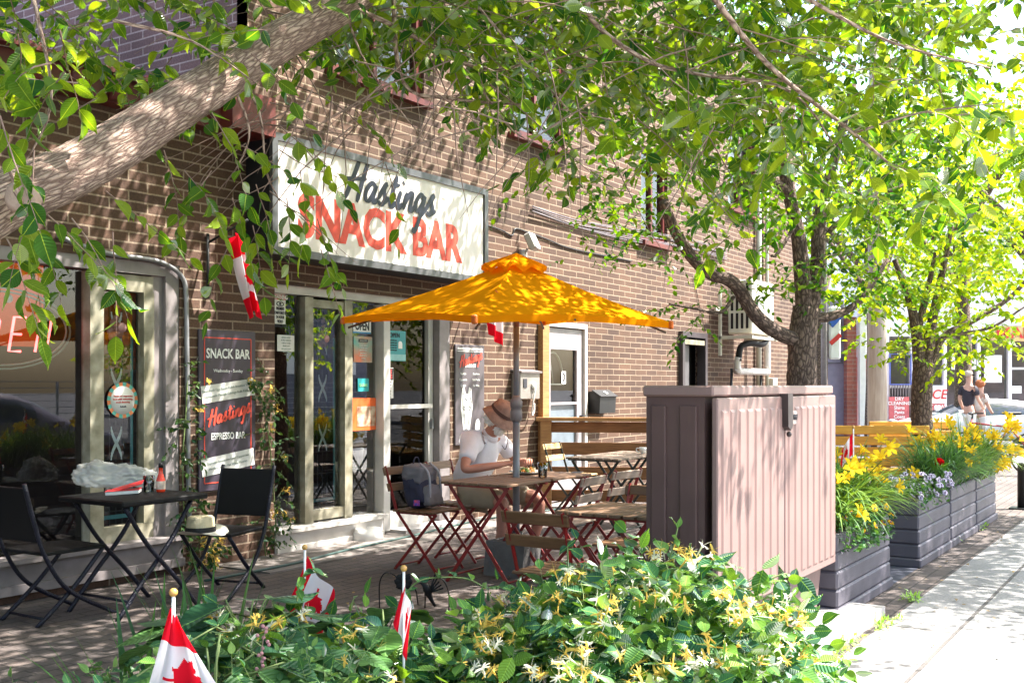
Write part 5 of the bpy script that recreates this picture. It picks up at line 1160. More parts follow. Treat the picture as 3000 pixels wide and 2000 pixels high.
q = MB(); fbox(q, fx, fz, 2545, 560, 3350, 985, 8); fbox(q, fx, fz, 2545, 985, 2605, 1275, 6); fbox(q, fx, fz, 2605, 1245, 3350, 1275, .3)
for x in (2668, 2765, 2864, 2955, 3060, 3180): fbox(q, fx, fz, x, 985, x+9, 1245, .3)
fbox(q, fx, fz, 2605, 1128, 2770, 1136, .25); fbox(q, fx, fz, 2955, 1076, 3200, 1082, .25); q.build('wall', M_fwhite, e)
q = MB(); fbox(q, fx, fz, 2605, 985, 3350, 1245, .1, 1.2); q.build('shop_inside', mat('shop_inside', (.10, .08, .09), .8, vscale=1.2, var=.5, col2=(.30, .20, .22)), e)
q = MB(); q.quad((fx(2605), .15, fz(1245)), (fx(3350), .15, fz(1245)), (fx(3350), .15, fz(985)), (fx(2605), .15, fz(985))); q.build('pane', M_glass, e)
q = MB(); fbox(q, fx, fz, 2715, 1131, 2766, 1181, .05, -.1); b1 = q.build('ice_board', M_w2, e); text('lettering', 'ICE', .42, mat('far_red', (.60, .03, .03), .5), b1, (fx(2742), -.12, fz(1156)), bold=.01, shear=.2, xs=.95)
q = MB(); fbox(q, fx, fz, 2602, 1162, 2660, 1240, .05, -.1); b1 = q.build('cleaning_board', mat('far_pinkred', (.55, .12, .13), .6), e)
for i, s_ in enumerate(['DRY', 'CLEANING', 'Shirts', 'Pants', 'Coats']): text('lettering', s_, .15, M_w2, b1, (fx(2631), -.12, fz(1168+i*13)), bold=.02)
q = MB(); fbox(q, fx, fz, 2708, 1182, 2764, 1200, .05, -.1); b1 = q.build('tailor_board', MATS['far_pinkred'], e); text('lettering', 'SUIT COAT', .14, M_w2, b1, (fx(2736), -.12, fz(1190)), bold=.02)
q = MB(); fbox(q, fx, fz, 2900, 955, 3200, 1000, .08, -.1); b1 = q.build('shop_fascia', mat('far_yellow', (.60, .42, .18), .6), e); text('lettering', 'MART', .46, MATS['far_red'], b1, (fx(2985), -.12, fz(977)), bold=.03, xs=1.3)
for x0, y0, x1, y1 in ((2790, 1035, 2862, 1082), (2886, 1040, 2937, 1120), (2968, 1130, 2995, 1152)):
    q = MB(); fbox(q, fx, fz, x0, y0, x1, y1, .04, .05); q.build('window_poster', M_w2, e)
q = MB()
for i in range(12): fbox(q, fx, fz, 2604+i*8, 1128, 2606+i*8, 1240, .05, -.05)
q.build('window_bars', M_greyfr, e)
q = MB(); fbox(q, fx, fz, 2604, 1036, 2668, 1038, .05, -.08); fbox(q, fx, fz, 2604, 1124, 2668, 1127, .05, -.08); fbox(q, fx, fz, 2604, 1038, 2607, 1124, .05, -.08); fbox(q, fx, fz, 2665, 1038, 2668, 1124, .05, -.08); q.build('blue_window_frame', mat('far_blue', (.10, .14, .45), .5), e)
# barber pole sign, lamp post, utility pole
a = V(2444, 980, 29); e = empty('barber_sign', (a.x, a.y, 2.3), rz=AL-R(90), label='white barber pole sign with blue and red stripes on the lilac building', cat='sign')
q = MB(); q.box((0, 0, .55), (.32, .2, 1.45), bev=.06); q.build('case', M_w2, e)
q = MB(); q.bar((-.14, -.12, .75), (.14, -.12, 1.05), .02, .18, (0, 0, 1)); q.build('blue_stripe', mat('barber_blue', (.03, .10, .45), .5), e)
q = MB(); q.bar((-.14, -.12, .25), (.14, -.12, .50), .02, .12, (0, 0, 1)); q.build('red_stripe', MATS['far_red'], e)
a = V(2414, 1280, 27); q = MB(); q.tube([(0, 0, -.14), (0, 0, 6.5)], .075, 10); o = tag(q.build('metal_post', M_greyfr), 'grey metal post in front of the lilac building', 'post'); o.location = (a.x, a.y, 0)
a = V(2570, 1280, 21); q = MB(); q.tube([(0, 0, -.14), (0, 0, 3), (0, 0, 9)], [.19, .18, .15], 14, uvs=True); o = tag(q.build('utility_pole', woodmat('pole_wood', (.42, .36, .29), (.28, .22, .17), scale=(14, 14, 1.2))), 'weathered wooden utility pole between the lilac building and the corner shop', 'utility pole'); o.location = (a.x, a.y, 0)
# things behind the viewer, mirrored in the cafe glass: house and wire fence
e = empty('gabled_house', (34, -29, 0), label='grey gabled house across the street, seen only as a reflection', cat='house')
q = MB(); q.box((0, 0, 2.2), (8, 7, 4.7)); q.build('wall', mat('grey_siding', (.16, .16, .20), .8), e); q = MB(); q.prism([(-4.5, 4.5), (4.5, 4.5), (0, 7.2)], 7.4, None, (0, -3.7, 0)); q.build('roof', mat('roof_grey', (.10, .10, .13), .8), e)
for x in (-2, 1.6): q = MB(); q.box((x, 3.52, 2.6), (1.1, .06, 1.4)); q.build('window', M_w2, e)
e = empty('mesh_fence', (24, -16.0, 0), label='pale metal panel fence across the street, mirrored in the cafe window', cat='fence')
q = MB()
for i in range(9): q.box((0, 0, .3+i*.15), (22, .02, .015))
for i in range(12): q.box((-11+i*2, 0, .75), (.05, .05, 1.5))
q.build('rails', mat('galvanised', (.5, .5, .5), .4, metal=.4), e)

# ================================================================== VEGETATION
_xs = [.0, .08, .20, .36, .52, .68, .82, .93]; _ws = [.0, .12, .22, .275, .27, .215, .13, .05]
_v = [(-.10, 0, .0), (0, 0, 0)]
for _x, _w in zip(_xs[1:], _ws[1:]): _v += [(_x, 0, -.03*math.sin(_x*3)), (_x, _w, .05*_w*4-.10*_x*_x), (_x, -_w, .05*_w*4-.10*_x*_x)]
_v.append((1.06, 0, -.13)); _f = [(1, 2, 3), (1, 4, 2)]
for _i in range(6):
    _a = 2+3*_i; _b = _a+3; _f += [(_a, _b, _b+1), (_a, _b+1, _a+1), (_a, _a+2, _b+2), (_a, _b+2, _b)]
_a = 20; _f += [(_a, 23, _a+1), (_a, _a+2, 23)]
LB = np.array(_v, dtype=np.float32); LF = np.array(_f)
LB4 = np.array([(0, 0, 0), (.5, .30, .05), (.5, -.30, .05), (1, 0, -.06)], dtype=np.float32); LF4 = np.array([(0, 2, 1), (1, 2, 3)])
SB = np.array([(0, 0, 0), (.08, .5, 0), (.08, -.5, 0), (.35, .5, .0), (.35, -.5, .0), (.7, .36, -.03), (.7, -.36, -.03), (1, 0, -.12)], dtype=np.float32)
SF = np.array([(0, 2, 1), (1, 2, 4), (1, 4, 3), (3, 4, 6), (3, 6, 5), (5, 6, 7)])
def nrm(a): return a/np.maximum(1e-6, np.linalg.norm(a, axis=1, keepdims=True))
class Leaves:
    def __init__(s): s.p = []; s.d = []; s.n = []; s.s = []
    def add(s, p, d, n, sz): s.p.append(np.atleast_2d(p)); s.d.append(np.atleast_2d(d)); s.n.append(np.atleast_2d(n)); s.s.append(np.atleast_1d(sz))
    def build(s, name, m, parent, base=LB, faces=LF, width=1.0, uv=True):
        P_ = np.concatenate(s.p).astype(np.float32); D = nrm(np.concatenate(s.d).astype(np.float32)); Nn = np.concatenate(s.n).astype(np.float32); S = np.concatenate(s.s).astype(np.float32)
        Y = nrm(np.cross(Nn, D)); Z = np.cross(D, Y); n = len(P_); k = len(base); wv = (width*np.random.uniform(.85, 1.15, n)).astype(np.float32)
        cup = np.random.uniform(-1.2, 3.6, n).astype(np.float32)
        vs = P_[:, None, :]+S[:, None, None]*(base[None, :, 0:1]*D[:, None, :]+base[None, :, 1:2]*wv[:, None, None]*Y[:, None, :]+base[None, :, 2:3]*cup[:, None, None]*Z[:, None, :])
        fs = (faces[None]+(np.arange(n)*k)[:, None, None]).reshape(-1, 3)
        me = bpy.data.meshes.new(name); me.vertices.add(n*k); me.vertices.foreach_set('co', vs.reshape(-1)); nf = len(fs)
        me.loops.add(nf*3); me.loops.foreach_set('vertex_index', fs.reshape(-1).astype(np.int32)); me.polygons.add(nf)
        me.polygons.foreach_set('loop_start', np.arange(0, nf*3, 3, dtype=np.int32)); me.polygons.foreach_set('loop_total', np.full(nf, 3, dtype=np.int32))
        me.polygons.foreach_set('use_smooth', np.ones(nf, dtype=bool))
        if uv:
            ul = me.uv_layers.new(name='UVMap'); ul.data.foreach_set('uv', np.tile(base[faces.reshape(-1)][:, :2], (n, 1)).reshape(-1).astype(np.float32))
        me.materials.append(m); me.update(calc_edges=True); o = link(bpy.data.objects.new(name, me)); o.parent = parent; return o
def rnd(a, b): return random.uniform(a, b)
def rvec(s=1): return Vector((random.gauss(0, s), random.gauss(0, s), random.gauss(0, s)))
def spray(lv, tw, p, d, L_, n, size, droop=.35, tr=.003, flat_=.5, keep=None):
    """a twig with alternating leaves"""
    p = Vector(p); d = Vector(d).normalized(); k = 5; pts = [p.copy()]; q = p.copy(); dd = d.copy()
    for i in range(k): dd = (dd+Vector((0, 0, -droop/k))+rvec(.10)).normalized(); q = q+dd*(L_/k); pts.append(q.copy())
    if tw is not None: tw.tube(pts, [tr*(1-.75*i/k) for i in range(k+1)], 3, cap=False)
    A = np.array([tuple(x) for x in pts]); t = np.linspace(.12, 1, n)*k; i0 = np.minimum(t.astype(int), k-1); f = (t-i0)[:, None]
    P_ = A[i0]*(1-f)+A[i0+1]*f; T = nrm(A[i0+1]-A[i0]); side = nrm(np.cross(T, np.array([[0, 0, 1.0]]))+1e-4); sg = np.where(np.arange(n) % 2 == 0, 1, -1)[:, None]
    D = T*.55+side*sg*.75+np.random.normal(0, .22, (n, 3))+np.array([[0, 0, -.35]]); D[-1] = T[-1]
    Nn = np.array([[0, 0, 1.0]])*(flat_)+np.random.normal(0, .38, (n, 3)); S = size*np.random.uniform(.6, 1.15, n)
    lv.add(P_, D, Nn, S)
def limb(q, pts, r0, r1, n=10, k=6, jit=0): 
    sp = smooth_path(pts, k); m_ = len(sp); q.tube(sp, [r0+(r1-r0)*i/(m_-1) for i in range(m_)], n, uvs=True, jit=jit); return sp
M_bark1 = barkmat('elm_bark', (.62, .45, .35), (.17, .10, .075)); M_bark2 = barkmat('grey_bark', (.26, .18, .14), (.05, .03, .025), .9)
M_twig = mat('twig', (.26, .17, .13), .8)
M_leafA = leafmat('elm_leaf', (.105, .205, .016), (.24, .33, .03), (.025, .10, .022), trans=.5, gloss=.18)
M_leafB = leafmat('bright_leaf', (.13, .22, .03), (.22, .29, .05), (.05, .14, .03), trans=.5, veins=False)
M_leafC = leafmat('dark_leaf', (.035, .085, .03), (.07, .14, .035), (.015, .05, .03), trans=.3, gloss=.3)

def sunhit(p, zz=0.0):
    t = (p[2]-zz)/SUN.z; return (p[0]-SUN.x*t, p[1]-SUN.y*t)
def lit_zone(p):
    """places that the sun reaches freely in the photograph: keep the crowns open along those rays"""
    x, y = sunhit(p)
    if y < -4.85 and x < 6.6 and x > 1.5: return True           # pavement at lower right
    t = (p[1]-(-4.6))/SUN.y; hx = p[0]-SUN.x*t; hz = p[2]-SUN.z*t
    if p[1] < -4.5 and 3.9 < hx < 6.8 and -.2 < hz < 1.9: return True   # cabinet front
    if x > 13.5 and y < -3.0: return True
    if x > 16: return True
    return False

# --- tree 1 : the big elm whose limb crosses the upper left -----------------
tr1 = empty('elm_tree', (1.15, -3.35, 0), label='big elm whose thick rough limb crosses the upper left of the view', cat='tree')
O1_ = Vector((1.15, -3.35, 0)); tk = MB(); tk.smooth = True
L_pts = [Vector((1.15, -3.35, -.1)), Vector((1.15, -3.33, .8)), Vector((1.22, -3.3, 1.5)), V(-330, 780, 2.78), V(0, 598, 3.05), V(270, 470, 3.3), V(540, 300, 3.6), V(790, 140, 3.95), V(1080, -40, 4.35), V(1400, -330, 4.9), V(1700, -700, 5.5)]
radii = [.24, .20, .17, .095, .083, .080, .077, .074, .070, .060, .045]
sp = smooth_path(L_pts, 8); m_ = len(sp); rr = []
for i in range(m_):
    t = i/(m_-1)*(len(L_pts)-1); a = min(int(t), len(L_pts)-2); rr.append(radii[a]+(radii[a+1]-radii[a])*(t-a))
tk2 = MB(); tk2.smooth = True; tk2.tube([p-O1_ for p in sp], rr, 28, uvs=True, jit=.035)
# knots
tk2.build('trunk', M_bark1, tr1)
kn = MB(); kn.smooth = True; c_ = V(62, 575, 2.93)-O1_; kn.lathe([(.045, -.03), (.05, .0), (.035, .016), (.02, .008), (.001, .010)], c_, 16, (-(FW*.9+RT*.1)+Vector((0, 0, .1))).to_track_quat('Z', 'Y').to_matrix(), cap=False); kn.build('cut_knot', mat('cut_wood', (.42, .30, .22), .9, bump=.6, bscale=60), tr1)
br = MB(); br.smooth = True
B1 = [([(L_pts[2]), Vector((.6, -3.6, 2.8)), Vector((.8, -4.8, 4.6)), Vector((3, -5.6, 5.9)), Vector((7, -5.4, 6.8))], .12, .03),
      ([(L_pts[2]), Vector((1.3, -2.6, 2.7)), Vector((2.0, -1.6, 4.0)), Vector((3.5, -1.0, 4.8))], .10, .03),
      ([L_pts[9], Vector((5.5, -3.6, 4.7)), Vector((7.5, -3.0, 5.1)), Vector((9.5, -2.6, 5.3))], .05, .02)]
for pts, a, b in B1: limb(br, [p-O1_ for p in pts], a, b, 10)
# visible thin branches across the top
vis = [([(820, -60, 4.0), (1120, 60, 4.3), (1400, 200, 4.5), (1560, 175, 4.6), (1740, 60, 4.6)], .012), ([(1150, -60, 4.4), (1180, 240, 4.5), (1330, 290, 4.6), (1560, 310, 4.6), (1750, 335, 4.6)], .011),
       ([(1730, -60, 4.2), (1735, 60, 4.2), (1900, 180, 4.3), (2060, 220, 4.4), (2320, 270, 4.6), (2480, 480, 4.8)], .012), ([(2050, -60, 3.9), (2250, 190, 4.2), (2500, 390, 4.4), (2650, 520, 4.6)], .013),
       ([(690, 200, 3.9), (760, 330, 4.0), (780, 500, 4.1), (820, 590, 4.2)], .007), ([(680, 240, 3.8), (730, 380, 3.9), (700, 480, 3.95), (640, 560, 4.0)], .006),
       ([(1000, 0, 4.3), (1080, 200, 4.4), (1250, 420, 4.5)], .006), ([(330, 60, 3.3), (560, 120, 3.4), (760, 250, 3.5)], .006), ([(1400, 20, 4.3), (1600, 250, 4.4), (1760, 420, 4.5)], .006), ([(100, 0, 3.0), (150, 300, 3.0), (50, 520, 3.0)], .006), ([(20, 480, 2.7), (80, 640, 2.75), (60, 760, 2.8)], .005),
       ([(1380, 215, 4.5), (1500, 380, 4.6), (1620, 440, 4.6)], .005), ([(2500, 390, 4.4), (2700, 330, 4.3), (2950, 300, 4.3)], .006), ([(2300, -40, 3.8), (2600, 120, 3.9), (2900, 200, 4.0)], .008)]
tips = []
for pts, r_ in vis:
    s_ = limb(br, [V(*p)-O1_ for p in pts], r_, r_*.35, 6, 5, jit=.0); tips += [p+O1_ for p in s_[4:]]
br.build('branches', M_bark1, tr1)
lv = Leaves(); tw = MB()
def regions(px0, px1, py0, py1, Z0, Z1, n, size, L_=.38, nl=9, droop=.6, bias=None, lvs=None, tws=None, orgn=O1_):
    for _ in range(n):
        px, py, Z = rnd(px0, px1), rnd(py0, py1), rnd(Z0, Z1)
        p = V(px, py, Z)
        if p.y > -.15: continue
        if bias and random.random() > bias(px, py): continue
        if px > 1500 and lit_zone(p) and random.random() < .75: continue
        a = rnd(0, 6.28); d = Vector((math.cos(a), math.sin(a), rnd(-.5, .25)))
        spray(lvs or lv, tws if tws is not None else tw, p-orgn, d, L_*rnd(.7, 1.2), nl, size, droop)
# upper left, round the limb
def f_ul(px, py):
    if 330 < px < 560 and 60 < py < 200: return .25
    return 1
regions(-100, 900, -120, 230, 3.6, 4.6, 60, .082, .34, 8, .5, f_ul); regions(-60, 230, 80, 260, 2.6, 3.0, 7, .085, .3, 8); regions(250, 560, 200, 290, 3.6, 4.0, 8, .075, .3, 7)
for (px, py, Z, dx, n_) in ((20, 400, 2.6, .4, 8), (60, 620, 2.75, .3, 9), (160, 690, 2.8, .5, 9), (330, 620, 3.2, .4, 8), (90, 700, 2.7, .2, 8), (230, 700, 2.9, .6, 8), (500, 500, 3.5, .3, 8), (560, 560, 3.6, .2, 9), (640, 390, 3.6, .5, 8), (690, 470, 3.7, .4, 8), (700, 640, 3.8, .3, 9), (770, 600, 3.8, .5, 8), (860, 640, 3.9, .5, 9), (900, 560, 3.9, .4, 8), (950, 700, 4.0, .1, 9), (960, 790, 4.0, 0.1, 8), (900, 480, 3.9, .6, 8), (640, 560, 3.7, -.3, 8), (760, 720, 3.9, -.2, 8), (840, 430, 3.8, .9, 7), (40, 760, 2.7, .2, 9), (350, 740, 3.1, .3, 7), (120, 500, 2.6, -.3, 7), (1150, 540, 4.2, .5, 5), (690, 780, 3.8, -.5, 7), (1060, 380, 4.2, .3, 7)):
    spray(lv, tw, V(px-20, py-60, Z)-O1_, RT*dx+Vector((0, 0, -.6))+rvec(.2), rnd(.26, .36), n_, .078, .5, .0028)
# the veil of leaves over the top and right
regions(850, 1500, -150, 190, 4.0, 5.4, 130, .075, .42, 9, .6, lambda x, y: 1 if y < 160 else .35)
regions(1400, 3050, -150, 380, 4.3, 6.4, 470, .088, .42, 10, .6, lambda x, y: 1 if y < 230 else .5)
regions(1700, 2700, 330, 540, 4.2, 5.6, 46, .085, .4, 8, .8, lambda x, y: .9 if y < 460 else .4)
regions(2200, 3050, 250, 600, 4.0, 5.2, 34, .10, .4, 8, .8, lambda x, y: .8 if y < 480 else .35)
regions(2050, 2350, 560, 760, 4.0, 4.6, 4, .09, .3, 7, .9)
# bare twigs
for _ in range(90):
    p = V(rnd(700, 2300), rnd(-50, 380), rnd(3.9, 4.9))
    if p.y < -.2: spray(Leaves(), tw, p-O1_, RT*rnd(-1, 1)+Vector((0, 0, rnd(-.9, .3))), rnd(.4, .8), 2, .01, .5, .004)
for (px, py, dx) in ((770, 360, -.9), (780, 420, -.8), (800, 470, -.9), (815, 520, -.5), (790, 560, .8), (820, 440, .9), (790, 300, .9), (830, 600, .5), (740, 330, -.8), (720, 420, -.4)):
    spray(Leaves(), tw, V(px, py, 4.1)-O1_, RT*dx+Vector((0, 0, -.3)), rnd(.25, .4), 2, .01, .3, .003)
tw.build('twigs', M_twig, tr1); lv.build('foliage', M_leafA, tr1)
# overhead part of the crown (casts the shade on the patio)
lv2 = Leaves(); cnt = 0
for _ in range(11500):
    p = Vector((rnd(-1.5, 14.5), rnd(-8.2, -.3), rnd(3.9, 6.6)))
    pr = proj(p)
    if pr and -200 < pr[0] < 3200 and pr[1] > -140: continue
    if lit_zone(p) or (p.y < -6.8 and p.x < 8.6): continue
    if noise.noise(p*.9) < -.32: continue
    a = rnd(0, 6.28); spray(lv2, None, p-O1_, (math.cos(a), math.sin(a), rnd(-.4, .2)), .5, 8, .125, .4); cnt += 1
lv2.build('upper_foliage', M_leafB, tr1, LB4, LF4, 1.1, uv=False)

# --- street trees -----------------------------------------------------------
def street_tree(label, base, trunk, branches, clusters, leaf, m_leaf, m_bark=M_bark2, twn=True, lit=True):
    e = empty('street_tree', base, label=label, cat='tree', group='trees along the pavement'); O = Vector(base); q = MB(); q.smooth = True
    limb(q, [Vector(p)-O for p in trunk[0]], trunk[1], trunk[2], 18, 8, jit=.05); q.build('trunk', m_bark, e)
    q = MB(); q.smooth = True; ends = []
    for pts, a, b in branches: s_ = limb(q, [Vector(p)-O for p in pts], a, b, 10, 6, jit=.04); ends += [x+O for x in s_[len(s_)//2:]]
    q.build('limbs', m_bark, e); lvx = Leaves(); tx = MB()
    for (px0, px1, py0, py1, Z0, Z1, n, sz, bias) in clusters:
        for _ in range(n):
            px, py, Z = rnd(px0, px1), rnd(py0, py1), rnd(Z0, Z1)
            if bias and random.random() > bias(px, py): continue
            p = V(px, py, Z)
            if p.y > -.1 and p.x < 19.6: continue
            if noise.noise(p*1.3+Vector((base[0], 0, 0))) < -.18: continue
            if lit and lit_zone(p) and random.random() < (.8 if p.y < -4.5 else 0): continue
            # join some twigs to the limbs
            a = rnd(0, 6.28); spray(lvx, tx if random.random() < .6 else None, p-O, (math.cos(a), math.sin(a), rnd(-.5, .3)), rnd(.35, .65), 10, sz, .5, .004)
    tx.build('twigs', M_twig, e); lvx.build('foliage', m_leaf, e, LB4 if leaf == 4 else LB, LF4 if leaf == 4 else LF, .95, uv=False); return e
Z2 = 9.83; b2 = V(2345, 1571, Z2); b2.z = 0
def q2(px, py, Z=Z2): return V(px, py, Z)
street_tree('nearer street tree with a forked trunk rising behind the brown cabinet', (b2.x, b2.y, 0),
    ([(b2.x, b2.y, -.1), q2(2345, 1300), q2(2348, 1100), q2(2352, 980), q2(2362, 900)], .152, .12),
    [([q2(2362, 930), q2(2352, 840), q2(2340, 700), q2(2310, 560), q2(2280, 420, 9.6), q2(2250, 200, 9.4)], .09, .035), ([q2(2365, 930), q2(2395, 800, 9.9), q2(2400, 650, 10), q2(2440, 480, 10.2), q2(2500, 250, 10.4)], .085, .035),
     ([q2(2350, 1000), q2(2280, 975, 9.7), q2(2215, 925, 9.5), q2(2150, 830, 9.4), q2(2080, 800, 9.3), q2(2020, 745, 9.2), q2(1965, 650, 9.1), q2(1945, 590, 9.0)], .072, .045), ([q2(2375, 930), q2(2440, 925, 9.9), q2(2520, 880, 10), q2(2600, 760, 10.1)], .055, .02),
     ([q2(2310, 560), q2(2240, 520, 9.5), q2(2180, 540, 9.4)], .045, .03), ([q2(2340, 640), q2(2280, 740, 9.6), q2(2260, 750, 9.5)], .02, .012), ([q2(2150, 870, 9.4), q2(2110, 915, 9.3), q2(2040, 905, 9.2), q2(1960, 890, 9.1)], .018, .008), ([q2(2400, 700, 10), q2(2500, 620, 10), q2(2650, 540, 10)], .03, .015)],
    [(1500, 2750, -80, 420, 7.0, 11, 620, .085, lambda x, y: 1 if x > 1750 else .6), (1850, 2750, 350, 640, 7.5, 11, 330, .08, lambda x, y: .9 if x > 2150 else .55), (1650, 2000, 470, 680, 8.6, 9.6, 34, .075, None), (1480, 1700, 440, 560, 7.5, 8.8, 14, .075, None), (1650, 1850, 690, 780, 8.8, 9.3, 9, .07, None),
     (1900, 2080, 560, 800, 8.8, 9.3, 16, .07, None), (1930, 2080, 880, 990, 8.9, 9.3, 9, .065, None), (2050, 2300, 600, 860, 8.8, 10, 46, .08, lambda x, y: .55), (2200, 2480, 620, 880, 9.3, 10.4, 60, .08, lambda x, y: .6), (2420, 2600, 560, 860, 9.5, 10.5, 60, .08, lambda x, y: .8)],
    8, leafmat('street_leaf', (.08, .19, .015), (.17, .29, .02), (.02, .10, .02), trans=.5, veins=False, gloss=.12))
Z3 = 12.97; b3 = V(2703, 1465, Z3)
def q3(px, py, Z=Z3): return V(px, py, Z)
street_tree('farther street tree with three upright limbs behind the second planter row', (b3.x, b3.y, 0),
    ([(b3.x, b3.y, -.1), q3(2702, 1300), q3(2700, 1200), q3(2703, 1090), q3(2712, 1060)], .135, .115),
    [([q3(2695, 1085), q3(2685, 980), q3(2665, 880), q3(2620, 760)], .085, .03), ([q3(2712, 1080), q3(2728, 960), q3(2750, 850), q3(2790, 650)], .08, .03), ([q3(2725, 1070), q3(2765, 985), q3(2850, 940), q3(2960, 870), q3(3060, 760)], .05, .02), ([q3(2765, 985), q3(2900, 960), q3(3000, 900)], .025, .012), ([q3(2685, 980), q3(2720, 840), q3(2740, 740)], .05, .02)],
    [(2450, 3150, 250, 620, 11, 15, 420, .10, None), (2520, 2900, 600, 960, 11.8, 14, 230, .095, lambda x, y: .9 if y < 880 else .55), (2820, 3150, 560, 800, 11.5, 14, 110, .095, lambda x, y: .75), (2760, 2900, 940, 1060, 12, 13.5, 26, .09, None), (2880, 2990, 880, 1040, 12, 13.5, 14, .09, None), (2590, 2660, 960, 1060, 12, 13.3, 12, .09, None)],
    8, leafmat('lime_leaf', (.18, .30, .012), (.32, .40, .02), (.09, .20, .015), trans=.55, veins=False, gloss=.1))
# distant trees
def far_tree(label, px, Z, h, r_, n, group='distant trees over the side street', zc=.62):
    a = V(px, 1130, Z); e = empty('distant_tree', (a.x, a.y, -.14), label=label, cat='tree', group=group); q = MB(); q.smooth = True
    limb(q, [(0, 0, 0), (.1, 0, h*.3), (0, .1, h*.55), (.2, 0, h*.8)], .24, .08, 8); 
    for k in range(6): an = k*1.05; limb(q, [(0, 0, h*(.35+.05*k)), (math.cos(an)*r_*.4, math.sin(an)*r_*.4, h*(.5+.05*k)), (math.cos(an)*r_*.8, math.sin(an)*r_*.8, h*(.62+.05*k))], .10, .02, 6, 4)
    q.build('trunk', M_bark2, e); l = Leaves()
    for _ in range(n):
        v_ = rvec().normalized()*(rnd(.15, 1)**.5); p = Vector((v_.x*r_, v_.y*r_, h*zc+v_.z*h*.36))
        if noise.noise(p*.7+Vector((px, 0, 0))) < -.12: continue
        a_ = rnd(0, 6.28); spray(l, None, p, (math.cos(a_), math.sin(a_), rnd(-.5, .3)), .9, 9, .22, .5)
    l.build('foliage', MATS['lime_leaf'], e, LB4, LF4, 1, uv=False)
far_tree('bright green distant tree over the corner shop, leftmost', 2560, 25, 9, 3.2, 320); far_tree('bright green distant tree over the corner shop, middle one', 2820, 27, 10, 3.4, 340); far_tree('bright green distant tree at the right edge over the shop', 3060, 24, 10, 3.6, 340)
far_tree('pale green tree rising behind the end of the brick building', 2400, 29, 10, 3, 260)
for i, (x, yy, h, r_) in enumerate(((14, -20, 9, 3.4), (21, -19.5, 4.6, 2.0), (29, -22, 9, 3.5), (6, -21, 10, 3.5))):
    e = empty('mirrored_tree', (x, yy, 0), label=['broad tree behind the viewer, left of the small one, seen in glass', 'small rounded bright tree behind the viewer, seen in the shopfront glass', 'tall tree behind the viewer beside the gabled house', 'tall tree behind the viewer across from the left window'][i], cat='tree', group='trees behind the viewer'); l = Leaves(); q = MB(); q.smooth = True
    limb(q, [(0, 0, 0), (.1, 0, h*.3), (0, .1, h*.7)], .2, .08, 8); q.build('trunk', M_bark2, e)
    for _ in range(230):
        v_ = rvec().normalized()*(rnd(.2, 1)**.5); p = Vector((v_.x*r_, v_.y*r_, h*.6+v_.z*h*.38)); a_ = rnd(0, 6.28); spray(l, None, p, (math.cos(a_), math.sin(a_), 0), .9, 9, .24, .5)
    l.build('foliage', MATS['lime_leaf'], e, LB4, LF4, 1, uv=False)

# --- planter plants ----------------------------------------------------------
def blade(q, p, d, L_, w_, droop=1.0, n=6):
    """strap leaf arching over"""
    p = Vector(p); dd = Vector(d).normalized(); side = dd.cross(Vector((0, 0, 1))); side = side.normalized() if side.length > .01 else Vector((1, 0, 0)); base = len(q.v)
    for i in range(n+1):
        t = i/n; ww = w_*(1-t**2.2)*.5+.0006; q.v.append(tuple(p-side*ww)); q.v.append(tuple(p+Vector((0, 0, -ww*.5)))); q.v.append(tuple(p+side*ww)); dd = (dd+Vector((0, 0, -droop/n*(.4+t*1.4)))).normalized(); p = p+dd*(L_/n)
    for i in range(n):
        for k in range(2): a = base+i*3+k; q.face((a, a+1, a+4, a+3))
M_lilyleaf = leafmat('lily_leaf', (.12, .24, .05), (.22, .34, .07), (.05, .14, .04), trans=.4, gloss=.3, veins=False)
M_iris = leafmat('iris_leaf', (.06, .16, .05), (.12, .28, .05), (.03, .09, .05), trans=.35, gloss=.3, veins=False)
M_petal = clothmat('lily_petal', (.85, .58, .03)); M_hsy = clothmat('honeysuckle_yellow', (.85, .60, .14)); M_hsw = clothmat('honeysuckle_white', (.85, .83, .66)); M_pansy = clothmat('pansy_white', (.68, .62, .76)); M_pansyc = mat('pansy_purple', (.10, .02, .16), .8)
def lily(q, c, d, s=.07):
    c = Vector(c); d = Vector(d).normalized(); a = d.orthogonal().normalized(); b = d.cross(a)
    for k in range(6):
        t = k*math.pi/3; o_ = a*math.cos(t)+b*math.sin(t); sd = d.cross(o_); ww = s*(.42 if k % 2 else .58)
        p0 = c; p1 = c+d*s*.55+o_*s*.28; p2 = c+d*s*.9+o_*s*.75; p3 = c+d*s*.85+o_*s*1.15; n0 = len(q.v)
        for p_, w_ in ((p0, .25), (p1, .8), (p2, 1), (p3, .1)): q.v += [tuple(p_-sd*ww*w_*.5), tuple(p_+sd*ww*w_*.5)]
        for i in range(3): q.face((n0+2*i, n0+2*i+1, n0+2*i+3, n0+2*i+2))
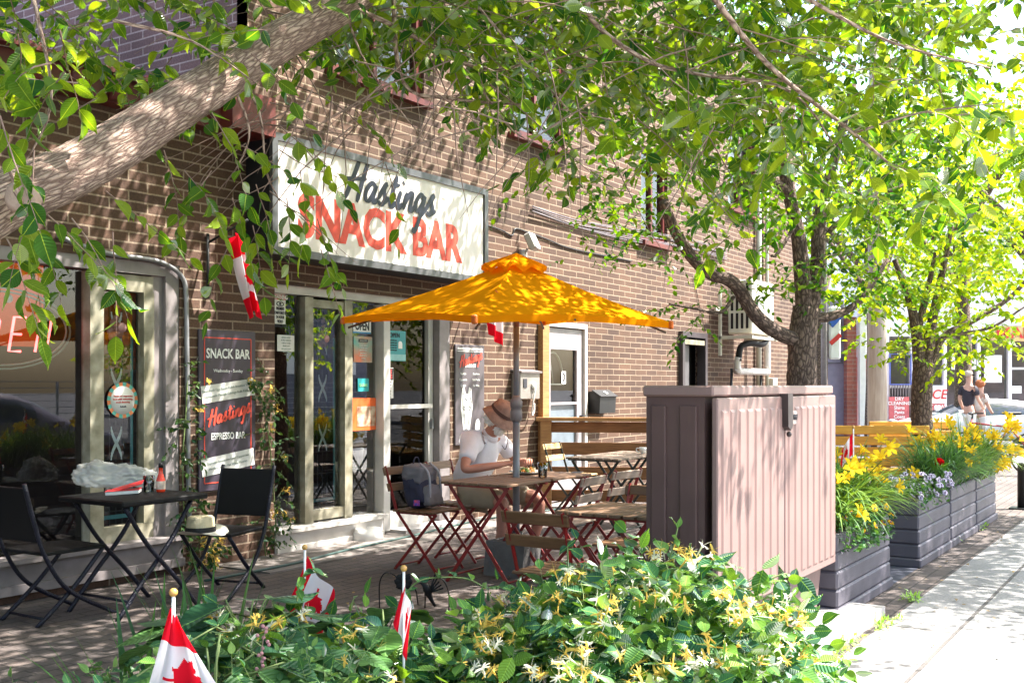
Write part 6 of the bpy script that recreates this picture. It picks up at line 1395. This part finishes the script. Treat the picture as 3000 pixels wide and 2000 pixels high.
def daylily(x0, x1, y0, y1, label, nb=260, nf=26, h=.5, z=.50, sz=.075, lm=None, bias=0):
    e = empty('daylily', ((x0+x1)/2, (y0+y1)/2, z), label=label, cat='flowering plant', group='yellow daylilies in the planters'); q = MB(); q.smooth = True; cx, cy = (x0+x1)/2, (y0+y1)/2
    for _ in range(nb):
        x, y = rnd(x0, x1)-cx, rnd(y0, y1)-cy; a = rnd(0, 6.28); blade(q, (x*.7, y*.7, -.02), (math.cos(a)*.5+x*.6, math.sin(a)*.5+y*.6-.12, rnd(.8, 1.5)), rnd(.55, .95)*h*1.25, rnd(.010, .017), rnd(1.2, 2.2), 7)
    q.build('leaves', lm or M_lilyleaf, e); f = MB(); f.smooth = True; s_ = MB()
    for _ in range(nf):
        x, y = rnd(x0, x1)-cx, rnd(y0, y1)-cy; zz = h*rnd(.15, .88); top = Vector((x*1.15, y*1.3-.05, zz)); s_.tube(smooth_path([(x*.6, y*.6, 0), (x*.9, y*.9, zz*.6), top], 3), .003, 4, cap=False)
        for k in range(random.choice((1, 1, 2))): lily(f, top+rvec(.02), rvec(.7)+Vector((-.3, -.6, .5)), sz*rnd(.7, 1.15))
    s_.build('stems', M_lilyleaf, e); f.build('flowers', M_petal, e); return e
daylily(6.45, 7.60, -4.60, -4.15, 'bright yellow daylily clump spilling from the planter beside the cabinet', 900, 40, .56, sz=.056)
daylily(9.5, 10.9, -4.62, -4.2, 'arching green daylily clump mid row, few flowers', 800, 9, .54, sz=.06, lm=M_iris)
daylily(10.9, 12.4, -4.70, -4.1, 'dense yellow daylily clump at the far end of the planter row', 700, 62, .60, sz=.066)
def pansies(x0, x1, y0, y1, z, label, m_p, n=60):
    e = empty('pansy_plant', ((x0+x1)/2, (y0+y1)/2, z), label=label, cat='flowering plant'); l = Leaves(); cx, cy = (x0+x1)/2, (y0+y1)/2
    for _ in range(900):
        p = Vector((rnd(x0, x1)-cx, rnd(y0, y1)-cy, rnd(-.06, .14))); l.add((p.x, p.y, p.z), tuple(rvec()+Vector((0, -.3, .2))), (rnd(-.5, .5), rnd(-.8, .2), 1), rnd(.025, .045))
    l.build('foliage', M_iris, e, LB4, LF4, 1.3, uv=False); f = MB(); g = MB()
    for _ in range(n):
        c = Vector((rnd(x0, x1)-cx, rnd(y0, y1)-cy-.05, rnd(.02, .19))); d = Vector((rnd(-.8, .0), rnd(-1, -.4), rnd(.1, .7))).normalized(); M = d.to_track_quat('Z', 'Y').to_matrix()
        for k in range(5): a = k*1.257; f.lathe([(.001, .001*k), (.013, .001*k), (.001, .001*k+.0008)], c+M@Vector((math.cos(a)*.013, math.sin(a)*.013, 0)), 7, M, cap=False)
        g.lathe([(.001, .008), (.007, .0065)], c, 6, M, cap=False)
    f.build('flowers', m_p, e); g.build('flower_centres', M_pansyc, e)
pansies(8.52, 9.45, -4.66, -4.2, .50, 'white and purple pansies filling the near corner of the second planter', M_pansy, 75)
pansies(6.4, 7.3, -4.72, -4.5, .46, 'yellow pansies along the front rim of the planter by the cabinet', clothmat('pansy_yellow', (.75, .45, .03)), 16)
q = MB(); q.sphere((0, 0, 0), .04, 12, 8, (1, 1, 1.1)); 
for k in range(8): q.sphere((.02*math.cos(k*.8), .02*math.sin(k*.8), .01), .022, 8, 6)
o = tag(q.build('red_blossom', clothmat('red_blossom', (.75, .01, .01))), 'single bright red blossom above the white pansies', 'flower'); a = V(2752, 1355, 9.3); o.location = a
q = MB(); q.tube([(0, 0, -.45), (0, 0, 0)], .004, 4); o2 = q.build('stem', M_iris); o2.parent = o
# small grass tuft planter 3 shade
# flag in planter 1
def stick_flag(label, top, Lst, fn, nu=60, nv=30):
    e = empty('hand_flag', top, label=label, cat='flag', group='small maple leaf flags on sticks'); q = MB(); q.tube([(0, 0, -Lst), (0, 0, .02)], .0045, 7); q.build('stick', M_w2, e); q = MB(); q.sphere((0, 0, .026), .011, 12, 8); q.build('gold_tip', mat('gold_ball', (.55, .30, .08), .3), e); flag_cloth(fn, e, nu, nv); return e
def drape(w0, w1, L_, ph, lean=0, amp=.02):
    """cloth hanging from its hoist along the stick; u = distance from the stick folded downwards"""
    def fn(u, v_):
        z = -.01-v_*L_*.62-u*L_*.55; x = u*(w0+(w1-w0)*v_)*(1-.25*u)+lean*v_; off = amp*math.sin(u*9+ph+v_*2); return RT*(x+off*.3)+FW*(off)+Vector((0, 0, z))
    return fn
stick_flag('large maple leaf hand flag among the strap leaves at the lower left', V(508, 1765, 2.62), .75, lambda u, v_: RT*((v_-.40)*(.02+.30*u)+.02*u)+FW*(.020*math.sin(v_*11+u*3)*(.3+u))+Vector((0, 0, -.012-u*.33-.03*v_)), 90, 60)
stick_flag('maple leaf hand flag before the patio, between the two other hand flags', V(893, 1622, 4.05), .6, drape(.16, .17, .30, 1.0, -.07, .025))
stick_flag('slim maple leaf hand flag half buried in the honeysuckle', V(1183, 1688, 3.35), .55, drape(.035, .05, .22, 2.0, -.03, .012))
stick_flag('maple leaf hand flag stuck in the planter of yellow lilies', V(2500, 1262, 6.9), .45, drape(-.10, -.12, .22, .5, 0, .02))

# --- garden bed ---------------------------------------------------------------
M_hl = leafmat('honeysuckle_leaf', (.05, .17, .06), (.22, .40, .05), (.022, .085, .06), trans=.35, gloss=.5)
M_host = leafmat('hosta_leaf', (.05, .13, .05), (.10, .22, .05), (.02, .07, .035), trans=.25, gloss=.35)
mb = MB(); bedp = [C2W(-2.6, 2.0), C2W(-2.4, 4.55), C2W(-.8, 4.75), C2W(.7, 4.5), C2W(1.28, 4.6), C2W(1.45, 4.2), C2W(1.2, 3.2), C2W(.8, 2.0)]
mb.v = [tuple(p+Vector((0, 0, .02))) for p in bedp]; mb.face(range(len(bedp))); tag(mb.build('garden_soil', M_soil), kind='structure')
top_line = [(-400, 1860), (0, 1850), (300, 1800), (500, 1790), (700, 1730), (870, 1730), (1000, 1755), (1130, 1770), (1250, 1800), (1400, 1790), (1500, 1770), (1600, 1700), (1700, 1670), (1850, 1640), (1950, 1600), (2000, 1600), (2080, 1640), (2180, 1690), (2270, 1745), (2330, 1830), (2390, 1930), (2440, 2050)]
def topy(px):
    for (a, b), (c, d) in zip(top_line, top_line[1:]):
        if a <= px <= c: return b+(d-b)*(px-a)/(c-a)
    return 2100
hb = empty('honeysuckle_bush', tuple(C2W(.4, 3.7)), label='sprawling honeysuckle with yellow and white flowers along the whole foreground', cat='shrub'); OH = C2W(.4, 3.7)
lvh = Leaves(); stm = MB(); fy = MB(); fw_ = MB(); fy.smooth = fw_.smooth = True
def hflower(q, c, d, s):
    """tubular flower with curled lips and stamens"""
    c = Vector(c); d = Vector(d).normalized(); a = d.orthogonal().normalized(); b = d.cross(a); q.tube([c, c+d*s*.5, c+d*s*.62], [s*.035, s*.05, s*.07], 5, cap=False); t0 = c+d*s*.6
    an = rnd(0, 6.28)
    for k, (aa, ww, ll) in enumerate(((0, .15, .48), (2.6, .075, .45), (3.14, .08, .5), (3.7, .075, .42), (1.2, .018, .6), (1.9, .018, .55), (4.6, .018, .62))):
        o_ = a*math.cos(an+aa)+b*math.sin(an+aa); sd = d.cross(o_); p = t0.copy(); dd = (d+o_*.5).normalized(); n0 = len(q.v); ww *= s; cur = 1.1 if k < 4 else .25
        for i in range(4):
            w_ = ww*(1 if i < 3 else .4); q.v += [tuple(p-sd*w_*.5), tuple(p+sd*w_*.5)]; dd = (dd+o_*cur*.5-d*cur*.35).normalized(); p = p+dd*(ll*s/3)
        for i in range(3): q.face((n0+2*i, n0+2*i+1, n0+2*i+3, n0+2*i+2))
def mound_point(px, Z):
    ztop = CAMH-(topy(px)-1130)*3.9/FPX; return ztop
def thick(px): return px > 780
nA = 0
for _ in range(2100):
    px = rnd(-200, 2430); Z = rnd(2.3, 4.15); 
    if px < 640 or (px < 900 and random.random() < .35): continue
    ty = topy(px)
    # outer surface height: rises towards Z 3.8, falls nearer the viewer
    zs = CAMH-(ty-1130)*3.85/FPX; fall = max(0, (3.7-Z))*.30+max(0, (Z-3.9))*.6; top = max(.08, zs-fall)
    z = top-abs(random.gauss(0, .055))+noise.noise(Vector((px*.006, Z*3, 1)))*.09
    p = C2W((px-1500)/FPX*Z, Z, max(.04, z)); pr = proj(p)
    if pr[1] < ty+(45 if px > 1400 else 115) or pr[1] > 2080: continue
    d = rvec(.7)+Vector((0, 0, .15)); L_ = rnd(.10, .20); k = 6
    spray(lvh, stm, p-OH, d, L_, k, rnd(.058, .092), .35, .0022, .7); nA += 1
    if random.random() < .27:
        p = p-FW*rnd(.02, .10)+Vector((0, 0, rnd(.02, .07)))
        for _k in range(random.choice((2, 3, 4))): hflower(fy if random.random() < .62 else fw_, p-OH+Vector((0, 0, .02))+rvec(.012), rvec(.7)-FW*.5+Vector((0, 0, .6)), rnd(.044, .064))
for _ in range(1500):   # inner fill so that the bush is not see-through
    px = rnd(500, 2400); Z = rnd(2.6, 4.2); ty = topy(px); zs = CAMH-(ty+60-1130)*3.85/FPX-max(0, 3.7-Z)*.30
    if px < 760: continue
    p = C2W((px-1500)/FPX*Z, Z, max(.03, zs*rnd(.2, .85))); spray(lvh, None, p-OH, rvec(1), .2, 6, .06, .2, .002, .4)
# long wandering shoots
for pts in (((1180, 1800, 3.7), (1190, 1740, 3.7), (1230, 1700, 3.7), (1300, 1690, 3.75), (1370, 1695, 3.8), (1420, 1720, 3.8)), ((870, 1760, 3.6), (880, 1700, 3.6), (920, 1675, 3.6), (960, 1690, 3.6)), ((1660, 1760, 3.6), (1665, 1680, 3.6), (1662, 1600, 3.6)), ((1960, 1640, 3.8), (1975, 1590, 3.8), (1985, 1545, 3.8)), ((2200, 1730, 3.8), (2250, 1700, 3.8), (2300, 1680, 3.8), (2330, 1700, 3.8)), ((400, 1980, 2.6), (520, 1900, 2.7), (640, 1830, 2.8))):
    s_ = smooth_path([V(*p)-OH for p in pts], 4); stm.tube(s_, .0028, 4, cap=False)
    for i, p in enumerate(s_[2::3]): lvh.add(tuple(p), tuple(rvec(.4)+Vector((.3*(-1)**i, 0, .3))), (rnd(-.4, .4), -.5, .8), rnd(.035, .055)); lvh.add(tuple(p), tuple(rvec(.4)-Vector((.3*(-1)**i, 0, -.3))), (rnd(-.4, .4), -.5, .8), rnd(.03, .05))
for (px, py, Z, s) in ((2235, 1668, 3.7, .10), (2290, 1695, 3.7, .09), (2340, 1690, 3.75, .10), (2265, 1740, 3.7, .08), (2145, 1660, 3.8, .07), (1500, 1925, 2.9, .08)): lvh.add(tuple(V(px, py, Z)-OH), tuple(RT*rnd(-.6, .6)+Vector((0, 0, -.7))), tuple(-FW+Vector((0, 0, .3))), s)
lvh.build('foliage', M_hl, hb, width=1.15); stm.build('stems', mat('green_stem', (.16, .22, .07), .7), hb); fy.build('yellow_flowers', M_hsy, hb); fw_.build('white_flowers', M_hsw, hb)
# iris clumps
def iris(label, px, Z, n, h, seed, spread=.16, lean=(0, 0)):
    random.seed(seed); c = C2W((px-1500)/FPX*Z, Z, .02); e = empty('iris_plant', tuple(c), label=label, cat='plant', group='strap leaved irises at the bed edge'); q = MB(); q.smooth = True
    for _ in range(n):
        a = rnd(0, 6.28); blade(q, (math.cos(a)*rnd(0, spread), math.sin(a)*rnd(0, spread), 0), RT*(math.cos(a)*.35+lean[0])+FW*(math.sin(a)*.2)+Vector((0, 0, 1.1)), h*rnd(.6, 1.1), rnd(.022, .036), rnd(.15, .8), 7)
    q.build('leaves', M_iris, e); return e
iris('tall iris clump with folded leaves right of the largest hand flag', 610, 4.3, 20, .74, 3, .12)
iris('arching iris clump left of the largest hand flag', 400, 3.7, 15, .58, 5, .10, (-.25, 0))
iris('upright iris clump behind the largest hand flag', 490, 4.2, 13, .62, 8, .10)
random.seed(21)
# hostas
def hosta(label, px, py, Z, n, s, seed):
    random.seed(seed); c = V(px, py, Z); c.z = max(.02, c.z-.25); e = empty('hosta', tuple(c), label=label, cat='plant', group='broad leaved hostas in the bed'); l = Leaves(); q = MB()
    for _ in range(n):
        a = rnd(0, 6.28); r_ = rnd(.06, .26); p = Vector((math.cos(a)*r_, math.sin(a)*r_, .25-r_*.35+rnd(-.05, .04))); q.tube([(p.x*.2, p.y*.2, -c.z), (p.x*.3, p.y*.3, -.05), tuple(p*.6+Vector((0, 0, .05))), tuple(p)], .004, 4, cap=False)
        l.add(tuple(p), (math.cos(a), math.sin(a), rnd(-.6, -.1)), (math.cos(a)*.5, math.sin(a)*.5, 1), s*rnd(.8, 1.15))
    o = l.build('leaves', M_host, e, width=1.35); md = o.modifiers.new('s', 'SUBSURF'); md.levels = 1; md.render_levels = 2; q.build('leaf_stalks', MATS['green_stem'], e); return e
hosta('big glossy hosta between the iris clump and the middle hand flag', 720, 1770, 3.6, 34, .20, 4); hosta('dark hosta low beside the middle hand flag', 860, 1850, 3.3, 26, .17, 6); hosta('hosta behind the honeysuckle below the garden ornament', 1130, 1790, 3.55, 16, .17, 9); hosta('dark hosta in front of the upright iris clump', 620, 1870, 2.9, 24, .15, 10)
# mint-like herbs bottom left
random.seed(31)
e = empty('herb_plant', tuple(C2W(-1.0, 2.8)), label='leafy herb patch with small toothed leaves around the largest hand flag', cat='plant'); l = Leaves(); OQ = C2W(-1.0, 2.8); q = MB()
for _ in range(520):
    px = rnd(-100, 1050); Z = rnd(2.35, 3.1); p = C2W((px-1500)/FPX*Z, Z, rnd(.30, .56)-(.12 if px < 250 else 0)); pr = proj(p)
    if pr[1] < (1890 if px < 480 else 1820): continue
    spray(l, q, p-OQ, rvec(.4)+Vector((0, 0, .8)), .14, 8, .034, .1, .002, .6); g_ = Vector((p.x, p.y, 0))-OQ; q.tube([g_, p-OQ], .002, 3, cap=False)
l.build('foliage', leafmat('herb_leaf', (.07, .18, .07), (.20, .34, .10), (.03, .10, .05), trans=.3), e, width=1.1); q.build('stems', MATS['green_stem'], e)
e = empty('pink_flower_spike', tuple(V(765, 1880, 2.9)), label='thin stalk of tiny pink bell flowers at lower left of centre', cat='flower'); q = MB()
q.tube(smooth_path([(0, 0, -V(765, 1880, 2.9).z), (0, 0, -.08), (.02, 0, .04)], 4), .002, 4); q.build('stem', M_twig, e); q = MB(); q.smooth = True
for i in range(16): q.sphere((rnd(-.012, .02), rnd(-.012, .012), -.09+i*.009), .0055, 7, 5)
q.build('bells', clothmat('bell_pink', (.62, .34, .36)), e)
# vines on the piers
def vine(label, pts, n, spread, seed, flowers=0):
    random.seed(seed); c = Wl(pts[0][0], pts[0][1], .0); e = empty('climbing_vine', (c.x, -.02, 0), label=label, cat='vine', group='honeysuckle vines climbing the brick piers'); O = Vector((c.x, -.02, 0)); q = MB(); l = Leaves(); f = MB(); f.smooth = True
    sp = smooth_path([Wl(x, y, .03)-O for x, y in pts], 6); q.tube(sp, .005, 5, cap=False)
    for _ in range(n):
        p = random.choice(sp)+Vector((rnd(-spread, spread), rnd(-.10, 0), rnd(-spread, spread)*.7)); spray(l, q, p, rvec(.6)+Vector((0, -.3, -.2)), .16, 6, .05, .5, .002)
        if random.random() < flowers: 
            for _k in range(4): hflower(f, p+Vector((0, -.06, 0)), rvec(.8)+Vector((0, -.5, .2)), .055)
    q.build('stems', MATS['green_stem'], e); l.build('foliage', M_leafC, e, width=1.1)
    if f.v: f.build('flowers', M_hsy, e)
vine('leafy vine climbing the brick left of the dark menu board', [(560, 1640), (540, 1500), (535, 1350), (545, 1200), (550, 1080)], 44, .10, 2, .08)
vine('dense flowering vine spilling over the pier right of the dark menu board', [(810, 1560), (800, 1420), (790, 1300), (770, 1180), (745, 1110)], 56, .11, 3, .12)
vine('low ragged vine at the foot of the pier by the rattan chair', [(600, 1680), (620, 1640), (600, 1600), (580, 1580)], 26, .10, 5, .4)
vine('thin weedy vine at the bottom of the pier beside the shopfront sill', [(780, 1640), (775, 1590), (770, 1540)], 14, .07, 6, .0)
# hanging vine leaves inside glass reflections are left to the mirror
# metal garden ornament
a = G(1225, 1790); e = empty('garden_ornament', (a.x, a.y, 0), rz=AL-R(90), label='black wire garden edging with a daisy and a hummingbird', cat='garden ornament')
k = proj((a.x, a.y, .3))[2]/FPX
def oz(py): return CAMH-(py-1130)*k
def ox(px): return (px-1225)*k
q = MB()
for pts in ([(1112, 1780), (1112, 1710), (1125, 1680), (1145, 1678), (1165, 1695), (1180, 1740)], [(1155, 1700), (1175, 1690), (1210, 1680), (1235, 1700), (1245, 1735), (1245, 1780)], [(1250, 1700), (1275, 1690), (1300, 1700), (1315, 1740), (1315, 1790)], [(1160, 1720), (1180, 1712), (1215, 1722), (1225, 1770)]): q.tube(smooth_path([(ox(x), 0, oz(y)) for x, y in pts], 5), .0045, 5)
q.build('wire_loops', M_black, e); q = MB()
for i in range(8): an = i*math.pi/4; q.sphere((ox(1182)+.035*math.cos(an), 0, oz(1703)+.035*math.sin(an)), .022, 8, 6, (1, .25, 1))
q.sphere((ox(1182), 0, oz(1703)), .02, 8, 6, (1, .5, 1)); q.tube([(ox(1182), 0, oz(1703)), (ox(1185), 0, oz(1800))], .005, 5); q.build('daisy', M_black, e); q = MB()
q.tube(smooth_path([(ox(1225), 0, oz(1706)), (ox(1240), 0, oz(1710)), (ox(1250), 0, oz(1720)), (ox(1258), 0, oz(1745)), (ox(1275), 0, oz(1775))], 4), [.002, .003, .005, .012, .016, .020, .024, .028, .026, .03, .026, .022, .018, .014, .012, .01, .008][:17], 7)
for i in range(5): q.bar((ox(1258), .0, oz(1735)), (ox(1275+i*6), 0, oz(1682+i*10)), .010, .004, (0, 1, 0))
q.build('hummingbird', M_black, e)
# weeds in the pavement joints
random.seed(41)
for i, (px, py, w_) in enumerate(((2600, 1835, .14), (2480, 1900, .22), (2440, 1965, .25), (2670, 1760, .06), (2790, 1590, .15), (2870, 1548, .2), (2430, 1880, .12))):
    c = G(px, py); e = empty('pavement_weed', tuple(c), label=['yellow green weed tuft in the joint right of the cabinet foot', 'weeds in the pavement joint before the planter', 'lowest weeds by the honeysuckle edge', 'tiny weed in the middle of the pavement joint', 'weeds at the seam between two planters', 'weeds along the far planter base', 'dry flowers at the cabinet footing'][i], cat='weed', group='weeds in the pavement joints'); l = Leaves()
    for _ in range(70): l.add((rnd(-w_, w_), rnd(-.05, .05), rnd(0, .04)), tuple(rvec()+Vector((0, 0, .7))), (0, -.5, 1), rnd(.02, .05))
    l.build('foliage', M_hl, e, LB4, LF4, .7, uv=False)
# fallen leaves and petals: litter nobody could count
l = Leaves()
for _ in range(420):
    c = Vector((rnd(4, 13), rnd(-6.2, -.4), .008)); l.add(tuple(c), (rnd(-1, 1), rnd(-1, 1), .1), (rnd(-.2, .2), rnd(-.2, .2), 1), rnd(.02, .05))
tag(l.build('fallen_leaves', mat('dry_leaf', (.30, .20, .08), .9, var=.4, vscale=3), None, LB4, LF4, 1, uv=False), 'dry leaves and petals scattered over the pavers', 'leaf litter', kind='stuff')
